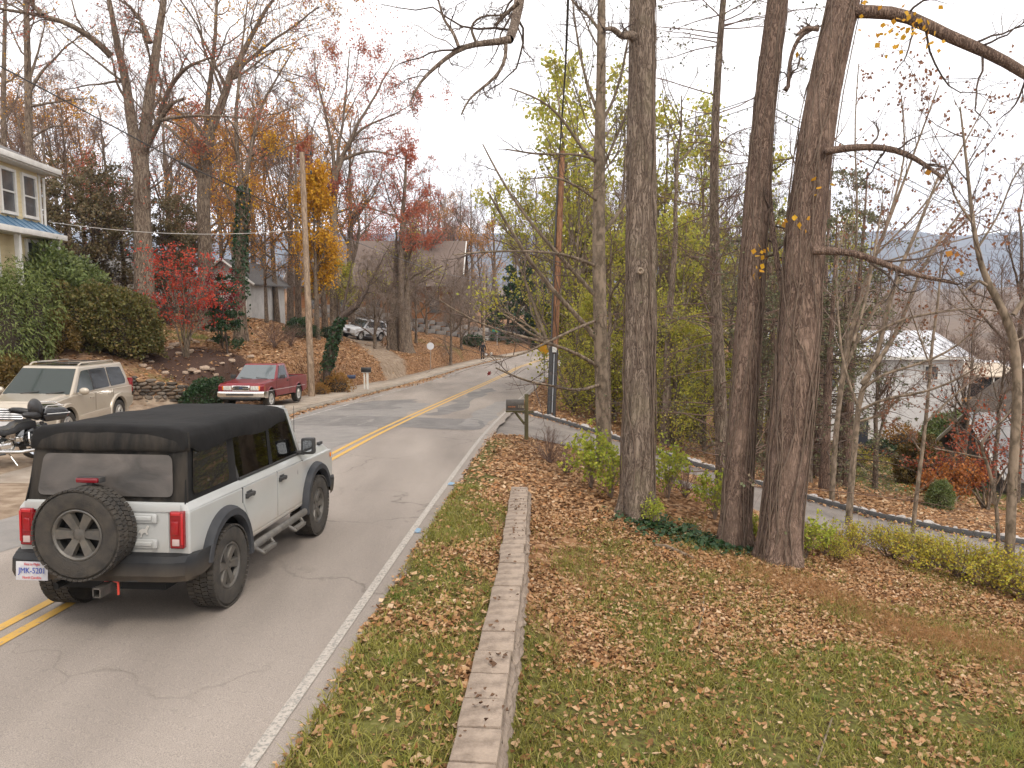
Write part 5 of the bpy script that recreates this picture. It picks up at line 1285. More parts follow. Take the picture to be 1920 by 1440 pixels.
# --- tan house beyond it, cabin and shed at the right
def simple_house(name, label, x0, x1, y0, y1, zb, ze, zr_, axis, wall, roof, over=.4, cat='house', trim=M_TRIM, seams=0):
    A = empty(name, ((x0+x1)/2, (y0+y1)/2, zb), 0, label, cat); L = Vector(A.location)
    MB().box(Vector(((x0+x1)/2, (y0+y1)/2, (zb+ze)/2))-L, (x1-x0, y1-y0, ze-zb)).build('wall', wall, A)
    xm, ym = (x0+x1)/2, (y0+y1)/2
    def sl(p4):
        P = [Vector(p)-L for p in p4]; return MB().hexa([p-Vector((0, 0, .05)) for p in P]+[p+Vector((0, 0, .06)) for p in P]).build('roof', roof, A)
    if axis == 'x':
        rs = [sl(((x0-over, y0-over, ze-.1), (x1+over, y0-over, ze-.1), (x1+over, ym, zr_), (x0-over, ym, zr_))), sl(((x1+over, y1+over, ze-.1), (x0-over, y1+over, ze-.1), (x0-over, ym, zr_), (x1+over, ym, zr_)))]
        g = [((x0, y0, ze), (x0, y1, ze), (x0, ym, zr_-.1)), ((x1, y0, ze), (x1, y1, ze), (x1, ym, zr_-.1))]
        rk = [((x0-over-.02, y0-over, ze-.12), (x0-over-.02, ym, zr_)), ((x0-over-.02, y1+over, ze-.12), (x0-over-.02, ym, zr_)), ((x1+over+.02, y0-over, ze-.12), (x1+over+.02, ym, zr_))]
        if seams:
            k = x0-over+.1
            while k < x1+over:
                MB().hexa([Vector(p)-L for p in ((k-.02, y0-over, ze-.04), (k+.02, y0-over, ze-.04), (k+.02, ym, zr_+.06), (k-.02, ym, zr_+.06), (k-.02, y0-over, ze+.02), (k+.02, y0-over, ze+.02), (k+.02, ym, zr_+.11), (k-.02, ym, zr_+.11))]).build('roof_seam', roof, rs[0]); k += seams
    else:
        sl(((x0-over, y0-over, ze-.1), (xm, y0-over, zr_), (xm, y1+over, zr_), (x0-over, y1+over, ze-.1))); sl(((xm, y0-over, zr_), (x1+over, y0-over, ze-.1), (x1+over, y1+over, ze-.1), (xm, y1+over, zr_)))
        g = [((x0, y0, ze), (x1, y0, ze), (xm, y0, zr_-.1)), ((x0, y1, ze), (x1, y1, ze), (xm, y1, zr_-.1))]
        rk = [((x0-over, y0-over-.02, ze-.12), (xm, y0-over-.02, zr_)), ((x1+over, y0-over-.02, ze-.12), (xm, y0-over-.02, zr_))]
    for t in g: slab([Vector(p)-L for p in t], .04, 'gable', wall, A)
    for a, b in rk: MB().tube([Vector(a)-L, Vector(b)-L], .09, 4).build('rake_board', trim, A)
    return A, L
M_TAN = mat('tan_wall', (.46, .38, .29), .85, col2=(.38, .31, .24), vscale=1)
M_BRN = mat('brown_wood_wall', (.20, .10, .048), .85, col2=(.13, .066, .034), vscale=2, stretch=(1, 1, 6))
M_GROOF = mat('grey_metal_roof', (.15, .15, .155), .55, .1, col2=(.24, .22, .21), vscale=1.4)
M_DKW = mat('dark_shed_wall', (.06, .055, .05), .9, col2=(.10, .09, .08), vscale=2)
t_, L = simple_house('tan_house', 'tan house with an open porch behind the white house', 35.3, 40.6, 58, 66, -9.6, -3.0, -2.4, 'x', M_TAN, M_TAN)
MB().box(Vector((38.0, 57.93, -3.95))-L, (4.2, .12, 1.5)).build('porch_shade_panel', M_UNDER, t_)  # dark panel on the solid wall, painted for the shaded porch depth
for x in (36.0, 38.0, 40.0): MB().box(Vector((x, 57.85, -3.95))-L, (.14, .16, 1.5)).build('porch_post', M_TRIM, t_)
MB().box(Vector((38.0, 57.8, -4.95))-L, (4.6, .3, .28)).build('porch_beam', mat('orange_timber', (.40, .20, .06), .8), t_)
MB().box(Vector((38.0, 57.9, -6.3))-L, (4.4, .1, 2.2)).build('lower_shade_panel', M_DARK, t_)  # another dark panel, painted for shade below the porch
simple_house('brown_cabin', 'brown timber cabin with pale rake boards at the right edge', 27.2, 34.5, 37, 45, -7.5, -4.8, -1.7, 'y', M_BRN, mat('mossy_brown_shingles', (.11, .085, .065), .95, col2=(.06, .045, .036), vscale=4), .6)
sh, L = simple_house('garden_shed', 'low dark shed with a grey metal roof scattered with leaves', 20.6, 28.5, 29.8, 35.2, -6.3, -4.5, -2.25, 'x', M_DKW, M_GROOF, .35, 'shed', M_TRIM, .5)

# --- houses behind the left bank
M_WOLD = mat('old_white_boards', (.52, .51, .49), .85, col2=(.40, .39, .37), vscale=2)
wc, L = simple_house('white_cottage', 'small white cottage half hidden behind the big forked tree', -27.5, -22.6, 47, 53, 1.0, 4.2, 6.0, 'x', M_WOLD, M_SHINGLE)
for x in (-26.6, -24.9, -23.5): window(wc, Vector((x, 47, 2.9))-L, .75, 1.5, ((1, 0, 0), (0, -1, 0)))
MB().box(Vector((-25.7, 46.96, 2.2))-L, (.8, .05, 2.0)).build('door', M_UNDER, wc)
gc, L = simple_house('grey_cottage', 'grey-white cottage corner behind the dark red maple', -21.4, -17.8, 50.5, 58, .9, 4.0, 5.6, 'y', M_WOLD, M_SHINGLE)
window(gc, Vector((-18.4, 50.5, 2.9))-L, .5, 1.3, ((1, 0, 0), (0, -1, 0)))
window(gc, Vector((-20.2, 50.5, 2.9))-L, .7, 1.3, ((1, 0, 0), (0, -1, 0)))
bl, L = simple_house('brown_lodge', 'large brown timber building with a broad dull roof behind bare trees', -25, -6.5, 84, 98, -.6, 4.6, 10.1, 'x', mat('orange_brown_boards', (.28, .125, .05), .85, col2=(.20, .09, .04), vscale=1.5, stretch=(.3, .3, 8)), mat('brown_shingles', (.155, .115, .095), .95, col2=(.115, .085, .07), vscale=6), .9, 'building')
boards(bl, Vector((-25, 84, 0))-L, Vector((-6.5, 84, 0))-L, -.5-L.z, 4.6-L.z, .42, MATS['orange_brown_boards'], (0, -1, 0))
for x in (-22.5, -19, -15.5, -12, -8.8): window(bl, Vector((x, 84, 2.3))-L, 1.1, 1.5, ((1, 0, 0), (0, -1, 0)), frame=MATS['brown_wood_wall'])

# --- grey concrete block retaining walls, far left
M_BLOCK = [mat('grey_block_%d' % k, c, .95, col2=tuple(q*.55 for q in c), vscale=2.5, bump=.5, bscale=14) for k, c in enumerate(((.27, .25, .23), (.22, .20, .185), (.31, .285, .26)))]
_rb = random.Random(9); BM_ = []
for k in range(3):
    me = MB().box((0, 0, 0), (1.16, .5, .44)).mesh('block', bevel=.035); me.materials.append(M_BLOCK[k]); BM_.append(me)
def block_wall(label, a, b, rows, step=0):
    a, b = Vector(a), Vector(b); W = empty('block_wall', a, 0, label, 'wall'); d = b-a; L = Vector((d.x, d.y, 0)).length; ang = math.atan2(d.y, d.x)
    n = int(L/1.2)
    for r in range(rows):
        for k in range(n):
            t = (k+.5+(.5 if r % 2 else 0))/n
            if t > 1: continue
            z = d.z*(math.floor(t*4)/4 if step else t)+r*.455+.1
            link('block', BM_[_rb.randrange(3)], None, W, (d.x*t+_rb.uniform(-.02, .02), d.y*t+_rb.uniform(-.04, .04)+r*.05, z), (0, 0, ang+_rb.uniform(-.02, .02)))
    return W
def gnd(u, v, t, dz=0): p = at(u, v, t); return Vector((p.x, p.y, gz(p.x, p.y)+dz))
block_wall('stepped grey block wall above the leafy lawn', gnd(695, 630, 73, -.25), gnd(905, 650, 80, -.25), 4)
block_wall('curving grey block wall beside the far bend of the road', gnd(905, 655, 82, -.25), gnd(1000, 655, 93, -.25), 4)
block_wall('upper grey block wall below the brown lodge', gnd(590, 602, 74, .1), gnd(720, 606, 80, .1), 3)
# ------------------------------------------------------------ poles, wires, signs, letter boxes
M_POLE = bark_mat('weathered_pole_wood', (.30, .225, .16), (.17, .12, .085), (9, 9, .5), .35)
M_POLER = bark_mat('red_brown_pole_wood', (.24, .125, .068), (.11, .055, .032), (9, 9, .4), .35)
def pole(label, base, top, r0, r1, m, name='utility_pole'):
    A = empty(name, base, 0, label, 'utility pole'); d = Vector(top)-Vector(base)
    MB().tube([Vector((0, 0, -.4))]+[d*k/6 for k in range(7)], [r0]+[r0+(r1-r0)*k/6 for k in range(7)], 14).build('pole', m, A)
    return A, d
_b = at(583, 684, 33); pl1, d1 = pole('pale wooden utility pole rising behind the red pickup truck', (_b.x, _b.y, gz(_b.x, _b.y)), at(566, 286, 33.3), .155, .12, M_POLE)
for k, z in enumerate((-.10, -.95, -2.9)):
    mb = MB(); q = d1+Vector((0, 0, z)); mb.tube([q+Vector((-.12, 0, 0)), q+Vector((.42, .05, .02))], .022, 6); mb.lathe([(.02, 0), (.045, .03), (.045, .12), (.02, .15)], 10, 'Z', q+Vector((.38, .05, .03))); mb.build('bracket', M_BLK, pl1)
_b2 = at(1035, 782, 27.2); pl2, d2 = pole('red-brown utility pole with a black cable guard by the driveway', (_b2.x, _b2.y, gz(_b2.x, _b2.y)-.1), at(1054, 284, 27.2), .145, .11, M_POLER)
def along(d, h): return d*(h/d.length)
mb = MB(); mb.tube([along(d2, .05)+Vector((-.12, -.13, 0)), along(d2, 2.7)+Vector((-.12, -.13, 0))], .085, 8); mb.build('cable_guard', M_BLK, pl2)
MB().tube([along(d2, .0)+Vector((.06, -.16, 0)), along(d2, 2.6)+Vector((.06, -.16, 0))], .055, 8).build('cable_guard', M_BLK, pl2)
MB().tube([along(d2, .3)+Vector((-.02, -.20, 0)), along(d2, 2.45)+Vector((-.02, -.20, 0))], .022, 6).build('conduit', mat('galvanised_pipe', (.42, .43, .44), .4, .7), pl2)
MB().box(along(d2, 2.62)+Vector((-.02, -.22, 0)), (.16, .08, .2)).build('junction_box', mat('pale_box', (.45, .44, .41), .6), pl2)
MB().tube([along(d2, 2.6)+Vector((-.14, -.12, 0)), along(d2, 6)+Vector((-.15, -.10, 0)), along(d2, 9.6)+Vector((-.12, -.05, 0))], .032, 6).build('cable', M_BLK, pl2)
_b3 = at(907, 642, 77); pl3, d3 = pole('thin far utility pole standing beside the street sign', (_b3.x, _b3.y, gz(_b3.x, _b3.y)), at(908, 500, 77), .15, .11, M_POLE)
def wire(label, pts, r, m=None, sag=0.0, n=24, name='overhead_cable'):
    P = [Vector(p) for p in pts]; Q = []
    for i in range(len(P)-1):
        for k in range(n):
            t = k/n; q = P[i].lerp(P[i+1], t); q.z -= sag*4*t*(1-t); Q.append(q)
    Q.append(P[-1])
    o = MB().tube(Q, r, 5).build(name, m or M_BLK, None)
    return tag(o, label, 'cable')
_top2 = Vector(pl2.location)+along(d2, 9.6)
wire('thick black cable running from the red-brown pole over the viewer', [_top2+Vector((-.1, 0, 0)), at(1060, 130, 18.5), at(1066, -20, 13), (.9, -8, 11)], .026)
M_WIRE = mat('grey_wire', (.10, .10, .10), .6)
_top1 = Vector(pl1.location)+d1
wire('black cable with a splice case descending from upper left to the pale pole', [(-21, 8, 9.4), at(-30, 108, 22), at(347, 309, 28), _top1+Vector((.1, 0, -3.0))], .024)
MB().tube([at(338, 305, 27.9), at(352, 311, 28.1), at(366, 319, 28.2)], [.05, .09, .05], 8).build('splice_case', M_BLK, bpy.data.objects['overhead_cable.001'])
wire('dark cable running from the pale pole on along the road', [_top1+Vector((.1, 0, -3.0)), Vector(pl3.location)+d3*.82], .02, M_WIRE, .5)
wire('pale service wire between the cream house and the pale pole', [HOUSE_HOOK, _top1+Vector((.05, 0, -3.4))], .014, mat('pale_wire', (.4, .38, .35), .6), .35)
wire('upper service line crossing behind the tall trunks towards the white house', [_top2, at(1417, 184, 30), at(1920, 452, 42), at(2300, 640, 52)], .022, M_WIRE)
wire('lower service line crossing behind the tall trunks towards the white house', [_top2+Vector((0, 0, -.4)), at(1417, 198, 30), at(1920, 462, 42), at(2300, 652, 52)], .022, M_WIRE)
wire('thin line between the two distant poles', [_top2+Vector((0, 0, -1.5)), Vector(pl3.location)+d3*.95], .016, M_WIRE, .6)

M_GALV = mat('galvanised_post', (.33, .33, .32), .5, .5)
# yellow diamond sign
_y = at(1021, 652, 46); A = empty('warning_sign', (_y.x, _y.y, gz(_y.x, _y.y)), 0, 'yellow diamond warning sign partly hidden by the red-brown pole', 'sign')
hz_ = _y.z-A.location.z
MB().tube([(0, .03, -.3), (0, .03, hz_+.5)], .03, 6).build('post', M_GALV, A)
slab([(-.54, 0, hz_), (0, 0, hz_-.54), (.54, 0, hz_), (0, 0, hz_+.54)], .006, 'sign_plate', mat('sign_black', (.02, .02, .02), .5), A)
slab([(-.49, -.008, hz_), (0, -.008, hz_-.49), (.49, -.008, hz_), (0, -.008, hz_+.49)], .004, 'sign_face', mat('sign_yellow', (.62, .30, .015), .45), A)
# street name sign
_y = at(932, 622, 79); A = empty('street_sign', (_y.x, _y.y, gz(_y.x, _y.y)), 0, 'small green street name sign on a thin post by the far bend', 'sign'); hz_ = _y.z-A.location.z
MB().tube([(0, 0, -.3), (0, 0, hz_+.3)], .035, 6).build('post', M_GALV, A)
sgm = mat('sign_green', (.05, .20, .16), .5)
MB().box((0, -.02, hz_+.12), (1.05, .02, .24)).build('name_blade', sgm, A); MB().box((0, 0, hz_+.40), (.02, .9, .24)).build('name_blade', sgm, A)
# round white sign
_y = at(807, 649, 57); A = empty('round_sign', (_y.x, _y.y, gz(_y.x, _y.y)), 0, 'round white sign on a short stake in the leafy bank', 'sign'); hz_ = _y.z-A.location.z
MB().tube([(0, .02, -.2), (0, .02, hz_)], .02, 6).build('post', M_GALV, A)
MB().lathe([(.001, -.012), (.28, -.012), (.28, .012), (.001, .012)], 24, 'Y', (0, 0, hz_)).build('sign_plate', mat('sign_white', (.62, .63, .66), .5), A)

M_MOSSY = mat('mossy_post_wood', (.115, .10, .04), .95, col2=(.065, .055, .03), vscale=7, stretch=(1, 1, .3), bump=.5)
def mailbox(A, c, L, w, h, m, ax, name='box'):
    "tunnel-shaped letter box, long side along ax"
    ax = Vector(ax).normalized(); sd = Vector((-ax.y, ax.x, 0)); prof = [(-w/2, 0), (-w/2, h*.55)]+[(w/2*math.cos(math.radians(a)), h*.55+h*.45*math.sin(math.radians(a))) for a in range(165, 0, -15)]+[(w/2, h*.55), (w/2, 0)]
    P = []
    for e in (-L/2, L/2): P += [Vector(c)+ax*e+sd*a+Vector((0, 0, b)) for a, b in prof]
    n = len(prof)
    return MB().add(P, [tuple(range(n)), tuple(range(2*n-1, n-1, -1))]+[(i, i+n, (i+1) % n+n, (i+1) % n) for i in range(n)]).build(name, m, A, bevel=.006)
# letter box by the driveway
_b = at(987, 822, 20.6); A = empty('mailbox', (_b.x, _b.y, gz(_b.x, _b.y)), 0, 'dark letter box numbered 116 on a mossy square post by the driveway', 'mailbox')
MB().box((0, 0, .55), (.11, .11, 1.5)).build('post', M_MOSSY, A, bevel=.01)
M_BOX = mat('dark_olive_box', (.045, .038, .03), .5, col2=(.07, .06, .05), vscale=8)
bx_ = mailbox(A, (-.32, 0, .85), .50, .20, .30, M_BOX, (1, 0, 0))
MB().box((-.30, 0, .825), (.56, .16, .05)).build('shelf', M_MOSSY, A); MB().tube([(-.05, 0, .45), (-.32, 0, .80)], .035, 4).build('brace', M_MOSSY, A)
MB().box((.12, 0, .80), (.16, .09, .06)).build('arm_end', M_MOSSY, A)
MB().box((-.32, -.103, .862), (.5, .006, .012)).build('box_rim', mat('box_rim_grey', (.20, .19, .17), .5), bx_)
text_obj('house_number', '116', .115, mat('number_cream', (.42, .36, .25), .6), bx_, (-.155, -.1035, .96), (math.pi/2, 0, 0))
mo = mat('box_orange', (.48, .15, .03), .6)
for k, (x, w) in enumerate(((-.49, .035), (-.44, .05), (-.385, .04), (-.335, .045))): MB().box((x, -.1022, .955), (w, .004, .016)).build('worn_lettering', mo, bx_)
# letter box across the road
_b = at(687, 711, 38); A = empty('mailbox', (_b.x, _b.y, gz(_b.x, _b.y)), 0, 'black letter box on a white post across the road', 'mailbox')
MB().box((.06, 0, .42), (.10, .10, 1.2)).build('post', M_TRIM, A); MB().box((-.10, 0, .42), (.07, .07, 1.0)).build('post', M_TRIM, A)
mailbox(A, (0, 0, 1.0), .50, .2, .24, mat('black_box', (.02, .02, .02), .4), (1, 0, 0)); MB().box((0, 0, .985), (.46, .14, .03)).build('shelf', M_TRIM, A)
_b = at(653, 712, 37); A = empty('paper_box', (_b.x, _b.y, gz(_b.x, _b.y)), 0, 'dark blue paper box leaning on a cream stake beside the orange bush', 'mailbox')
MB().box((0, 0, .25), (.16, .12, .85)).build('post', mat('cream_stake', (.50, .42, .28), .8), A, bevel=.01)
mailbox(A, (.16, -.02, .72), .42, .17, .18, mat('navy_box', (.02, .03, .07), .4), (1, .2, 0)); MB().box((.10, 0, .70), (.4, .05, .03)).build('arm', MATS['cream_stake'], A)
_b = at(921, 655, 72); MBo = MB(); MBo.box((0, 0, .25), (.22, .10, .62)); o = MBo.build('marker_post', M_TRIM, None, bevel=.04, loc=(_b.x, _b.y, gz(_b.x, _b.y))); tag(o, 'short white marker behind the walking person', 'post')

# ------------------------------------------------------------ person walking on the far pavement
def person():
    _f = at(905, 675, 69); base = Vector((_f.x, _f.y, gz(_f.x, _f.y)+.02))
    A = empty('person', base, math.radians(8), 'person in a dark jacket and trousers walking on the far pavement carrying a white bag', 'person')
    me = bpy.data.meshes.new('body')
    J = {'pelvis': (0, 0, .93), 'spine': (0, .0, 1.12), 'chest': (0, .01, 1.35), 'neck': (0, .01, 1.50), 'head0': (0, -.01, 1.57), 'head1': (0, -.02, 1.72),
         'shl': (-.19, .01, 1.41), 'ell': (-.28, .04, 1.14), 'wrl': (-.31, -.06, .90), 'hal': (-.31, -.09, .81),
         'shr': (.19, .01, 1.41), 'elr': (.28, .06, 1.14), 'wrr': (.31, .0, .90), 'har': (.31, -.02, .81),
         'hil': (-.10, 0, .88), 'knl': (-.11, -.12, .50), 'anl': (-.11, -.08, .09), 'tol': (-.12, -.24, .04),
         'hir': (.10, 0, .88), 'knr': (.11, .06, .48), 'anr': (.11, .24, .12), 'tor': (.12, .12, .03)}
    Rd = {'pelvis': .155, 'spine': .145, 'chest': .17, 'neck': .06, 'head0': .075, 'head1': .095, 'shl': .085, 'ell': .058, 'wrl': .042, 'hal': .04, 'shr': .085, 'elr': .058, 'wrr': .042, 'har': .04,
          'hil': .10, 'knl': .070, 'anl': .055, 'tol': .045, 'hir': .10, 'knr': .070, 'anr': .055, 'tor': .045}
    ks = list(J); E = [('pelvis', 'spine'), ('spine', 'chest'), ('chest', 'neck'), ('neck', 'head0'), ('head0', 'head1'), ('chest', 'shl'), ('shl', 'ell'), ('ell', 'wrl'), ('wrl', 'hal'), ('chest', 'shr'), ('shr', 'elr'), ('elr', 'wrr'), ('wrr', 'har'),
                       ('pelvis', 'hil'), ('hil', 'knl'), ('knl', 'anl'), ('anl', 'tol'), ('pelvis', 'hir'), ('hir', 'knr'), ('knr', 'anr'), ('anr', 'tor')]
    me.from_pydata([J[k] for k in ks], [(ks.index(a), ks.index(b)) for a, b in E], [])
    o = bpy.data.objects.new('body', me); COL.objects.link(o)
    sk = o.modifiers.new('skin', 'SKIN'); sv = me.skin_vertices[0].data
    for i, k in enumerate(ks): sv[i].radius = (Rd[k], Rd[k]*(.8 if k in ('chest', 'pelvis', 'spine') else 1)); sv[i].use_root = (k == 'pelvis')
    o.modifiers.new('sub', 'SUBSURF').levels = 2
    dg = bpy.context.evaluated_depsgraph_get(); me2 = bpy.data.meshes.new_from_object(o.evaluated_get(dg)); bpy.data.objects.remove(o)
    SK = mat('skin', (.38, .22, .16), .6); JK = mat('black_jacket_cloth', (.016, .017, .02), .9); TR = mat('dark_trouser_cloth', (.022, .023, .03), .9); SH = mat('pale_shoe', (.3, .3, .32), .7)
    me2.materials.clear()
    for m in (JK, TR, SK, SH): me2.materials.append(m)
    for p in me2.polygons:
        c = p.center; p.use_smooth = True
        p.material_index = 2 if (c.z > 1.49 or (abs(c.x) > .24 and c.z < .92)) else 0 if c.z > .90 else 3 if c.z < .085 else 1
    me2.name = 'body'; b = link('body', me2, None, A)
    h = MB(); h.ellipsoid((0, .0, 1.70), (.10, .115, .10)); h.build('hair', mat('dark_hair', (.03, .022, .018), .8), A)
    f = MB(); f.ellipsoid((0, -.125, 1.655), (.018, .03, .025), 8, 6); f.build('nose', SK, A)
    for sx in (-.04, .04): MB().ellipsoid((sx, -.105, 1.685), (.014, .012, .01), 6, 5).build('eye', mat('dark_eye', (.02, .015, .01), .3), A)
    MB().box((0, -.108, 1.615), (.05, .012, .012)).build('mouth', mat('lip', (.25, .09, .08), .6), A)
    for s_ in (-.31, .31):
        for k in range(4): MB().tube([(s_-.015+.014*k*(1 if s_ > 0 else 1)-.01, -.06, .80), (s_-.015+.014*k-.01, -.075, .755), (s_-.015+.014*k-.01, -.06, .725-.004*(k % 2))], .0085, 5).build('finger', SK, A)
        MB().tube([(s_, -.10, .84), (s_, -.12, .80), (s_, -.115, .77)], .010, 5).build('thumb', SK, A)
    bag = MB(); bag.ellipsoid((0, 0, -.18), (.13, .10, .17)); bag.tube([(-.05, 0, -.06), (0, 0, .03), (.05, 0, -.06)], .012, 5)
    og = bag.build('shopping_bag', mat('white_bag', (.62, .62, .62), .6), None, loc=base+Vector((.31, -.03, .73)))
    tag(og, 'white bag carried by the walking person', 'bag')
person()

# a single red leaf adrift above the far lane
_l = at(917, 700, 24); mb = MB()
pts = [(0, 0, -.10), (.035, .01, -.04), (.075, .0, -.03), (.045, -.01, .01), (.07, .01, .06), (.025, 0, .045), (.0, -.01, .11), (-.025, 0, .045), (-.065, .01, .05), (-.04, -.01, .0), (-.07, 0, -.04), (-.03, .01, -.04)]
mb.add(pts+[(x, y+.004, z) for x, y, z in pts], [tuple(range(12)), tuple(range(23, 11, -1))]+[(i, i+12, (i+1) % 12+12, (i+1) % 12) for i in range(12)])
o = mb.build('falling_leaf', mat('dark_red_leaf', (.16, .02, .018), .7), None, loc=_l, rot=(.3, .5, .4), smooth=False); tag(o, 'dark red leaf drifting down above the road', 'leaf')
# ------------------------------------------------------------ trees
def _norm(a): return a/np.maximum(1e-9, np.linalg.norm(a, axis=-1, keepdims=True))
def sweep(P, R, sides):
    "P (n,k,3) centre lines, R (n,k) radii -> V, F (quads) for n open tubes"
    n, k, _ = P.shape
    T = np.empty_like(P); T[:, 1:-1] = P[:, 2:]-P[:, :-2]; T[:, 0] = P[:, 1]-P[:, 0]; T[:, -1] = P[:, -1]-P[:, -2]
    T = _norm(T)
    ref = np.where(np.abs(T[:, :1, 2:3]) < .8, np.array([0, 0, 1.0]), np.array([1.0, 0, 0]))
    ref = np.repeat(ref, k, 1)
    e1 = _norm(np.cross(T, ref)); e2 = np.cross(T, e1)
    a = np.arange(sides)*2*np.pi/sides
    V = P[:, :, None, :]+R[:, :, None, None]*(e1[:, :, None, :]*np.cos(a)[None, None, :, None]+e2[:, :, None, :]*np.sin(a)[None, None, :, None])
    base = np.arange(n)[:, None, None]*k*sides+np.arange(k-1)[None, :, None]*sides+np.arange(sides)[None, None, :]
    nxt = np.arange(n)[:, None, None]*k*sides+np.arange(k-1)[None, :, None]*sides+(np.arange(sides)[None, None, :]+1) % sides
    F = np.stack([base, nxt, nxt+sides, base+sides], -1).reshape(-1, 4)
    return V.reshape(-1, 3), F
def limb_mesh(name, groups, m):
    "groups: list of (P, R, sides)"
    Vs = []; Fs = []; o = 0
    for P, R, s_ in groups:
        if len(P) == 0: continue
        V, F = sweep(P, R, s_); Vs.append(V); Fs.append(F+o); o += len(V)
    me = mesh_np(name, np.concatenate(Vs), np.concatenate(Fs)); me.materials.append(m)
    return me
def resample_np(pts, rad, k):
    P = np.array([tuple(p) for p in pts], float); r = np.array(rad, float)
    d = np.concatenate([[0], np.cumsum(np.linalg.norm(np.diff(P, axis=0), axis=1))]); s_ = np.linspace(0, d[-1], k)
    Q = np.stack([np.interp(s_, d, P[:, j]) for j in range(3)], 1)
    if k > 6:
        for _ in range(2): Q[1:-1] = (Q[:-2]+2*Q[1:-1]+Q[2:])/4
    return Q, np.interp(s_, d, r)
def spawn(g, P, R, n_per, length, lsd, ratio, ang, start, k, wander, up, tip=.25, maxr=None, lenpow=.6, out=None, flat=0.0):
    """children for every limb: P (n,m,3), R (n,m); n_per children each; length metres (or share of parent when < 0)"""
    n, m, _ = P.shape
    if n == 0: return np.zeros((0, k, 3)), np.zeros((0, k))
    plen = np.linalg.norm(np.diff(P, axis=1), axis=2).sum(1)
    N = n*n_per; par = np.repeat(np.arange(n), n_per)
    t = start+(1-start)*g.random(N)**.9
    x = t*(m-1); i = np.minimum(m-2, x.astype(int)); f = (x-i)[:, None]
    p0 = P[par, i]*(1-f)+P[par, i+1]*f; r0 = R[par, i]*(1-f[:, 0])+R[par, i+1]*f[:, 0]
    T = _norm(P[par, i+1]-P[par, i])
    rv = g.normal(size=(N, 3)); side = _norm(rv-T*(rv*T).sum(1, keepdims=True))
    if out is not None:
        hv = _norm(out-T*(out*T).sum(1, keepdims=True)); side = _norm(side+hv*1.2)
    a = np.radians(ang[0]+(ang[1]-ang[0])*g.random(N))[:, None]
    d = _norm(T*np.cos(a)+side*np.sin(a))
    if flat: d[:, 2] *= 1-flat; d = _norm(d)
    L = (length if length > 0 else -length*plen[par])*(1-(t-start)/(1-start+1e-6)*lenpow)*np.exp(g.normal(size=N)*lsd)
    r = r0*ratio*(.75+.5*g.random(N))
    if maxr: r = np.minimum(r, maxr)
    C = np.empty((N, k, 3)); C[:, 0] = p0; st = (L/(k-1))[:, None]
    for j in range(1, k):
        d = _norm(d+g.normal(size=(N, 3))*wander+np.array([0, 0, up])/(k-1)*2)
        C[:, j] = C[:, j-1]+d*st
    RR = r[:, None]*np.linspace(1, tip, k)[None, :]
    return C, RR
def leaves_on(g, P, n_per, size, spread, droop=.3, start=.2, shape='leaf', jit=.4):
    "leaf faces scattered along limbs -> V, F(quads)"
    n, m, _ = P.shape; N = n*n_per; par = np.repeat(np.arange(n), n_per)
    x = (start+(1-start)*g.random(N))*(m-1); i = np.minimum(m-2, x.astype(int)); f = (x-i)[:, None]
    c = P[par, i]*(1-f)+P[par, i+1]*f+g.normal(size=(N, 3))*spread
    d = _norm(g.normal(size=(N, 3))+np.array([0, 0, -droop*2])); rv = g.normal(size=(N, 3))
    s_ = _norm(np.cross(d, rv)); nn = np.cross(d, s_)
    L = size*(1-jit/2+jit*g.random(N))[:, None]; w = L*.42
    return leaf_quads(c, d, s_, nn, L, w)
def leaf_quads(c, d, s_, nn, L, w):
    a = c; b = c+d*L*.45+s_*w+nn*L*.06; e = c+d*L; f = c+d*L*.45-s_*w+nn*L*.06
    V = np.stack([a, b, e, f], 1).reshape(-1, 3); F = np.arange(len(c)*4).reshape(-1, 4)
    return V, F
def leaf_obj(name, VF, m, parent):
    me = mesh_np(name, VF[0], VF[1], smooth=False); me.materials.append(m); return link(name, me, None, parent)
def catV(*vf):
    Vs = []; Fs = []; o = 0
    for V, F in vf: Vs.append(V); Fs.append(F+o); o += len(V)
    return np.concatenate(Vs), np.concatenate(Fs)

BK_GREY = bark_mat('grey_brown_bark', (.225, .175, .13), (.075, .053, .040))
BK_NEAR = bark_mat('furrowed_brown_bark', (.295, .23, .178), (.085, .06, .046), (26, 26, 2.0), .9, moss=(.20, .17, .11))
BK_RED = bark_mat('reddish_brown_bark', (.265, .185, .14), (.08, .052, .04), (28, 28, 2.0), .9)
BK_PALE = bark_mat('pale_smooth_bark', (.24, .185, .135), (.11, .085, .06), (5, 5, 2), .3)
BK_DARK = bark_mat('dark_twig_bark', (.115, .085, .068), (.05, .036, .03), (12, 12, 3), .4)
M_TWIG = mat('twig_bark', (.125, .088, .068), .9, col2=(.08, .056, .045), vscale=2)
M_TWIGL = mat('pale_twig_bark', (.27, .205, .16), .9, col2=(.17, .125, .098), vscale=2)
M_TWIGR = mat('reddish_twig_bark', (.19, .12, .09), .9, col2=(.12, .078, .06), vscale=2)
LF_YG = leaf_mat('yellow_green_leaves', [(.24, .26, .045), (.37, .38, .07), (.50, .45, .08), (.28, .31, .05), (.54, .43, .07), (.42, .42, .08), (.34, .27, .09)], .5)
LF_LIME = leaf_mat('lime_shrub_leaves', [(.22, .28, .03), (.34, .38, .05), (.44, .42, .06), (.26, .34, .05)])
LF_YEL = leaf_mat('golden_leaves', [(.50, .26, .02), (.62, .36, .03), (.58, .30, .025), (.44, .20, .02)])
LF_ORG = leaf_mat('orange_leaves', [(.46, .19, .035), (.54, .27, .05), (.38, .135, .035), (.56, .34, .06)], .45)
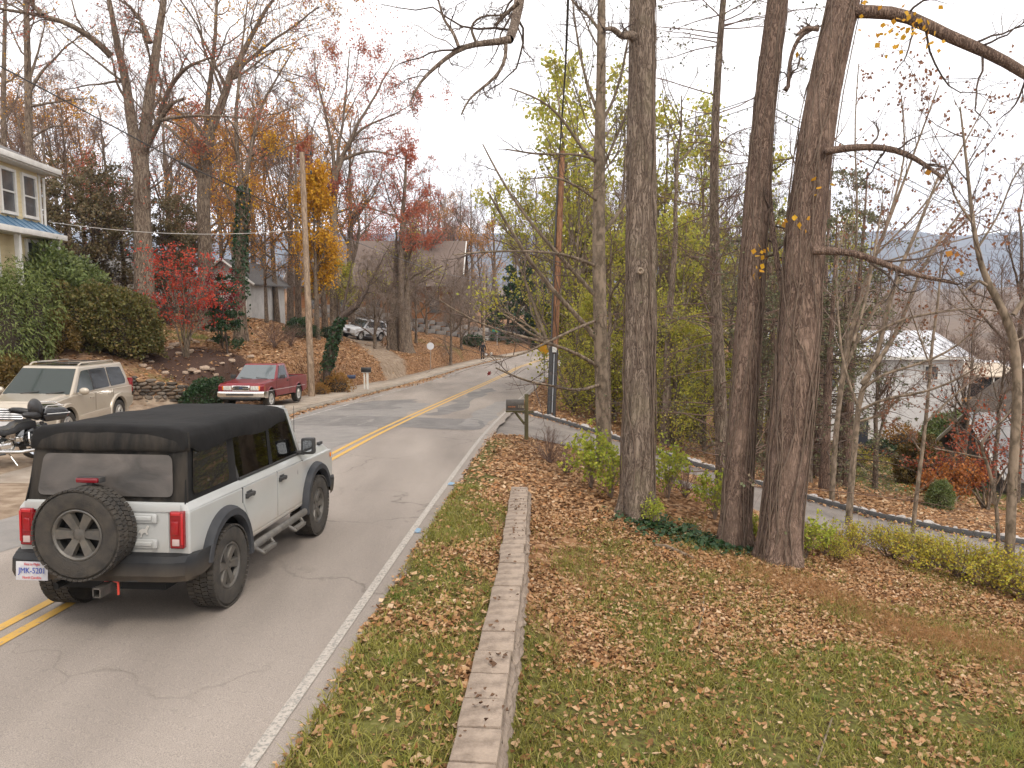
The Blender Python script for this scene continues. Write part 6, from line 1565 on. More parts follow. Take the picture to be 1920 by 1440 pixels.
LF_RED = leaf_mat('red_oak_leaves', [(.36, .085, .05), (.45, .14, .08), (.31, .07, .045), (.50, .20, .11), (.40, .11, .05)], .45)
LF_CRIM = leaf_mat('crimson_maple_leaves', [(.40, .035, .025), (.52, .075, .04), (.36, .03, .025), (.56, .13, .06)], .4)
LF_WINE = leaf_mat('wine_red_leaves', [(.16, .012, .022), (.26, .02, .03), (.12, .012, .02)])
LF_BRN = leaf_mat('brown_hanging_leaves', [(.20, .09, .05), (.28, .13, .07), (.15, .07, .045)])
LF_OLIVE = leaf_mat('olive_evergreen_leaves', [(.035, .042, .014), (.065, .072, .022), (.09, .085, .028), (.05, .055, .018)], .15)
LF_HEML = leaf_mat('hemlock_needles', [(.085, .10, .055), (.12, .13, .065), (.16, .16, .08), (.20, .16, .095)], .15)
LF_CEDAR = leaf_mat('brownish_cedar_sprays', [(.10, .085, .042), (.14, .112, .056), (.19, .13, .072), (.11, .105, .048)], .15)
LF_FIR = leaf_mat('fir_green_needles', [(.018, .042, .018), (.03, .06, .024), (.045, .075, .03)], .1)
LF_RHOD = leaf_mat('rhododendron_leaves', [(.075, .105, .03), (.13, .165, .055), (.19, .22, .08), (.10, .13, .04)], .2, .4)
LF_AZ = leaf_mat('bronze_azalea_leaves', [(.075, .078, .024), (.115, .112, .034), (.155, .14, .046), (.18, .115, .045)], .25)
LF_IVY = leaf_mat('ivy_leaves', [(.014, .035, .014), (.025, .055, .02), (.04, .07, .028)], .1, .4)

def tree_obj(name, label, cat='tree', group=None): return empty(name, (0, 0, 0), 0, label, cat, group)
def set_base(A, p):
    "move a finished tree's empty to its foot without moving its parts"
    p = Vector(p); A.location = p
    for c in A.children: c.location = Vector(c.location)-p

# ---------- general broadleaf, grown at the origin; used for the background trees
def broadleaf(seed, H, r, fork=.35, nl=6, n2=9, n3=7, n4=0, spread=(28, 55), bark=BK_GREY, twig=M_TWIG, leaf=None, lsize=.10, lnum=3, lspread=.12, lean=(0, 0), up=.5, wand=.14, tw=.010, l1=.42, crooked=.05, sides=10, leafstart=.2, tip=.22):
    g = np.random.default_rng(seed); k = 14
    t = np.linspace(0, 1, k); wob = np.cumsum(g.normal(size=(k, 2))*H*crooked/3, 0)*t[:, None]
    P = np.stack([lean[0]*t*H+wob[:, 0]*.4, lean[1]*t*H+wob[:, 1]*.4, t*H-.25*(t == 0)], 1)[None]
    R = (r*np.interp(t, [0, .04, .12, .5, 1], [1.35, 1.1, 1.0, .62, .12]))[None]
    P1, R1 = spawn(g, P, R, nl, H*l1, .2, .62, spread, fork, 10, wand, up, tip, None, .65)
    P2, R2 = spawn(g, np.concatenate([P1]), np.concatenate([R1]), n2, -.45, .25, .55, (25, 60), .15, 7, wand*1.3, up*.5, .3, None, .55)
    P3, R3 = spawn(g, P2, R2, n3, -.50, .3, .55, (25, 65), .12, 4, wand*1.5, up*.4, .4, tw*1.6, .5)
    R3 = np.maximum(R3, tw*.45)
    gr = [(P1, R1, 6), (P2, R2, 3)]
    tg = [(P3, R3, 3)]; last = P3
    if n4:
        P4, R4 = spawn(g, P3, R3, n4, -.6, .3, .7, (25, 65), .15, 3, wand*1.5, up*.2, .5, tw, .4); R4 = np.maximum(R4, tw*.4); tg.append((P4, R4, 3)); last = P4
    me = {'trunk': limb_mesh('trunk', [(P, R, sides)], bark), 'limbs': limb_mesh('limbs', gr, bark), 'twigs': limb_mesh('twigs', tg, twig)}
    if leaf:
        V, F = leaves_on(g, last, lnum, lsize, lspread, start=leafstart); q = mesh_np('leaves', V, F, smooth=False); q.materials.append(leaf); me['leaves'] = q
    return me
def plant_tree(me, label, p, rz=0, s=1.0, name='tree', group=None, sz=None):
    A = empty(name, p, rz, label, 'tree', group); A.scale = (s, s, sz or s)
    for nm in me:
        o = link(nm, me[nm], None, A)
        if nm in ('limbs', 'twigs', 'leaves'): o['kind'] = 'stuff'
    return A
def G(u, t, dz=-.1):
    "ground point at photograph column u and depth t"
    x = (u-960)/FPX*t; y = t*1.0
    for _ in range(3):
        z = gz(x, y); y = (t+(z-CAMZ)*SP)/CP
    return Vector((x, y, gz(x, y)+dz))

# ---------- the tall trunks in the yard
def trunk_from(px, t, extra_top, k=40):
    "px: list of (u, v, width px) up the trunk at depth t (or (t0, t1))"
    pts = []; rad = []; n = len(px)
    for i, (u, v, w) in enumerate(px):
        tt = t if not isinstance(t, tuple) else t[0]+(t[1]-t[0])*i/(n-1)
        pts.append(at(u, v, tt)); rad.append(w/2/FPX*tt)
    d = (pts[-1]-pts[-2]).normalized()
    pts.append(pts[-1]+d*extra_top*.5+Vector((0, 0, .2))); rad.append(rad[-1]*.7); pts.append(pts[-1]+Vector((d.x*.5, d.y*.5, 1)).normalized()*extra_top*.5); rad.append(rad[-1]*.35)
    g0 = gz(pts[0].x, pts[0].y); pts.insert(0, Vector((pts[0].x, pts[0].y, min(g0, pts[0].z)-.3))); rad.insert(0, rad[0]*1.3)
    return resample_np(pts, rad, k)
def ridged_trunk(name, P, R, m, sides=40, amp=.05, seed=1, flare=.3):
    "trunk skin with furrowed ridges and a flared foot, built ring by ring"
    n = len(P); V, F = sweep(P[None], R[None], sides); V = V.reshape(n, sides, 3)
    a = np.arange(sides)*2*np.pi/sides; h = np.concatenate([[0], np.cumsum(np.linalg.norm(np.diff(P, axis=0), axis=1))])
    A, Hh = np.meshgrid(a, h)
    q = vfbm(np.cos(A)*3.2+seed*5, np.sin(A)*3.2+Hh*.35, seed)+.6*vfbm(np.cos(A)*8+seed, np.sin(A)*8+Hh*.8, seed+3)
    root = flare*1.5*np.exp(-np.maximum(0, Hh-.3)/.34)*(.55+.45*np.cos(A*5+seed))
    k = 1+amp*q*1.6+root
    V = P[:, None, :]+(V-P[:, None, :])*k[:, :, None]
    me = mesh_np(name, V.reshape(-1, 3), F); me.materials.append(m); return me
def vines(g, P, R, n, m, name, parent, rr=.010, h0=0, h1=1.0):
    "creeper stems that wander up the trunk"
    Ps = []
    for q in range(n):
        k = 26; t = np.linspace(h0, min(1, h0+(h1-h0)*(.4+.6*g.random())), k)*(len(P)-1)
        i = np.minimum(len(P)-2, t.astype(int)); f = (t-i)[:, None]; c = P[i]*(1-f)+P[i+1]*f; r = R[i]*(1-f[:, 0])+R[i+1]*f[:, 0]
        a = g.random()*6.28+np.cumsum(g.normal(size=k)*.28)+g.normal()*.05*np.arange(k)
        Ps.append(np.stack([c[:, 0]+np.cos(a)*(r*1.07+.008), c[:, 1]+np.sin(a)*(r*1.07+.008), c[:, 2]], 1))
    Ps = np.array(Ps); RR = np.tile(np.linspace(1, .5, 26), (n, 1))*rr*(.6+.9*g.random((n, 1)))
    o = link(name, limb_mesh(name, [(Ps, RR, 5)], m), None, parent); o['kind'] = 'stuff'; return o
def limb_px(px, t, k=12):
    pts = [at(u, v, (t if not isinstance(t, tuple) else t[0]+(t[1]-t[0])*i/(len(px)-1))) for i, (u, v, w) in enumerate(px)]
    tt = t if not isinstance(t, tuple) else (t[0]+t[1])/2
    return resample_np(pts, [w/2/FPX*tt for u, v, w in px], k)
def stackPR(lst, k=12):
    if not lst: return np.zeros((0, k, 3)), np.zeros((0, k))
    return np.array([p for p, r in lst]), np.array([r for p, r in lst])
def big_tree(name, label, trunk, t, top, limbs, seed, bark, auto=(10, .55, 3.2), twig=M_TWIG, leafm=None, nleaf=0, vine=8, amp=.085, spec=None):
    g = np.random.default_rng(seed); A = tree_obj(name, label)
    P, R = trunk_from(trunk, t, top, 60)
    link('trunk', ridged_trunk('trunk', P, R, bark, 44, amp, seed), None, A)
    L1 = [limb_px(l, tt) for l, tt in limbs]; P1, R1 = stackPR(L1)
    Pa, Ra = spawn(g, P[None], R[None], auto[0], auto[2], .3, .35, (40, 80), auto[1], 12, .16, .15, .25, .10)
    if len(P1):
        for i_ in range(len(P1)): link('limb', limb_mesh('limb', [(P1[i_:i_+1], R1[i_:i_+1], 10)], bark), None, A)
    allP = np.concatenate([P1, Pa]); allR = np.concatenate([R1, Ra])
    P2, R2 = spawn(g, allP, allR, 8, -.45, .35, .42, (25, 75), .2, 9, .28, .02, .3, .020)
    P3, R3 = spawn(g, P2, R2, 6, -.5, .3, .55, (25, 70), .15, 6, .30, .0, .35, .010); R3 = np.maximum(R3, .0035)
    P4, R4 = spawn(g, P3, R3, 3, -.45, .3, .6, (25, 70), .2, 4, .22, .0, .5, .006); R4 = np.maximum(R4, .0025)
    o = link('branches', limb_mesh('branches', [(Pa, Ra, 7), (P2, R2, 5)], BK_DARK), None, A); o['kind'] = 'stuff'
    o = link('twigs', limb_mesh('twigs', [(P3, R3, 3), (P4, R4, 3)], twig), None, A); o['kind'] = 'stuff'
    if leafm:
        o = leaf_obj('leaves', leaves_on(g, P4[g.permutation(len(P4))[:nleaf]], 2, .11, .05), leafm, A); o['kind'] = 'stuff'
    if vine: vines(g, P, R, vine, mat('vine_stem', (.16, .115, .085), .9, col2=(.10, .07, .05), vscale=9), 'creeper', A)
    set_base(A, (P[1][0], P[1][1], gz(P[1][0], P[1][1])))
    return A, P, R
tA, PA, RA = big_tree('tall_tree', 'tall straight furrowed trunk with a pale knot, nearest the low wall', [(1196, 968, 66), (1196, 900, 60), (1199, 700, 57), (1202, 500, 55), (1203, 250, 51), (1204, 0, 47)], 13, 6,
    [([(1196, 75, 20), (1180, 62, 16), (1165, 72, 12), (1152, 52, 10), (1132, 55, 6)], (12.9, 12.4)),
     ([(1206, -330, 40), (1130, -300, 34), (1040, -190, 27), (985, -80, 21), (972, 10, 19), (966, 62, 17), (955, 74, 15)], (13, 10.2)),
     ([(955, 74, 15), (925, 82, 12), (893, 80, 11), (860, 90, 9), (825, 118, 8), (783, 155, 5), (770, 190, 3)], (10.2, 9.6)),
     ([(948, 76, 8), (950, 110, 7), (935, 140, 6), (902, 168, 5), (880, 180, 4), (865, 215, 3)], (10.2, 10)),
     ([(860, 88, 7), (850, 60, 6), (832, 38, 5), (822, 0, 4)], (9.8, 9.9)), ([(972, 5, 9), (950, 25, 7), (928, 48, 5)], (10.2, 10.4)), ([(893, 80, 6), (880, 50, 5), (900, 30, 4), (950, 28, 3)], (9.9, 9.7))], 11, BK_NEAR, (6, .8, 3.0), M_TWIG, None, 0, 9)
kn = MB(); _k = at(1201, 508, 12.66); kn.lathe([(.001, -.02), (.022, -.02), (.038, -.04), (.055, -.03), (.062, .03)], 18, 'Y', _k-Vector(tA.location)); kn.build('knot', mat('pale_knot_wood', (.34, .27, .2), .9, col2=(.14, .10, .07), vscale=22), tA)
tB, PB, RB = big_tree('tall_tree', 'slimmer leaning trunk wound with creeper between the knotted and the thick trunks', [(1379, 1028, 56), (1384, 900, 50), (1394, 760, 46), (1402, 640, 46), (1415, 430, 44), (1432, 220, 40), (1447, 90, 38), (1460, -10, 36)], 12.3, 6,
    [([(1470, 165, 9), (1478, 180, 8), (1480, 110, 7), (1500, 62, 8), (1535, 50, 8)], 12.0)], 12, BK_RED, (6, .75, 2.6), M_TWIG, LF_YEL, 10, 14)
tC, PC, RC = big_tree('tall_tree', 'thickest leaning trunk with broken side limbs, rightmost of the tall trunks', [(1460, 1058, 74), (1466, 960, 70), (1478, 860, 70), (1492, 720, 72), (1503, 560, 70), (1511, 430, 68), (1527, 280, 66), (1548, 160, 62), (1583, 0, 58)], 11.6, 6,
    [([(1590, 22, 24), (1640, 22, 24), (1700, 20, 23), (1745, 55, 22), (1800, 78, 21), (1850, 95, 20), (1920, 135, 18), (1990, 185, 16)], (11.5, 10.6)),
     ([(1548, 284, 15), (1580, 278, 14), (1640, 274, 12), (1690, 282, 11), (1730, 305, 9), (1768, 334, 6)], (11.3, 10.6)),
     ([(1525, 470, 17), (1560, 470, 15), (1610, 474, 13), (1650, 492, 12), (1700, 512, 10), (1795, 532, 5)], (11.3, 10.7)),
     ([(1470, 560, 10), (1455, 480, 10), (1445, 400, 10), (1440, 300, 8)], (11.9, 12.4)), ([(1535, 55, 9), (1510, 52, 8), (1495, 65, 6)], 11.6)], 13, BK_RED, (6, .8, 3.0), M_TWIG, LF_ORG, 14, 18, .09)
# clusters of yellow leaves still hanging
def hang_leaves(A, spots, size, m, seed, name='leaves'):
    g = np.random.default_rng(seed); C = []
    for u, v, t, r, n in spots: C.append(np.array(at(u, v, t))+g.normal(size=(n, 3))*np.array([r, .25, r])*.5)
    c = np.concatenate(C); N = len(c); d = _norm(g.normal(size=(N, 3))+np.array([0, 0, -.8])); s_ = _norm(np.cross(d, g.normal(size=(N, 3)))); nn = np.cross(d, s_)
    L = size*(.7+.6*g.random((N, 1))); V, F = leaf_quads(c, d, s_, nn, L, L*.5)
    o = leaf_obj(name, (V-np.array(A.location), F), m, A); o['kind'] = 'stuff'
hang_leaves(tC, [(1690, 48, 10.8, .35, 26), (1712, 62, 10.8, .25, 18), (1660, 50, 10.9, .2, 8), (1740, 85, 10.7, .2, 5), (1640, 5, 11, .2, 7), (1535, 345, 11.1, .15, 5), (1500, 420, 11.1, .12, 4), (1425, 480, 11.8, .2, 10), (1420, 515, 11.8, .1, 4), (1610, 50, 11, .1, 3), (1475, 410, 11.2, .1, 3)], .085, LF_YEL, 4)

# ---------- hemlock between the tall trunks
def conifer(seed, H, r, n1, l1, n2, l2, bark, leaf, nl, ls, droop=-.25, start=.12, taper=.8, sides=8, flat=.3, lsp=.03, twig=M_TWIG, lean=(0, 0), conical=True, lr=.22, limbm=None):
    g = np.random.default_rng(seed); k = 16; t = np.linspace(0, 1, k)
    P = np.stack([lean[0]*t*H+.02*H*np.sin(t*5+seed), lean[1]*t*H, t*H-.2*(t == 0)], 1)[None]; R = (r*np.interp(t, [0, .05, 1], [1.3, 1, .08]))[None]
    P1, R1 = spawn(g, P, R, n1, l1, .18, .28, (68, 92), start, 9, .07, droop, .2, r*lr, taper if conical else .2)
    P2, R2 = spawn(g, P1, R1, n2, -.32 if l2 is None else l2, .3, .5, (35, 65), .15, 6, .1, droop*.5, .3, .010, .6, flat=flat); R2 = np.maximum(R2, .003)
    P3, R3 = spawn(g, P2, R2, 4, -.4, .3, .6, (30, 60), .1, 4, .12, droop*.3, .5, .005, .5, flat=flat); R3 = np.maximum(R3, .002)
    me = {'trunk': limb_mesh('trunk', [(P, R, sides)], bark), 'limbs': limb_mesh('limbs', [(P1, R1, 5)], limbm or BK_DARK), 'twigs': limb_mesh('twigs', [(P2, R2, 3), (P3, R3, 3)], twig)}
    if nl:
        V, F = leaves_on(g, P3, nl, ls, lsp, droop=.15, start=0, jit=.6); q = mesh_np('leaves', V, F, smooth=False); q.materials.append(leaf); me['leaves'] = q
    return me
_hem = conifer(21, 15, .14, 130, 3.0, 8, None, BK_NEAR, LF_HEML, 1, .05, -.06, .03, .5, 12, lean=(.008, 0), lr=.10, limbm=M_TWIGR, twig=M_TWIGR)
plant_tree(_hem, 'thin straight hemlock with fine drooping twigs behind the tall trunks', G(1338, 15.3), .4, 1, 'hemlock_tree')
_hem2 = conifer(22, 8.5, .15, 70, 2.2, 7, None, BK_RED, LF_HEML, 3, .06, -.3, .03, .7, 10, lr=.14, twig=M_TWIGR)
plant_tree(_hem2, 'dark green feathery hemlock beyond the driveway, right of the thickest trunk', G(1545, 22.5), 1.1, 1, 'hemlock_tree')
for u, t, s_, lab in ((1435, 27, 1.15, 'darker hemlock behind the slim leaning trunk'), (1390, 24, 1.0, 'feathery hemlock seen left of the slim leaning trunk'), (1590, 25, 1.25, 'feathery hemlock left of the white house door'), (1530, 29, 1.4, 'tall hemlock behind the thickest trunk')):
    plant_tree(_hem2, lab, G(u, t), u*.9, s_, 'hemlock_tree')

# ---------- slender bare tree with long sweeping branches left of the knotted trunk
def slender():
    g = np.random.default_rng(51); A = tree_obj('slender_tree', 'slender grey tree with long bare sweeping branches left of the knotted trunk')
    P, R = trunk_from([(1133, 840, 28), (1128, 700, 26), (1124, 560, 25), (1122, 440, 24), (1124, 300, 21), (1127, 150, 18), (1128, 0, 15)], 17, 5, 40)
    link('trunk', ridged_trunk('trunk', P, R, BK_PALE, 24, .02, 3, .25), None, A)
    Ls = [([(1122, 640, 14), (1090, 600, 12), (1050, 560, 11), (1000, 500, 9), (950, 420, 7), (915, 360, 4)], (17, 15.5)), ([(1122, 560, 12), (1085, 520, 10), (1040, 470, 9), (980, 400, 7), (935, 330, 5), (905, 270, 3)], (17, 16)),
          ([(1126, 690, 11), (1080, 660, 9), (1020, 640, 8), (950, 625, 6), (880, 600, 4), (820, 560, 2)], (17, 13.5)), ([(1120, 500, 9), (1060, 475, 8), (980, 470, 6), (900, 472, 5), (850, 478, 3)], (17, 14)),
          ([(1124, 310, 10), (1090, 280, 8), (1065, 235, 7), (1035, 200, 6), (1000, 180, 4), (955, 165, 3)], (17, 16)), ([(1122, 300, 8), (1080, 288, 6), (1010, 290, 5), (950, 280, 3)], (17, 15.5)), ([(1124, 215, 9), (1100, 160, 7), (1085, 90, 6), (1075, 20, 4), (1070, -40, 3)], (17, 17.5)),
          ([(1128, 230, 9), (1150, 190, 7), (1168, 130, 6), (1180, 60, 4)], (17, 17)), ([(1126, 325, 8), (1150, 270, 7), (1172, 220, 6), (1190, 160, 4)], (17, 17.5)), ([(1126, 60, 8), (1105, 30, 6), (1075, 5, 5), (1050, -30, 3)], 17), ([(1128, 440, 9), (1160, 400, 8), (1190, 350, 6), (1215, 290, 4)], (17, 18)),
          ([(1128, 720, 9), (1085, 735, 8), (1030, 722, 6), (985, 715, 5), (930, 690, 3)], (17, 13)), ([(1120, 600, 8), (1070, 620, 7), (1000, 655, 5), (960, 672, 4), (900, 668, 2)], (17, 13)), ([(1124, 380, 7), (1085, 350, 6), (1040, 330, 5), (1000, 335, 3)], (17, 15))]
    P1, R1 = stackPR([limb_px(l, t) for l, t in Ls]); Px, Rx = spawn(g, P[None], R[None], 16, 3.4, .3, .3, (25, 50), .3, 12, .08, .35, .2, .028); P1 = np.concatenate([P1, Px]); R1 = np.concatenate([R1, Rx])
    o = link('limbs', limb_mesh('limbs', [(P1, R1*.8, 6)], BK_PALE), None, A); o['kind'] = 'stuff'
    P2, R2 = spawn(g, P1, R1, 9, -.42, .35, .5, (20, 60), .15, 8, .13, .15, .3, .012); P3, R3 = spawn(g, P2, R2, 7, -.5, .3, .6, (20, 60), .15, 5, .16, .10, .4, .006); R3 = np.maximum(R3, .003)
    o = link('twigs', limb_mesh('twigs', [(P2, R2, 4), (P3, R3, 3)], M_TWIG), None, A); o['kind'] = 'stuff'
    set_base(A, P[1])
slender()

# ---------- yellow-green trees along the right of the road
_yg = [broadleaf(61+i, 11, .13, .12, 12, 7, 5, 0, (22, 48), BK_PALE, M_TWIGL, LF_YG, .14, 4, .16, up=.6, l1=.36, wand=.10, crooked=.02) for i in range(2)]
_vy = broadleaf(64, 9, .16, .03, 20, 9, 7, 0, (35, 80), BK_GREY, M_TWIG, LF_YG, .15, 3, .34, up=.15, l1=.34, wand=.18)
_wood = 'yellow-green trees beyond the driveway'
for i, (u, t, k, s_, ln, lab) in enumerate([(1072, 33, 0, .9, -.36, 'thin yellow-green sapling leaning furthest over the road'), (1082, 37, 1, .95, -.27, 'thin yellow-green tree leaning over the road beside the red-brown pole'), (1088, 41, 0, 1.0, -.16, 'yellow-green tree just behind the red-brown pole'),
    (1085, 33, 1, .95, 0, 'yellow-green tree right of the red-brown pole'), (1105, 37, 2, 1.0, -.05, 'leafy vine-hung tree right of the red-brown pole'), (1150, 31, 2, .85, 0, 'bushy yellow-green tree left of the knotted trunk'), (1235, 33, 2, 1.0, 0, 'bushy yellow-green tree right of the knotted trunk'),
    (1275, 29, 0, .8, 0, 'yellow-green tree seen left of the hemlock'), (1305, 37, 2, 1.05, 0, 'tall bushy yellow-green tree behind the hemlock'), (1390, 35, 1, .9, .05, 'yellow-green tree seen between the leaning trunks'), (1095, 47, 2, 1.05, 0, 'dense yellow-green tree above the yellow sign'),
    (1175, 38, 0, 1.15, 0, 'tall thin yellow-green tree behind the knotted trunk'), (1262, 42, 2, 1.25, 0, 'large yellow-green tree far behind the knotted trunk'), (1345, 44, 2, 1.1, 0, 'yellow-green tree far behind the hemlock'), (1120, 29, 2, .55, 0, 'low yellow-green thicket behind the slender grey tree'), (1262, 26, 2, .5, 0, 'low yellow-green thicket past the driveway'), (1200, 28, 2, .6, 0, 'low yellow-green thicket behind the knotted trunk'), (1320, 27, 2, .5, 0, 'low yellow-green thicket behind the hemlock'), (1445, 40, 1, 1.0, 0, 'thin yellow-green tree left of the thickest trunk'), (1075, 30, 2, .45, 0, 'low leafy thicket right of the red-brown pole foot'), (1480, 33, 2, .6, 0, 'low leafy thicket behind the thickest trunk'), (1380, 28, 2, .45, 0, 'low leafy thicket between the leaning trunks'), (1100, 35, 0, 1.4, -.1, 'tallest thin yellow-green tree beside the slender grey tree'), (1165, 36, 1, 1.35, 0, 'tall thin yellow-green tree left of the knotted trunk'), (1240, 37, 0, 1.35, 0, 'tall thin yellow-green tree right of the knotted trunk'), (1310, 35, 1, 1.3, 0, 'tall thin yellow-green tree behind the hemlock'), (1420, 38, 0, 1.3, 0, 'tall thin yellow-green tree between the leaning trunks'), (1120, 42, 1, 1.5, -.12, 'tall yellow-green tree set back behind the slender grey tree'), (1570, 36, 1, 1.0, 0, 'thin yellow-green tree right of the thickest trunk')]):
    A = plant_tree([_yg[0], _yg[1], _vy][k], lab, G(u, t), i*1.9, s_, 'roadside_tree', _wood)
    if ln:
        A.rotation_euler = (Matrix.Rotation(ln, 3, 'Y') @ Matrix.Rotation(i*1.9, 3, 'Z')).to_euler()
# smaller trunks just past the driveway
_tr = broadleaf(66, 12, .16, .45, 6, 6, 5, 0, (25, 55), BK_GREY, M_TWIG, None, up=.4)
for u, t, lab, s_ in ((1248, 26, 'dark trunk standing just past the driveway right of the knotted trunk', 1), (1085, 38, 'dark leaning trunk near the yellow sign', .9), (1405, 23, 'bare trunk just past the driveway behind the slim trunk', .8), (1512, 24.5, 'reddish trunk past the driveway beside the thickest trunk', 1), (1575, 27, 'thin dark trunk left of the white house door', .8)):
    plant_tree(_tr, lab, G(u, t), u*.7, s_, 'bare_tree', 'bare trunks past the driveway')

# ---------- right-hand side: saplings, pale-limbed tree
def traced(name, label, trunk, limbs, t, seed, bark, twig, leaf=None, nl=0, k3=4, tw=.004, lsize=.08):
    g = np.random.default_rng(seed); A = tree_obj(name, label)
    P, R = limb_px(trunk, t, 24); R = R*.74; P[0, 2] = min(P[0, 2], gz(P[0, 0], P[0, 1])-.15)
    link('trunk', limb_mesh('trunk', [(P[None], R[None], 10)], bark), None, A)
    P1, R1 = stackPR([limb_px(l, tt) for l, tt in limbs]+[resample_np(P[10:], R[10:], 12)]); R1[:-1] *= .66
    o = link('limbs', limb_mesh('limbs', [(P1[:-1], R1[:-1], 6)], bark), None, A); o['kind'] = 'stuff'
    P2, R2 = spawn(g, P1, R1, 10, -.42, .35, .5, (22, 60), .15, 7, .15, .12, .3, .012); P3, R3 = spawn(g, P2, R2, k3+3, -.5, .3, .6, (22, 60), .15, 5, .16, .08, .4, .006); R3 = np.maximum(R3, tw*.7)
    o = link('twigs', limb_mesh('twigs', [(P2, R2, 4), (P3, R3, 3)], twig), None, A); o['kind'] = 'stuff'
    if leaf:
        o = leaf_obj('leaves', leaves_on(g, P3[g.permutation(len(P3))[:nl]], 2, lsize, .03, droop=.8), leaf, A); o['kind'] = 'stuff'
    set_base(A, P[0]); return A
traced('sapling', 'forked bare sapling at the right edge of the yard', [(1893, 1042, 24), (1898, 900, 23), (1908, 760, 23), (1906, 640, 22), (1885, 580, 20), (1850, 535, 17), (1832, 480, 13), (1822, 400, 10), (1812, 300, 7), (1800, 200, 4)],
    [([(1900, 590, 14), (1925, 555, 12), (1960, 500, 10), (1985, 400, 6)], 12.2), ([(1850, 535, 9), (1835, 525, 8), (1810, 545, 5)], 12.2), ([(1824, 420, 7), (1790, 370, 5), (1770, 300, 3)], 12), ([(1830, 470, 7), (1875, 400, 5), (1900, 330, 4), (1925, 300, 3)], 12.4), ([(1905, 640, 6), (1940, 620, 4), (1980, 560, 3)], 12)], 12.3, 71, BK_PALE, M_TWIG)
traced('sapling', 'leaning sapling with low side branches left of the forked one', [(1872, 1020, 10), (1868, 940, 9), (1855, 880, 8), (1835, 830, 7), (1880, 790, 5), (1915, 740, 3)], [([(1868, 950, 6), (1890, 890, 5), (1905, 850, 3)], 12.7), ([(1850, 860, 6), (1800, 850, 5), (1750, 840, 3)], 12.7)], 12.8, 72, BK_PALE, M_TWIG)
traced('pale_limbed_tree', 'pale-limbed tree arching to the right in front of the white house', [(1592, 962, 17), (1600, 860, 15), (1608, 780, 14), (1612, 730, 13), (1640, 690, 12), (1660, 600, 11), (1680, 520, 10), (1720, 430, 8), (1760, 330, 5)],
    [([(1612, 735, 10), (1650, 700, 9), (1700, 690, 8), (1760, 670, 7), (1810, 640, 5), (1850, 590, 3)], (18, 17)), ([(1612, 770, 10), (1660, 745, 9), (1720, 740, 8), (1790, 715, 6), (1830, 690, 4)], (18, 16.5)), ([(1615, 720, 12), (1660, 660, 13), (1690, 610, 12), (1712, 540, 10), (1740, 480, 8), (1800, 400, 5)], (18, 18.5)), ([(1618, 640, 9), (1680, 600, 8), (1760, 585, 7), (1830, 575, 5), (1900, 590, 3)], (18, 17)), ([(1612, 790, 7), (1660, 775, 6), (1690, 740, 4)], 18), ([(1608, 760, 8), (1580, 690, 7), (1572, 600, 6), (1565, 500, 5), (1590, 400, 3)], (18, 19)), ([(1600, 640, 8), (1625, 560, 7), (1640, 470, 6), (1655, 380, 4)], (18, 18.5))], 18.2, 73, BK_PALE, M_TWIGL, LF_BRN, 260, 5, lsize=.07)
traced('thin_tree', 'thin bare tree right of the garden path', [(1712, 985, 11), (1722, 900, 10), (1735, 800, 9), (1742, 720, 8), (1748, 640, 7), (1760, 560, 6), (1765, 470, 3)], [([(1738, 790, 6), (1790, 740, 5), (1840, 700, 3)], 17.5), ([(1730, 850, 5), (1690, 800, 4), (1660, 790, 2)], 17.6), ([(1745, 690, 5), (1720, 620, 4), (1700, 560, 2)], 17.6)], 17.6, 74, BK_PALE, M_TWIGL, LF_BRN, 160, 5, lsize=.07)
traced('thin_tree', 'thin russet-leaved tree fanning up behind the thickest trunk', [(1560, 930, 14), (1566, 820, 13), (1580, 700, 12), (1600, 600, 11), (1640, 480, 9), (1680, 380, 7), (1720, 270, 5), (1760, 160, 3)],
    [([(1575, 720, 9), (1620, 600, 8), (1690, 520, 7), (1780, 440, 5), (1860, 380, 3)], 20), ([(1580, 690, 8), (1600, 540, 7), (1610, 400, 6), (1600, 250, 4), (1610, 120, 3)], 20.5), ([(1600, 600, 8), (1660, 430, 7), (1700, 300, 5), (1690, 180, 3)], 20), ([(1640, 480, 6), (1740, 380, 5), (1820, 250, 4), (1860, 170, 2)], 20), ([(1630, 500, 6), (1760, 460, 5), (1880, 430, 3)], 20)], 20.3, 75, BK_PALE, M_TWIGR, LF_BRN, 420, 5, lsize=.10)

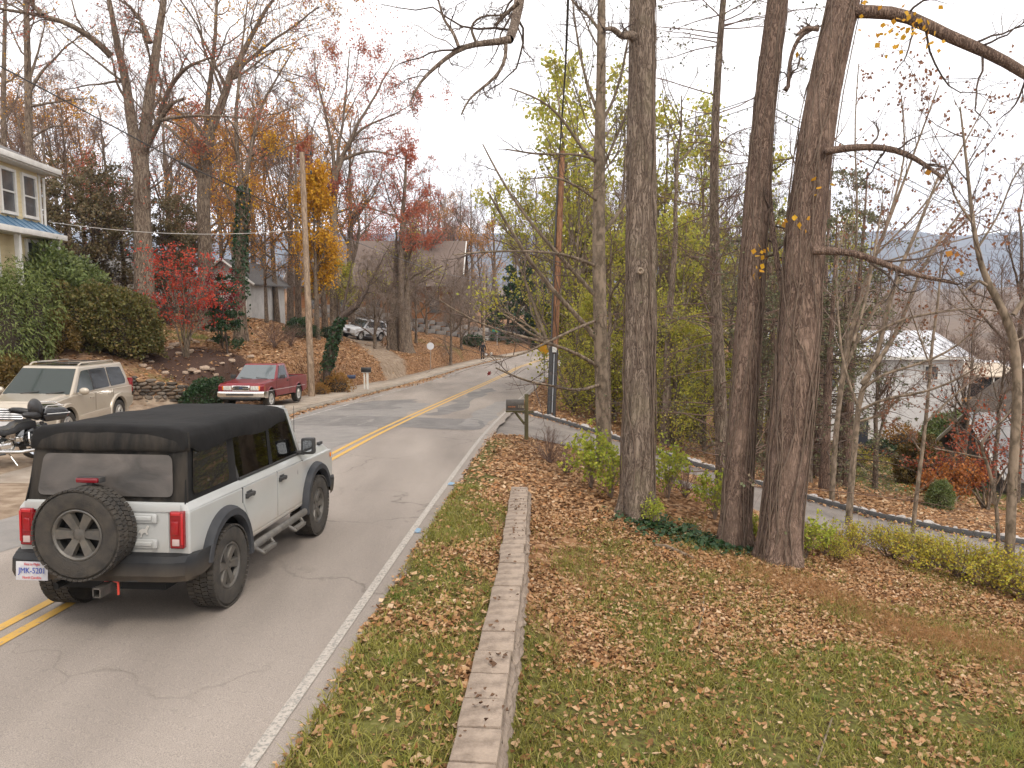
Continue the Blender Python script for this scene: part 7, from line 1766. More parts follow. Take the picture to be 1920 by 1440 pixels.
# ---------- left side: traced big trees
def left_tree(label, trunk, limbs, t, seed, bark, leaf, nl, ls=.10, name='oak_tree', ne=6, n2=7, n3=6, n4=0, twig=M_TWIGR, lper=2, ws=.80):
    g = np.random.default_rng(seed); A = tree_obj(name, label)
    P, R = limb_px(trunk, t, 30); R = R*ws; q = P[0].copy(); q[2] = min(q[2]-.3, gz(q[0], q[1])-.3); P = np.vstack([q, (q+P[0])/2, P]); R = np.concatenate([[R[0]*1.3, R[0]*1.1], R])
    link('trunk', ridged_trunk('trunk', P, R, bark, 22, .03, seed, .15), None, A)
    L = []
    for l, tt in limbs:
        p, r = limb_px(l, tt); r = r*ws*np.linspace(1, .55, 12); p[2:] += np.cumsum(g.normal(size=(10, 3)), 0)*np.linalg.norm(p[-1]-p[0])*.004; L.append((p, r))
    for p, r in L: link('limb', limb_mesh('limb', [(p[None], r[None], 9)], bark), None, A)
    P1, R1 = stackPR(L+[resample_np(P[16:], R[16:], 12)])
    Pe, Re = spawn(g, P1, R1, ne, -.62, .3, .42, (28, 62), .15, 12, .15, .25, .2, .07)
    P2, R2 = spawn(g, np.concatenate([P1, Pe]), np.concatenate([R1, Re]), n2, -.48, .3, .42, (28, 65), .12, 7, .17, .18, .25, .03)
    P3, R3 = spawn(g, P2, R2, n3, -.52, .3, .5, (25, 65), .12, 4, .2, .1, .4, .012); R3 = np.maximum(R3, .006)
    o = link('branches', limb_mesh('branches', [(Pe, Re, 5)], bark), None, A); o['kind'] = 'stuff'
    tg = [(P2, R2, 3), (P3, R3, 3)]; last = P3
    if n4: P4, R4 = spawn(g, P3, R3, n4, -.6, .3, .7, (25, 65), .15, 3, .2, .05, .5, .008); R4 = np.maximum(R4, .005); tg.append((P4, R4, 3)); last = P4
    o = link('twigs', limb_mesh('twigs', tg, twig), None, A); o['kind'] = 'stuff'
    if leaf: o = leaf_obj('leaves', leaves_on(g, last[g.permutation(len(last))[:nl]], lper, ls, .12), leaf, A); o['kind'] = 'stuff'
    set_base(A, P[0]); return A, P, R
left_tree('big forked oak rising above the rhododendrons', [(271, 560, 46), (269, 480, 40), (267, 400, 37), (265, 320, 36), (262, 290, 36)],
    [([(260, 300, 30), (248, 240, 27), (238, 190, 25), (225, 130, 22), (212, 90, 21), (205, 50, 18), (198, 0, 16), (190, -80, 12)], 33), ([(266, 300, 30), (274, 230, 29), (281, 150, 27), (292, 70, 25), (305, 0, 23), (318, -90, 16)], 33.4),
     ([(262, 300, 22), (285, 250, 19), (305, 210, 16), (318, 195, 14), (340, 187, 10)], (33, 31.5)), ([(300, 215, 14), (310, 180, 13), (335, 140, 12), (370, 115, 9), (410, 108, 6)], (33, 31)), ([(208, 105, 18), (180, 75, 16), (140, 52, 15), (90, 30, 13), (40, 22, 11), (-20, 12, 9)], (33, 30)), ([(80, 28, 9), (60, 10, 8), (48, -20, 6)], 30.5),
     ([(281, 80, 14), (265, 40, 12), (240, 10, 10), (222, 0, 8)], 33), ([(305, 225, 9), (340, 215, 8), (400, 214, 7), (470, 217, 5)], (32, 30)), ([(310, 235, 8), (340, 260, 7), (370, 285, 5)], 32)], 33, 81, BK_GREY, LF_RED, 900, .10, n4=2)
left_tree('second tall oak, right of the forked one', [(386, 560, 34), (384, 470, 31), (381, 380, 30), (384, 300, 29), (392, 250, 28)],
    [([(392, 255, 22), (408, 210, 21), (430, 150, 19), (460, 90, 16), (500, 20, 13), (530, -30, 9)], 38), ([(385, 290, 16), (388, 220, 15), (394, 150, 13), (402, 70, 12), (412, 0, 10), (418, -60, 7)], 38.5), ([(388, 270, 12), (370, 235, 10), (345, 215, 8), (315, 205, 5)], 38), ([(430, 150, 11), (470, 110, 9), (530, 60, 7), (600, 10, 5)], 38)], 38, 82, BK_GREY, LF_ORG, 1500, .11, ne=9, n4=2)
tI, PI_, RI = left_tree('ivy-clad double-stemmed tree right of the tall oaks', [(449, 560, 26), (450, 480, 22), (455, 400, 20), (457, 350, 19)],
    [([(455, 370, 13), (448, 300, 12), (443, 240, 11), (450, 150, 9), (460, 60, 7), (465, 0, 5)], 36), ([(458, 365, 13), (465, 300, 12), (475, 250, 11), (490, 200, 9), (515, 140, 7), (550, 80, 4)], 36), ([(470, 290, 7), (490, 285, 6), (520, 270, 4)], 36), ([(452, 400, 8), (420, 360, 6), (400, 300, 4)], 36)], 36, 83, BK_GREY, LF_YEL, 700, .11, ne=8)
def ivy_on(A, P, R, n, seed, size=.09, i0=0, i1=None, m=LF_IVY):
    g = np.random.default_rng(seed); i1 = i1 or len(P)-1
    t = i0+(i1-i0)*g.random(n)**.8; i = np.minimum(len(P)-2, t.astype(int)); f = (t-i)[:, None]; c = P[i]*(1-f)+P[i+1]*f; r = (R[i]*(1.0+.55*g.random(n)))[:, None]
    a = g.random(n)*6.28; o_ = np.stack([np.cos(a), np.sin(a), np.zeros(n)], 1); c = c+o_*r
    d = _norm(o_*.5+g.normal(size=(n, 3))*.5+np.array([0, 0, -.6])); s_ = _norm(np.cross(d, g.normal(size=(n, 3)))); nn = np.cross(d, s_); L = size*(.6+.8*g.random((n, 1)))
    V, F = leaf_quads(c, d, s_, nn, L, L*.5); o = leaf_obj('ivy', (V-np.array(A.location), F), m, A); o['kind'] = 'stuff'
ivy_on(tI, PI_, RI, 1600, 5, .12)
left_tree('grey tree at the far left beyond the cream house', [(56, 420, 19), (56, 330, 18), (54, 240, 17), (52, 130, 15), (50, 40, 13), (48, -30, 11)], [([(56, 170, 9), (80, 130, 7), (130, 80, 5), (180, 40, 3)], 42), ([(55, 150, 8), (70, 100, 6), (85, 30, 4)], 42), ([(55, 200, 7), (110, 190, 5), (170, 185, 3)], 42), ([(56, 280, 8), (40, 250, 8), (30, 210, 6), (0, 190, 4)], 42), ([(56, 260, 6), (100, 235, 5), (160, 240, 3)], 42)], 42, 84, BK_GREY, LF_YEL, 200, .12, ne=8)
left_tree('thin grey tree at the left edge of the picture', [(8, 420, 13), (8, 300, 12), (6, 200, 11), (8, 100, 9), (10, 0, 7)], [([(8, 210, 6), (30, 190, 5), (40, 150, 3)], 44), ([(6, 150, 5), (-20, 100, 4), (-40, 60, 2)], 44)], 44, 85, BK_GREY, LF_YEL, 80, .12)
left_tree('spreading red-leaved oak above the brown lodge roof', [(626, 560, 19), (626, 470, 17), (625, 380, 16), (628, 330, 16)], [([(628, 335, 12), (645, 290, 11), (665, 250, 10), (690, 200, 8), (715, 150, 6), (740, 110, 4)], 52), ([(627, 340, 10), (625, 280, 9), (610, 220, 8), (595, 160, 6), (590, 100, 4)], 52), ([(640, 300, 9), (680, 285, 8), (720, 285, 6), (760, 300, 4)], 52), ([(650, 275, 8), (680, 240, 7), (730, 220, 5), (775, 195, 3)], 52), ([(630, 320, 8), (640, 250, 7), (650, 170, 6), (660, 90, 4)], 52), ([(626, 400, 7), (680, 385, 6), (730, 400, 5), (775, 420, 3)], 52), ([(624, 350, 7), (590, 320, 6), (570, 280, 4)], 52)], 52, 86, BK_GREY, LF_RED, 9500, .13, ne=7, n2=6, n3=6, n4=2, lper=2)
left_tree('tall thin red-leaved tree right of the spreading oak', [(752, 560, 13), (752, 470, 12), (755, 400, 10), (760, 340, 7), (762, 280, 4)], [([(754, 430, 7), (775, 390, 6), (800, 350, 4)], 58), ([(753, 420, 6), (730, 380, 5), (715, 330, 3)], 58), ([(753, 470, 6), (780, 455, 5), (805, 450, 3)], 58)], 58, 87, BK_GREY, LF_RED, 1500, .13, ne=8)

# background trees, copies of a few grown shapes
_bgb = [broadleaf(101+i, 15, .22, .25, 11, 9, 8, 2, (22, 55), BK_GREY, M_TWIGR, None, up=.55, tw=.018, l1=.45, tip=.15) for i in range(3)]
_bgr = broadleaf(111, 14, .2, .25, 11, 9, 8, 0, (25, 60), BK_GREY, M_TWIGR, LF_RED, .16, 5, .25, up=.45, tw=.018, l1=.45)
_bgo = broadleaf(112, 14, .2, .25, 11, 9, 8, 0, (25, 60), BK_GREY, M_TWIGR, LF_ORG, .14, 5, .3, up=.45, tw=.018, l1=.45, leafstart=.2)
_bgy = broadleaf(113, 9, .16, .12, 16, 9, 8, 0, (25, 55), BK_GREY, M_TWIG, LF_YEL, .15, 7, .22, up=.55, l1=.36)
_rl = random.Random(4)
BG = [(95, 55, 1, 'bare grey tree behind the cream house roof', 1.0), (140, 60, 0, 'bare tree between the cream house and the forked oak', 1.1), (190, 52, 'r', 'red-leaved tree behind the dark cedars', .72), (215, 62, 2, 'bare tree left of the forked oak', 1.1), (325, 60, 1, 'bare tree between the two oaks', 1.1), (350, 48, 'r', 'low red-leaved tree behind the dark cedar', .5),
      (425, 56, 'o', 'orange-leaved tree right of the second oak', 1.0), (480, 62, 0, 'bare tree behind the ivy-clad tree', 1.2), (520, 55, 'o', 'orange-leaved tree left of the pale pole', 1.05), (500, 48, 'o', 'small orange tree behind the ivy-clad tree', .62), (545, 66, 1, 'tall bare tree behind the pale pole', 1.3), (595, 46, 'y', 'bright golden tree right behind the pale pole', 1.02),
      (580, 72, 2, 'bare tree left of the spreading red oak', 1.3), (690, 110, 0, 'bare tree rising over the lodge roof', 1.3), (720, 105, 'r', 'red tree behind the lodge roof', 1.0), (800, 100, 1, 'bare tree at the right end of the lodge', 1.25), (835, 110, 'o', 'rust-leaved tree beyond the lodge', 1.2), (860, 96, 2, 'bare tree above the far bend', 1.15), (885, 105, 0, 'bare tree left of the far thin pole', 1.3), (930, 112, 1, 'bare tree behind the dark pines', 1.3), (660, 116, 'r', 'red tree far behind the lodge ridge', 1.2), (30, 62, 2, 'bare tree behind the left edge of the house', 1.2), (850, 125, 'r', 'distant red tree over the far bend', 1.2), (970, 120, 2, 'bare tree behind the roadside saplings', 1.3), (440, 75, 2, 'far bare tree in the gap right of the second oak', 1.4), (270, 75, 0, 'far bare tree behind the forked oak', 1.4), (1040, 110, 0, 'bare tree far behind the red-brown pole', 1.3), (1180, 100, 1, 'bare tree far behind the knotted trunk', 1.2), (1120, 125, 2, 'distant bare tree over the roadside trees', 1.3), (75, 70, 'o', 'orange-leaved tree above the cream house roof', 1.3), (165, 75, 'o', 'orange tree far behind the cedars', 1.3), (395, 66, 'r', 'red tree far between the oaks', 1.2), (610, 60, 'o', 'orange tree behind the golden tree', 1.2), (660, 70, 2, 'bare tree behind the spreading red oak', 1.35), (560, 50, 1, 'slim bare tree beside the pale pole', .95), (470, 52, 'o', 'orange tree right behind the ivy-clad tree', .9), (775, 90, 'r', 'red tree at the lodge roof end', 1.15), (905, 92, 'o', 'rust tree above the thin far pole', .9), (820, 118, 2, 'distant bare tree over the block wall', 1.3), (330, 90, 2, 'very tall far bare tree between the oaks', 1.6), (120, 95, 1, 'very tall far bare tree over the house roof', 1.6), (1330, 70, 1, 'bare tree in the hollow behind the hemlock', .9), (1500, 75, 2, 'bare tree in the hollow left of the white house', .9), (1650, 72, 0, 'bare tree behind the white house roof', .75), (1760, 80, 1, 'bare tree right behind the white house', .8), (1880, 70, 2, 'bare tree behind the cabin', .75), (1560, 95, 0, 'far bare tree in the hollow', .95), (1820, 105, 2, 'far bare tree over the cabin', .9), (1140, 27, 0, 'thin bare tree in the thicket left of the knotted trunk', .5), (1180, 36, 1, 'bare tree in the thicket behind the knotted trunk', .7), (1250, 30, 2, 'thin bare tree in the thicket right of the knotted trunk', .55), (1290, 33, 0, 'bare tree in the thicket left of the hemlock', .65), (1360, 31, 1, 'bare tree in the thicket right of the hemlock', .6), (1420, 30, 2, 'bare tree in the thicket between the leaning trunks', .6), (1090, 42, 1, 'bare tree in the thicket behind the yellow sign', .8), (1470, 28, 0, 'thin bare tree just left of the thickest trunk', .55), (1540, 30, 1, 'thin bare tree just right of the thickest trunk', .6), (1640, 26, 2, 'small bare tree veiling the white house door', .42), (1800, 29, 2, 'small bare tree in front of the shed gable', .45), (1860, 26, 0, 'small bare tree in front of the shed roof', .42), (1905, 28, 1, 'small bare tree at the right edge before the cabin', .5), (1215, 45, 2, 'tall bare tree far behind the knotted trunk', 1.0), (1345, 48, 0, 'tall bare tree far behind the hemlock', 1.0), (1130, 50, 1, 'tall bare tree far behind the slender grey tree', 1.1), (1440, 45, 1, 'tall bare tree far between the leaning trunks', .95), (1010, 84, 2, 'bare tree rising above the dark pines', 1.3), (1900, 31, 1, 'tall fine-twigged tree at the right edge', .85), (1290, 52, 1, 'tall fine-twigged tree far left of the hemlock', 1.2)]
for i, (u, t, k, lab, s_) in enumerate(BG):
    me = {'r': _bgr, 'o': _bgo, 'y': _bgy}[k] if isinstance(k, str) else _bgb[k]
    plant_tree(me, lab, G(u, t), i*2.4, s_, 'woodland_tree', 'woodland trees behind the houses')

for i, (x, y, k, lab) in enumerate([(-14, -9, 0, 'unseen bare tree behind the viewer on the far side of the road'), (9, -11, 1, 'unseen bare tree behind the viewer in the yard'), (-6, -22, 2, 'unseen bare tree well behind the viewer beside the road'), (4, -26, 0, 'unseen bare tree farthest behind the viewer by the yard'), (18, -16, 2, 'unseen bare tree behind the viewer at the yard corner'), (-24, -4, 1, 'unseen bare tree level with the viewer up the left bank'), (14, -3, 1, 'unseen bare tree level with the viewer across the yard'), (-18, 4, 2, 'unseen bare tree just outside the frame above the left pull-off')]):  # out of view, added so the car glass has trees to reflect
    plant_tree(_bgb[k], lab, (x, y, gz(x, y)-.1), i*1.7, 1.0, 'woodland_tree', 'unseen trees added for reflections')
# low bare trees in front of the lodge
_cm = [broadleaf(121+i, 5.2, .11, .12, 11, 9, 8, 4, (30, 65), BK_GREY, M_TWIGL, None, up=.35, wand=.2, tw=.012, l1=.5) for i in range(2)]
_cmg = broadleaf(124, 5.0, .11, .15, 10, 8, 7, 3, (30, 65), BK_GREY, M_TWIG, LF_YG, .09, 1, .1, up=.3, wand=.2, tw=.012, l1=.5)
for i, (u, t, k, s_, lab) in enumerate([(640, 52, 2, 1.0, 'low olive-leaved tree beside the ivy trunk'), (703, 54, 0, 1.05, 'grey-stemmed bare tree left of the white car'), (728, 56, 0, .9, 'dark leaning bare tree by the white car'), (845, 62, 1, 1.2, 'wide bare spreading tree near the round sign'), (800, 74, 0, 1.3, 'bare thicket tree above the block wall'), (880, 76, 1, 1.3, 'bare thicket tree left of the far pole'), (770, 80, 1, 1.4, 'bare tree in front of the lodge wall'), (660, 64, 2, 1.1, 'olive thicket tree in front of the lodge'), (820, 86, 0, 1.5, 'large bare tree below the lodge roof end'), (720, 76, 1, 1.3, 'tangled bare tree below the lodge roof'), (690, 70, 0, 1.3, 'bare thicket tree behind the white car'), (745, 86, 1, 1.6, 'bare tree masking the middle of the lodge'), (850, 82, 1, 1.5, 'bare thicket tree above the curving wall'), (780, 64, 1, 1.1, 'thin bare tree left of the spreading one'), (670, 88, 0, 1.6, 'bare tree masking the left part of the lodge'), (910, 84, 0, 1.4, 'bare thicket tree behind the thin far pole'), (610, 60, 2, 1.2, 'olive thicket tree behind the pale pole'), (865, 68, 0, 1.1, 'bare tree right of the spreading one'), (560, 62, 1, 1.2, 'bare thicket tree left of the pale pole'), (500, 58, 0, 1.2, 'bare thicket tree right of the grey cottage')]):
    plant_tree(_cm[k] if k < 2 else _cmg, lab, G(u, t), i*1.3, s_, 'ornamental_tree', 'low bare trees below the lodge')
g = np.random.default_rng(7)
for u, w, lab in ((740, 26, 'thick left trunk of the mossy pair on the leafy bank'), (761, 24, 'thick right trunk of the mossy pair on the leafy bank')):
    A, P, R = left_tree(lab, [(u, 658, w*1.2), (u, 640, w*.95), (u-1, 600, w*.8), (u+1, 560, w*.55), (u+2, 500, w*.3), (u+4, 430, w*.10)], [([(u, 580, 9), (u-25, 540, 7), (u-60, 520, 4)], 59), ([(u, 560, 9), (u+30, 520, 7), (u+70, 500, 4)], 59), ([(u, 540, 8), (u+5, 490, 6), (u+20, 440, 3)], 59)], 59, 140+w, BK_GREY, LF_YG, 300, .12, 'mossy_tree', ws=1.0)
# leaning ivy trunk
A, P, R = left_tree('leaning trunk wrapped in dark ivy right of the pale pole', [(614, 692, 17), (622, 650, 15), (632, 612, 14), (645, 590, 13), (668, 575, 11), (690, 540, 6)], [([(640, 595, 6), (650, 540, 5), (660, 480, 3)], 36), ([(668, 575, 6), (700, 520, 4), (730, 460, 2)], 36)], 36, 150, BK_DARK, None, 0, name='ivy_tree', twig=M_TWIGL, ne=4, n2=5, n3=5, ws=1.0)
ivy_on(A, P, R, 1500, 9, .10, 0, int(len(P)*.62))

# dark evergreens
_ced = conifer(31, 7.5, .18, 85, 2.6, 7, None, BK_DARK, LF_CEDAR, 4, .11, .05, .04, .5, 8, lsp=.08)
for u, t, s_, lab in ((135, 37, .95, 'brownish cedar right beside the cream house'), (185, 38, 1.05, 'brownish cedar between the house and the forked oak'), (232, 40, .95, 'brownish cedar just left of the forked oak'), (312, 39, .9, 'dark cedar just right of the forked oak'), (350, 41, .85, 'dark cedar left of the second oak')):
    plant_tree(_ced, lab, G(u, t), u*.3, s_, 'cedar_tree', 'dark cedars behind the shrubs')
_fir = conifer(32, 6.5, .14, 60, 2.0, 7, None, BK_DARK, LF_FIR, 6, .14, -.12, .05, .85, 8, lsp=.05)
for u, t, s_, lab in ((955, 84, 1.35, 'dark green pine by the far bend, left one'), (985, 88, 1.5, 'dark green pine by the far bend, middle one'), (1015, 86, 1.2, 'dark green pine by the far bend, right one'), (1000, 98, 1.6, 'dark green pine set back behind the others at the far bend')):
    plant_tree(_fir, lab, G(u, t), u*.3, s_, 'pine_tree', 'dark pines by the far bend')
_yfir = conifer(33, 3.6, .05, 34, 1.0, 7, None, BK_DARK, LF_FIR, 6, .08, .0, .08, .85, 6, lsp=.03)
plant_tree(_yfir, 'small dark fir beside the red Japanese maple', G(424, 32.5), 1, 1.0, 'fir_tree')

# Japanese maples
def maple(seed, H, W, leaf, n=7, nl=5, ls=.085, s3=7):
    g = np.random.default_rng(seed); k = 10; Ps = []; Rs = []
    for q in range(n):
        a = g.random()*6.28; w = W*(.25+.75*g.random()); t = np.linspace(0, 1, k)
        Ps.append(np.stack([np.cos(a)*w*t**1.3, np.sin(a)*w*t**1.3, H*(.55+.45*g.random())*t**.85-.1*(t == 0)], 1)+np.cumsum(g.normal(size=(k, 3))*.03, 0)); Rs.append(.04*np.interp(t, [0, 1], [1, .25]))
    P1, R1 = np.array(Ps), np.array(Rs)
    P2, R2 = spawn(g, P1, R1, 9, -.42, .3, .5, (30, 65), .3, 7, .15, .12, .3, .015, .4); P3, R3 = spawn(g, P2, R2, s3, -.45, .3, .6, (30, 70), .1, 5, .18, -.02, .4, .006, flat=.5); R3 = np.maximum(R3, .003)
    me = {'stems': limb_mesh('stems', [(P1, R1, 7)], BK_PALE), 'twigs': limb_mesh('twigs', [(P2, R2, 4), (P3, R3, 3)], M_TWIG)}
    V, F = leaves_on(g, P3, nl, ls, .06, droop=.2, start=0); q = mesh_np('leaves', V, F, smooth=False); q.materials.append(leaf); me['leaves'] = q; return me
plant_tree(maple(41, 4.0, 1.6, LF_CRIM, 8), 'bright crimson Japanese maple in the rock-edged bed', G(350, 31), 0, 1.05, 'japanese_maple')
plant_tree(maple(42, 3.4, 1.2, LF_WINE, 7), 'wine-red maple just behind the crimson one', G(418, 33.5), 0, 1.0, 'japanese_maple')
plant_tree(maple(43, 3.0, 2.4, leaf_mat('rust_maple_leaves', [(.26, .055, .03), (.34, .09, .04), (.20, .045, .035), (.38, .14, .05)]), 8), 'rust-red spreading maple in front of the garden shed', G(1850, 23.5, -.2), 0, 1.0, 'japanese_maple')
plant_tree(maple(44, 1.4, 1.2, leaf_mat('orange_shrub_leaves', [(.32, .10, .03), (.42, .17, .04), (.26, .09, .04)]), 7), 'low orange maple bush below the rust-red maple', G(1780, 22), 0, 1.0, 'japanese_maple')
# ------------------------------------------------------------ shrubs
M_CORE = mat('shrub_dark_filler', (.035, .026, .018), 1.0, col2=(.055, .042, .03), vscale=14, bump=.6, bscale=20)
def shrub_meshes(seed, r, n, leaf, ls, lumps=.28, core=True, upr=.25, shell=.35, asp=.42, stems=10):
    "bushy shrub sitting on z=0: r = (rx, ry, h)"
    g = np.random.default_rng(seed); d = _norm(g.normal(size=(n, 3))); d[:, 2] = np.where(d[:, 2] < -.55, -d[:, 2], d[:, 2]); d = _norm(d)
    q = vfbm(d[:, 0]*2.2+seed+d[:, 2]*1.7, d[:, 1]*2.2-d[:, 2]*1.3, seed)*1.6+.7*vfbm(d[:, 0]*6+seed, d[:, 1]*6+d[:, 2]*5, seed+4)
    rad = (1+lumps*q)*(1-shell*g.random(n)**2)
    c = d*rad[:, None]*np.array(r)*np.array([1, 1, .62])+np.array([0, 0, r[2]*.40])
    c[:, 2] = np.maximum(c[:, 2], .03)
    o = _norm(d*.8+g.normal(size=(n, 3))*.6+np.array([0, 0, upr])); s_ = _norm(np.cross(o, g.normal(size=(n, 3)))); nn = np.cross(o, s_); L = ls*(.6+.8*g.random((n, 1)))
    V, F = leaf_quads(c, o, s_, nn, L, L*asp); q = mesh_np('leaves', V, F, smooth=False); q.materials.append(leaf); me = {'leaves': q}
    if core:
        mb = MB(); mb.ellipsoid((0, 0, r[2]*.40), (r[0]*.60, r[1]*.60, r[2]*.40), 16, 10, None, .12, random.Random(seed)); k = mb.mesh('dark_filler'); k.materials.append(M_CORE); me['dark_filler'] = k  # dark solid blob added to block see-through, standing for the shaded inside
    if stems:
        P = np.zeros((stems, 6, 3)); a = g.random(stems)*6.28; w = .2+.7*g.random(stems); t = np.linspace(0, 1, 6)
        P[:, :, 0] = np.cos(a)[:, None]*w[:, None]*r[0]*t; P[:, :, 1] = np.sin(a)[:, None]*w[:, None]*r[1]*t; P[:, :, 2] = r[2]*.8*t[None, :]**.8-.05; P += np.cumsum(g.normal(size=P.shape)*.02, 1)
        R = np.tile(np.linspace(.014, .005, 6), (stems, 1)); P2, R2 = spawn(g, P, R, 6, -.4, .3, .6, (25, 60), .2, 5, .18, .2, .4, .006); R2 = np.maximum(R2, .002)
        k = limb_mesh('stems', [(P, R, 5), (P2, R2, 3)], M_TWIG); me['stems'] = k
    return me
def plant(me, label, p, rz=0, s=1, name='shrub', group=None, cat='shrub', sz=None):
    A = empty(name, p, rz, label, cat, group); A.scale = (s, s, sz or s)
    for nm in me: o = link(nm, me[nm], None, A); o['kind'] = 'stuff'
    return A
_az = shrub_meshes(201, (1.35, 1.2, 2.3), 13000, LF_AZ, .085); _rh = shrub_meshes(202, (1.3, 1.2, 2.7), 6500, LF_RHOD, .16, .3, asp=.2, upr=-.1)
_azo = shrub_meshes(203, (1.2, 1.0, 2.1), 11000, leaf_mat('rusty_azalea_leaves', [(.10, .075, .024), (.16, .11, .036), (.21, .13, .045), (.12, .10, .03)], .2), .085)
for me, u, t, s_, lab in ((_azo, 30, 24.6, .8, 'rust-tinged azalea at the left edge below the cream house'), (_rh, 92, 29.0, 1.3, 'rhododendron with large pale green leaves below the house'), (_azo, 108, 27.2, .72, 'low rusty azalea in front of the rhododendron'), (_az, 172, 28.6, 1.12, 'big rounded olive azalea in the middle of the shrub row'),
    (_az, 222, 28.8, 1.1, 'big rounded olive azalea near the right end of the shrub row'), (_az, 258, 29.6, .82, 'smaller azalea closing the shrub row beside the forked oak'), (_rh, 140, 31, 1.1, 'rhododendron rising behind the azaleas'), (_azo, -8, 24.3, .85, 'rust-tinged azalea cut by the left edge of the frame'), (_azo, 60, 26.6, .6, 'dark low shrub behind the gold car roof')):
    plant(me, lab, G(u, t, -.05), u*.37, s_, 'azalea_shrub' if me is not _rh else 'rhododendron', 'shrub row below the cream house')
_wp = shrub_meshes(204, (1.1, 1.0, 3.6), 5200, leaf_mat('weeping_evergreen_sprays', [(.09, .12, .035), (.15, .185, .055), (.20, .225, .075)], .25), .16, .35, True, -.9, .6, .12)
plant(_wp, 'second weeping evergreen at the very left edge', G(10, 24.9, -.05), 2, 1.02, 'weeping_shrub')
plant(_wp, 'weeping evergreen shrub against the cream house', G(50, 25.9, -.05), 0, .98, 'weeping_shrub')
_dk = shrub_meshes(205, (.9, .8, 1.1), 2600, LF_IVY, .07)
for u, t, s_, lab in ((392, 27.4, 1.0, 'dark ivy bush at the right end of the stone wall'), (372, 27.0, .75, 'trailing ivy bush over the stone wall'), (560, 44, 1.05, 'dark clipped round shrub left of the pale pole'), (620, 50, .8, 'dark low shrub behind the ivy trunk'), (583, 46, .7, 'dark shrub just right of the pale pole'), (1645, 45.5, 1.0, 'dark green hedge bush below the white house wall'), (1690, 44, .9, 'dark green bush left of the shed gable'), (1790, 30, 1.3, 'dark green bush in front of the shed')):
    plant(_dk, lab, G(u, t, -.05), u*.3, s_, 'dark_shrub')
_ob = shrub_meshes(206, (.7, .6, .95), 2200, leaf_mat('orange_bush_leaves', [(.24, .12, .03), (.34, .18, .045), (.18, .10, .03)]), .06, core=True)
plant(_ob, 'orange-tan bush beside the cream stake', G(634, 36, -.03), 0, 1, 'orange_shrub'); plant(_ob, 'straw-coloured bush behind the pickup tail', G(601, 34.5, -.03), 1, .62, 'orange_shrub')
plant(shrub_meshes(207, (1.0, .8, 1.0), 1500, LF_FIR, .12), 'rounded green shrub on the far bank by the thin pole', G(886, 73, -.05), 0, 1.1, 'green_shrub')
_bw = {'stems': None}
def twig_bush(seed, r, n, m, leafm=None, nl=0, ls=.05):
    g = np.random.default_rng(seed); P = np.zeros((n, 8, 3)); a = g.random(n)*6.28; w = g.random(n)**.7; t = np.linspace(0, 1, 8)
    P[:, :, 0] = (np.cos(a)*w*r[0])[:, None]*t**1.2; P[:, :, 1] = (np.sin(a)*w*r[0])[:, None]*t**1.2; P[:, :, 2] = r[1]*(1-.35*w)[:, None]*t[None, :]**.75-.05; P += np.cumsum(g.normal(size=P.shape)*r[1]*.012, 1)
    R = np.tile(np.linspace(.009, .003, 8), (n, 1)); P2, R2 = spawn(g, P, R, 6, -.4, .3, .6, (20, 55), .15, 6, .15, .15, .5, .005); R2 = np.maximum(R2, .002); P3, R3 = spawn(g, P2, R2, 3, -.5, .3, .7, (20, 55), .15, 4, .15, .1, .5, .003); R3 = np.maximum(R3, .0016)
    me = {'stems': limb_mesh('stems', [(P, R, 5), (P2, R2, 3), (P3, R3, 3)], m)}
    if leafm:
        V, F = leaves_on(g, P3, nl, ls, .03, droop=.1, start=.1); q = mesh_np('leaves', V, F, smooth=False); q.materials.append(leafm); me['leaves'] = q
    return me
_tb = twig_bush(211, (.75, 1.0), 22, M_TWIGR); _lb = twig_bush(212, (.6, 1.15), 14, M_TWIGL, LF_LIME, 3, .075); _yb = twig_bush(213, (.85, .75), 26, M_TWIGR, leaf_mat('yellow_spirea_leaves', [(.30, .30, .04), (.44, .38, .05), (.52, .40, .05), (.34, .36, .06), (.48, .28, .04)]), 3, .042)
for u, t, s_, lab in ((1030, 16.5, .95, 'bare reddish twig bush left of the knotted trunk'), (1062, 15.6, .7, 'smaller bare twig bush beside the lime shrub'), (515, 36, 1.5, 'reddish twig thicket above the pickup'), (545, 38, 1.3, 'pale twig thicket left of the pale pole'), (1285, 15, .8, 'bare brown twig bush under the hemlock')): plant(_tb, lab, G(u, t, -.03), u*.7, s_, 'twig_bush')
for u, t, s_, lab in ((1108, 14.4, 1.0, 'lime green shrub touching the knotted trunk on its left'), (1145, 13.9, .82, 'lime green shrub in front of the knotted trunk foot'), (1252, 14.6, .95, 'lime green shrub right of the knotted trunk'), (1225, 12.6, .42, 'small lime sprig at the foot of the knotted trunk'), (1340, 13.6, .8, 'thin lime shrub left of the slim leaning trunk'), (1510, 12.0, .62, 'lime green shrub at the right foot of the thickest trunk'), (1545, 12.3, .5, 'low lime sprig right of the thickest trunk'), (1415, 12.6, .45, 'lime sprig between the two leaning trunks')): plant(_lb, lab, G(u, t, -.03), u*.7, s_, 'lime_shrub')
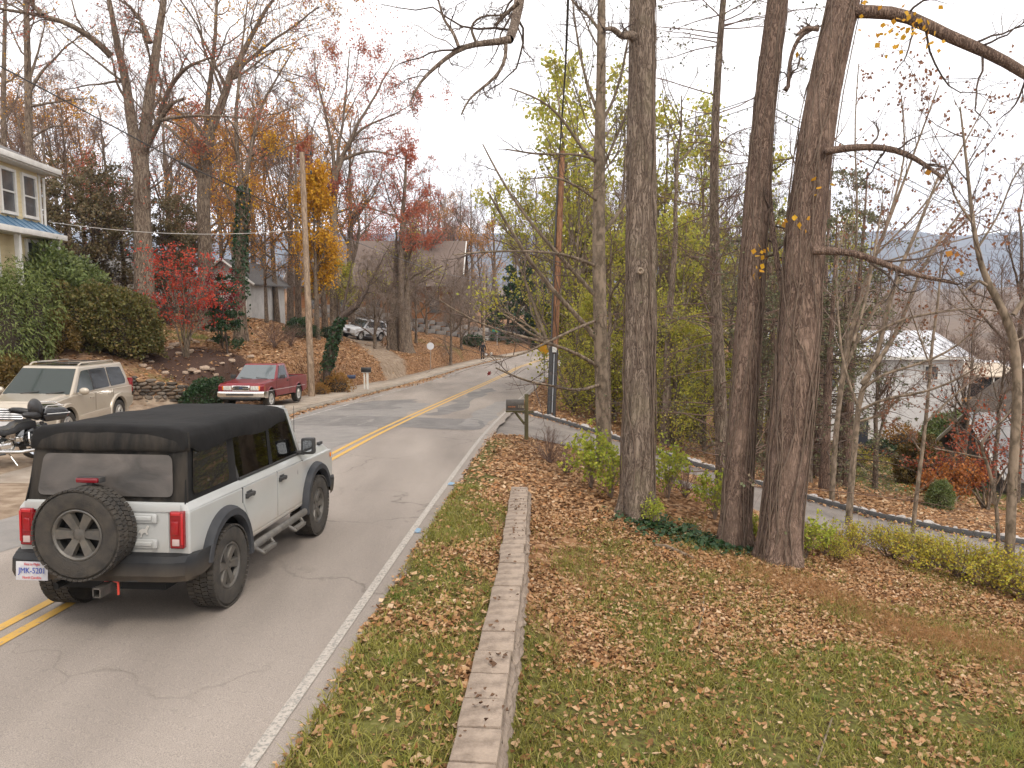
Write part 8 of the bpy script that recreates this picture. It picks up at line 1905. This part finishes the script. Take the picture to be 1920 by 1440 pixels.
for u, t, s_, lab in ((1600, 12.9, .75, 'yellow spirea at the left end of the yellow hedge'), (1670, 12.8, .85, 'second yellow spirea along the yard edge'), (1735, 12.4, .85, 'third yellow spirea along the yard edge'), (1800, 12.2, .95, 'fourth yellow spirea along the yard edge'), (1865, 11.8, 1.0, 'bright yellow spirea near the forked sapling'), (1925, 11.4, 1.0, 'bright yellow spirea at the right edge of the frame'), (1770, 13.6, .85, 'yellow spirea set back beside the driveway'), (1690, 14.2, .8, 'sparse yellow spirea beside the driveway'), (1850, 13.3, .85, 'yellow spirea behind the bright ones'), (1570, 12.2, .5, 'low yellow tuft beside the thickest trunk')): plant(_yb, lab, G(u, t, -.03), u*.7, s_, 'yellow_spirea', 'yellow hedge along the yard edge')
plant(_ob, 'round brown bush against the white house', G(1690, 46.5, -.05), 0, 1.9, 'brown_shrub'); plant(_yb, 'yellow garden plant left of the path', G(1610, 36, -.05), 0, 1.3, 'yellow_plant'); plant(_yb, 'yellow garden plant right of the path', G(1690, 37, -.05), 1, 1.2, 'yellow_plant'); plant(_azo, 'bronze shrub right of the garden path', G(1722, 31, -.05), 1, .95, 'bronze_shrub'); plant(_rh, 'brown-green tall shrub between white house and shed', G(1765, 38, -.05), 1, 1.1, 'tall_shrub'); plant(_rh, 'green shrub below the thin tree', G(1760, 21.5, -.05), 1, .3, 'low_shrub')
# ivy on the ground at the feet of the trunks
def ground_leaves(name, label, centres, n, size, m, seed, lift=.03, kind='stuff'):
    g = np.random.default_rng(seed); C = []
    for (x, y, r) in centres: C.append(np.stack([x+g.normal(size=n)*r*.5, y+g.normal(size=n)*r*.5], 1))
    C = np.concatenate(C); z = gz(C[:, 0], C[:, 1])+lift*(.3+2*g.random(len(C))); c = np.column_stack([C, z]); N = len(c)
    d = _norm(np.column_stack([g.normal(size=(N, 2)), .35*g.normal(size=N)+.15])); s_ = _norm(np.cross(d, np.array([0, 0, 1.0])+.4*g.normal(size=(N, 3)))); nn = np.cross(s_, d); L = size*(.6+.8*g.random((N, 1)))
    V, F = leaf_quads(c, d, s_, nn, L, L*.5); me = mesh_np(name, V, F, smooth=False); me.materials.append(m); o = link(name, me); tag(o, label, 'plants', None, kind); return o
_b1, _b2_, _b3_ = tA.location, tB.location, tC.location
ground_leaves('ground_ivy', 'dark ivy creeping at the feet of the tall trunks', [(_b1.x+.1, _b1.y-.45, .6), (_b1.x+.6, _b1.y-.7, .6), (_b2_.x-.5, _b2_.y-.3, .4), (_b2_.x+.2, _b2_.y-.2, .4)], 420, .07, LF_IVY, 3)

# ------------------------------------------------------------ rocks, stick
_rk = [rock_mesh('rock', _rr, (1, .75, .45), .25) for _ in range(6)]
for me in _rk: me.materials.append(M_TROCK)
RK = [(262, 662, 22), (272, 668, 14), (256, 670, 12), (268, 686, 18), (279, 691, 12), (292, 653, 17), (303, 650, 14), (328, 647, 20), (318, 652, 12), (354, 637, 18), (368, 640, 12), (356, 659, 16), (397, 638, 14), (412, 643, 12), (310, 699, 14), (350, 699, 15), (361, 694, 17), (370, 697, 13), (384, 690, 17), (396, 692, 14), (404, 694, 11), (434, 678, 15), (416, 685, 10), (452, 679, 16), (470, 668, 12), (284, 678, 10), (335, 662, 12), (430, 665, 9), (300, 640, 10)]
for i, (u, v, w) in enumerate(RK):
    t = 29.5
    for _ in range(6):
        p = at(u, v, t); e = (gz(p.x, p.y)+.03-p.z); t -= e*2.2
        t = min(36, max(26.5, t))
    p = at(u, v, t); s_ = w/2/FPX*t*1.25
    o = link('bed_rock', _rk[i % 6], None, None, (p.x, p.y, gz(p.x, p.y)+s_*.15), (_rr.uniform(-.25, .25), _rr.uniform(-.25, .25), _rr.uniform(0, 6.3))); o.scale = (s_, s_, s_)
    tag(o, 'tan field rock edging the mulch bed around the crimson maple', 'rock', 'tan rocks around the maple bed')
_q = [at(1228, 1008, 11.5), at(1250, 1012, 11.5), at(1275, 1020, 11.3), at(1300, 1040, 11.1)]
st = MB().tube([(p.x, p.y, gz(p.x, p.y)+.03) for p in _q], [.03, .036, .034, .022], 8).build('fallen_branch', BK_PALE, None); tag(st, 'fallen grey branch lying in the leaves below the knotted trunk', 'branch')
for i, (pts) in enumerate(([(1320, 1120), (1318, 1150), (1308, 1190)], [(1560, 1350), (1545, 1395), (1530, 1440)])):
    Q = []
    for u, v in pts:
        t = 8.
        for _ in range(8):
            p = at(u, v, t); t -= (gz(p.x, p.y)-p.z)*1.6
        p = at(u, v, t); Q.append((p.x, p.y, gz(p.x, p.y)+.02))
    o = MB().tube(Q, .009, 5).build('fallen_twig', BK_PALE, None); tag(o, ('thin pale twig lying on the lawn below the trunks', 'pale forked twig on the lawn near the bottom edge')[i], 'branch')

# ------------------------------------------------------------ leaf litter
def leaf_template(g, lobes=True):
    "unit leaf, 9 outline points round a midpoint, curled"
    n = 6; a = np.linspace(0, 2*np.pi, n, endpoint=False)+.5*g.random(n); r = .5*(.55+.75*g.random(n))
    x = np.cos(a)*r*1.15; y = np.sin(a)*r*.8; z = 1.1*g.random()*(y**2)*2+.5*g.normal()*x*y+.28*g.random(n)
    V = np.vstack([[0, 0, 0], np.stack([x, y, z], 1)]); F = np.array([(0, i+1, (i+1) % n+1) for i in range(n)]); return V, F
LF_LIT = leaf_mat('fallen_leaves', [(.13, .06, .025), (.225, .113, .047), (.315, .172, .077), (.38, .225, .112), (.46, .305, .175), (.335, .145, .05), (.54, .40, .26)], .12, .8)
def litter(name, label, xy, size, seed, tmpl=True, lift=.012, m=None, zf=None, tilt=.35):
    g = np.random.default_rng(seed); N = len(xy); z = (gz(xy[:, 0], xy[:, 1]) if zf is None else zf(xy))+lift*(.5+1.6*g.random(N)); S = size*(.45+.6*g.random(N)+.7*g.random(N)**3)
    a = g.random(N)*6.28; tx = g.normal(size=N)*tilt; ty = g.normal(size=N)*tilt
    ca, sa = np.cos(a), np.sin(a)
    e1 = _norm(np.stack([ca, sa, tx], 1)); e2 = np.stack([-sa, ca, ty], 1); e2 = _norm(e2-e1*(e1*e2).sum(1, keepdims=True)); e3 = np.cross(e1, e2)
    c = np.column_stack([xy, z])
    if tmpl:
        T = [leaf_template(g, k % 3 != 2) for k in range(14)]; kk = g.integers(0, 14, N); TV = np.array([t[0] for t in T])[kk]; m_ = TV.shape[1]
        V = c[:, None, :]+S[:, None, None]*(TV[:, :, 0:1]*e1[:, None]+TV[:, :, 1:2]*e2[:, None]+TV[:, :, 2:3]*e3[:, None]); F = T[0][1][None]+(np.arange(N)*m_)[:, None, None]
        me = mesh_np(name, V.reshape(-1, 3), F.reshape(-1, 3), smooth=False)
    else:
        q = np.array([[-.55, 0, 0], [0, -.4, .10], [.6, .05, .02], [.05, .42, .12]]); V = c[:, None, :]+S[:, None, None]*(q[None, :, 0:1]*e1[:, None]+q[None, :, 1:2]*e2[:, None]+q[None, :, 2:3]*e3[:, None])
        me = mesh_np(name, V.reshape(-1, 3), np.arange(N*4).reshape(-1, 4), smooth=False)
    me.materials.append(m or LF_LIT); o = link(name, me); tag(o, label, 'leaves', None, 'stuff'); return o
_g = np.random.default_rng(99)
def scatter(n, x0, x1, y0, y1, keep):
    x = x0+(x1-x0)*_g.random(n); y = y0+(y1-y0)*_g.random(n); k = keep(x, y); m_ = _g.random(n) < k; return np.stack([x[m_], y[m_]], 1)
def inview(x, y, pad=.04): return (np.abs(x) < (.6957+pad)*y+.6)
def k_near(x, y):
    gr, ea, mu, so = zones(x, y); d = x-xw(y)
    cl = np.clip(.55+.9*vfbm(x*1.1, y*1.1, 41)+.5*vfbm(x*.4, y*.4, 17), .05, 1.2)
    k = (1-.80*np.clip(gr*1.15, 0, 1))*cl
    k = np.where((d > .12) & (d < .55), k*.8, k)
    return np.clip(k, 0, 1)*(d > .13)*(in_drive(x, y) < .5)*inview(x, y)
litter('fallen_leaves', 'brown oak and maple leaves strewn over the yard and verge', scatter(165000, -1.9, 9.5, 3.2, 12.5, k_near), .050, 1)
litter('leaf_fragments', 'broken bits of leaf and twig between the leaves of the yard', scatter(60000, -1.9, 9.0, 3.2, 11.5, lambda x, y: k_near(x, y)*.7+.12*(x > xw(y)+.25)*inview(x, y)), .024, 12, False, tilt=.6)
litter('fallen_leaves', 'brown leaves under the trees beside the driveway', scatter(60000, -1.5, 15, 12.5, 21, k_near), .075, 2, False)
def k_far(x, y): return np.clip(.5+.9*vfbm(x*.8, y*.8, 43), .1, 1)*(1-.6*zones(x, y)[0])*(x > xw(y)+.3)*(in_drive(x, y, .3) < .5)*inview(x, y)
litter('fallen_leaves', 'leaf carpet on the slope beyond the driveway', scatter(42000, 0, 24, 20, 44, k_far), .12, 3, False)
def k_left(x, y):
    gr, ea, mu, so = zones(x, y); s_ = xl(y)-x
    k = np.clip(.6+.8*vfbm(x*.7, y*.7, 47), .1, 1)*(1-.55*gr)*(1-.96*np.clip(ea*1.3, 0, 1))*(1-.75*mu)*(1-.75*so)
    return k*(s_ > pavew(y)+.1)*inview(x, y)
litter('fallen_leaves', 'leaf carpet on the bank left of the road', scatter(90000, -24, -1, 22, 74, k_left), .13, 4, False, tilt=.3)
# leaves blown into the gutter and along the edges
def edge_leaves(n, ys, off, sd, seed):
    g = np.random.default_rng(seed); y = ys[0]+(ys[1]-ys[0])*g.random(n)**1.0; return np.stack([off(y)+g.normal(size=n)*sd, y], 1)
zroad = lambda xy: np.array([road_z(a, b) for a, b in xy])
litter('fallen_leaves', 'brown leaves gathered in the left gutter', np.vstack([edge_leaves(2600, (24, 70), lambda y: xl(y)+.16, .14, 5), edge_leaves(700, (40, 52), lambda y: xl(y)+.3, .35, 6)]), .10, 5, False, zf=zroad)
litter('fallen_leaves', 'brown leaves and needles along the right road edge', edge_leaves(1100, (3.2, 21), lambda y: xw(y)+.25, .05, 7), .035, 6, False, zf=zroad, tilt=.2)
litter('fallen_leaves', 'scattered leaves on the pavement by the pickup', edge_leaves(500, (20, 34), lambda y: xl(y)-2.2, .9, 8), .10, 7, False, lift=.03)
def capz(xy): return zr(xy[:, 1])+.10
_c = []
for yy in _g.random(17)*9+3.4: _c.append(np.stack([xwall(yy)+_g.normal(size=7)*.07, yy+_g.normal(size=7)*.10], 1))
litter('fallen_leaves', 'leaf debris lying on the wall caps', np.concatenate(_c), .038, 8, True, zf=capz, m=leaf_mat('dark_leaf_debris', [(.08, .045, .028), (.13, .075, .045), (.18, .11, .07)], .05, .9))
_pd = resample(DRIVE_FAR, 300); _c = np.stack([_pd[:, 0], _pd[:, 1]], 1); _c = np.repeat(_c[:220], 3, 0)+_g.normal(size=(660, 2))*.10-np.array([.05, .14])
litter('fallen_leaves', 'leaves caught against the driveway kerb', _c, .08, 9, False, zf=lambda xy: drive_z(xy[:, 0], xy[:, 1])+.02)

# ------------------------------------------------------------ grass
LF_GRASS = leaf_mat('lawn_grass_blades', [(.135, .125, .022), (.21, .20, .038), (.30, .265, .065), (.18, .185, .032), (.35, .28, .12)], .25, .6)
def grass(name, label, xy, L, w, m, seed, lean=.55, zf=None):
    g = np.random.default_rng(seed); N = len(xy); z = gz(xy[:, 0], xy[:, 1]); c = np.column_stack([xy, z-.01]); a = g.random(N)*6.28
    d = _norm(np.column_stack([g.normal(size=(N, 2))*lean, np.ones(N)])); s_ = np.column_stack([np.cos(a), np.sin(a), np.zeros(N)]); l = (L*(.5+g.random(N)))[:, None]; ww = (w*(.6+.8*g.random(N)))[:, None]
    h = np.column_stack([d[:, :2]*1.5, np.zeros(N)])
    mid = c+d*l*.55; tip = c+d*l+h*l*.35-np.array([0, 0, 1])*l*.12
    V = np.stack([c-s_*ww, c+s_*ww, mid+s_*ww*.8, tip, mid-s_*ww*.8], 1); o = np.arange(N)[:, None]*5
    F = np.concatenate([o+np.array([0, 1, 2]), o+np.array([0, 2, 4]), o+np.array([4, 2, 3])]); me = mesh_np(name, V.reshape(-1, 3), F, smooth=False); me.materials.append(m)
    ob = link(name, me); tag(ob, label, 'grass', None, 'stuff'); return ob
def k_gr(x, y):
    gr = zones(x, y)[0]; cl = np.clip(.55+1.1*vfbm(x*2.3, y*2.3, 51), .0, 1)
    return np.clip(gr*1.1, 0, 1)*cl*(x > xw(y)+.2)*inview(x, y)*(np.abs(x-xwall(y)) > .17)
grass('lawn_grass', 'short olive grass of the yard and verge', scatter(330000, -1.8, 9, 3.2, 13, k_gr), .085, .0046, LF_GRASS, 1)
_tf = scatter(1300, -1.6, 6, 3.4, 13, lambda x, y: k_gr(x, y)*.35+.06*(x < xwall(y))*(x > xw(y)+.3)); _tf = np.repeat(_tf, 26, 0)+_g.normal(size=(len(_tf)*26, 2))*.035
grass('grass_tufts', 'longer green grass tufts on the verge', _tf, .10, .0034, leaf_mat('fresh_grass_blades', [(.10, .15, .022), (.15, .20, .035), (.20, .235, .05)], .3, .5), 2, .5)
def near_px(cs):
    out = []
    for u, v, r, n in cs:
        t = 10.
        for _ in range(10):
            p = at(u, v, t); t -= (gz(p.x, p.y)-p.z)*2
        out.append(np.stack([p.x+_g.normal(size=n)*r, p.y+_g.normal(size=n)*r], 1))
    return np.concatenate(out)
LF_DRY = leaf_mat('dry_orange_grass', [(.30, .15, .055), (.38, .21, .085), (.25, .12, .05), (.42, .26, .12)], .3, .8)
grass('dry_grass', 'dry orange grass along the edge of the lawn', near_px([(1450, 1085, .35, 1600), (1500, 1100, .3, 1400), (1380, 1062, .25, 700), (1560, 1120, .3, 1200), (1640, 1165, .35, 1500), (1700, 1190, .3, 1200), (1760, 1200, .3, 1300), (1840, 1215, .35, 1500), (1900, 1225, .3, 1000), (1300, 1045, .2, 400)]), .13, .0022, LF_DRY, 3, .9)
_gb = scatter(40000, 8, 26, 22, 47, lambda x, y: np.clip(zones(x, y)[0]*1.2-.15, 0, 1)*inview(x, y))
grass('garden_grass', 'green garden lawn below the white house', _gb, .10, .012, leaf_mat('garden_grass_blades', [(.08, .12, .02), (.13, .17, .03), (.18, .21, .045)], .3, .6), 4)
_lb2 = scatter(26000, -21, -5, 24, 72, lambda x, y: np.clip(zones(x, y)[0]*1.4-.2, 0, 1)*(xl(y)-x > 1.5)*inview(x, y))
grass('bank_grass', 'thin olive grass on the left bank', _lb2, .10, .014, LF_GRASS, 5)
# ------------------------------------------------------------ far hills, woods and air
def hill(name, xs, ys, zf, m):
    X, Y = np.meshgrid(xs, ys); Z = zf(X, Y); nx = len(xs); i = (np.arange(len(ys)-1)[:, None]*nx+np.arange(nx-1)[None, :]).ravel()
    o = link(name, mesh_np(name, np.stack([X.ravel(), Y.ravel(), Z.ravel()], 1), np.stack([i, i+1, i+nx+1, i+nx], 1)), m); return tag(o, kind='structure')
M_WOODS = mat('bare_woodland_floor', (.17, .12, .085), 1, col2=(.10, .072, .052), vscale=.05, detail=9)
def z_hill(x, y):
    base = -15+22*sstep(150, 420, y+.15*x)+4*vfbm(x*.02, y*.02, 3); return base+10*sstep(420, 700, y)-1.5
hill('hillside', np.linspace(-500, 900, 70), np.linspace(205, 760, 50), z_hill, M_WOODS)
M_MTN = mat('wooded_mountain', (.085, .072, .06), 1, col2=(.04, .042, .036), vscale=.012, detail=10)
def z_mtn(x, y):
    rid = 262+22*vfbm(x*.0016+3, y*.0003, 7)+14*vfbm(x*.006, y*.002, 9); return -30+rid*sstep(1500, 2600, y+120*vfbm(x*.003, y*.003, 2))
hill('mountain', np.linspace(-2600, 3600, 220), np.linspace(1400, 3000, 60), z_mtn, M_MTN)
# far woods: many small bare trees as one mass
def far_woods():
    g = np.random.default_rng(5); k = 5
    t = np.linspace(0, 1, k); P = np.stack([.3*np.sin(t*3), 0*t, 11*t-.5], 1)[None]; R = (.16*np.interp(t, [0, 1], [1, .2]))[None]
    P1, R1 = spawn(g, P, R, 9, 4.0, .2, .6, (25, 55), .25, 3, .12, .4, .3); P2, R2 = spawn(g, P1, R1, 6, -.5, .2, .6, (25, 60), .2, 2, .15, .3, .5); R2 = np.maximum(R2, .03)
    V0, F0 = sweep(P[:, ::2], R[:, ::2], 3); V1, F1 = sweep(P1, R1, 3); V2, F2 = sweep(P2, R2, 3); TV = np.concatenate([V0, V1, V2]); TF = np.concatenate([F0, F1+len(V0), F2+len(V0)+len(V1)])
    N = 270; y = 150+330*g.random(N)**.8; x = (-.25+1.15*g.random(N))*y*.95; z = np.where(y > 212, z_hill(x, y), rbf(x, y)); ok = (x < 95) | (y > 212); x, y, z = x[ok], y[ok], z[ok]; N = len(x)
    a = g.random(N)*6.28; s_ = .8+.6*g.random(N); ca, sa = np.cos(a)[:, None], np.sin(a)[:, None]
    V = np.stack([(TV[None, :, 0]*ca-TV[None, :, 1]*sa)*s_[:, None]+x[:, None], (TV[None, :, 0]*sa+TV[None, :, 1]*ca)*s_[:, None]+y[:, None], TV[None, :, 2]*s_[:, None]+z[:, None]], -1)
    F = TF[None]+(np.arange(N)*len(TV))[:, None, None]
    me = mesh_np('far_woods', V.reshape(-1, 3), F.reshape(-1, 4)); me.materials.append(mat('far_twig_haze', (.21, .155, .115), 1, col2=(.14, .10, .078), vscale=.03))
    tag(link('far_woods', me), 'brown leafless woods on the slope beyond the houses', 'woods', None, 'stuff')
    return len(F)*len(TF)
far_woods()
hz = MB().box((500, 1450, 170), (7000, 3300, 520)).build('haze', None, None, smooth=False)
hm = bpy.data.materials.new('pale_blue_air'); hm.use_nodes = True; n, l = nodes_of(hm); n.clear()
out = n.new('ShaderNodeOutputMaterial'); pv = n.new('ShaderNodeVolumePrincipled'); pv.inputs['Color'].default_value = (.66, .78, 1.0, 1); pv.inputs['Density'].default_value = .00021; pv.inputs['Anisotropy'].default_value = .2
l.new(pv.outputs[0], out.inputs['Volume']); hz.data.materials.append(hm); tag(hz, 'thin pale haze lying over the valley', 'haze', None, 'stuff')
SC.cycles.volume_bounces = 0
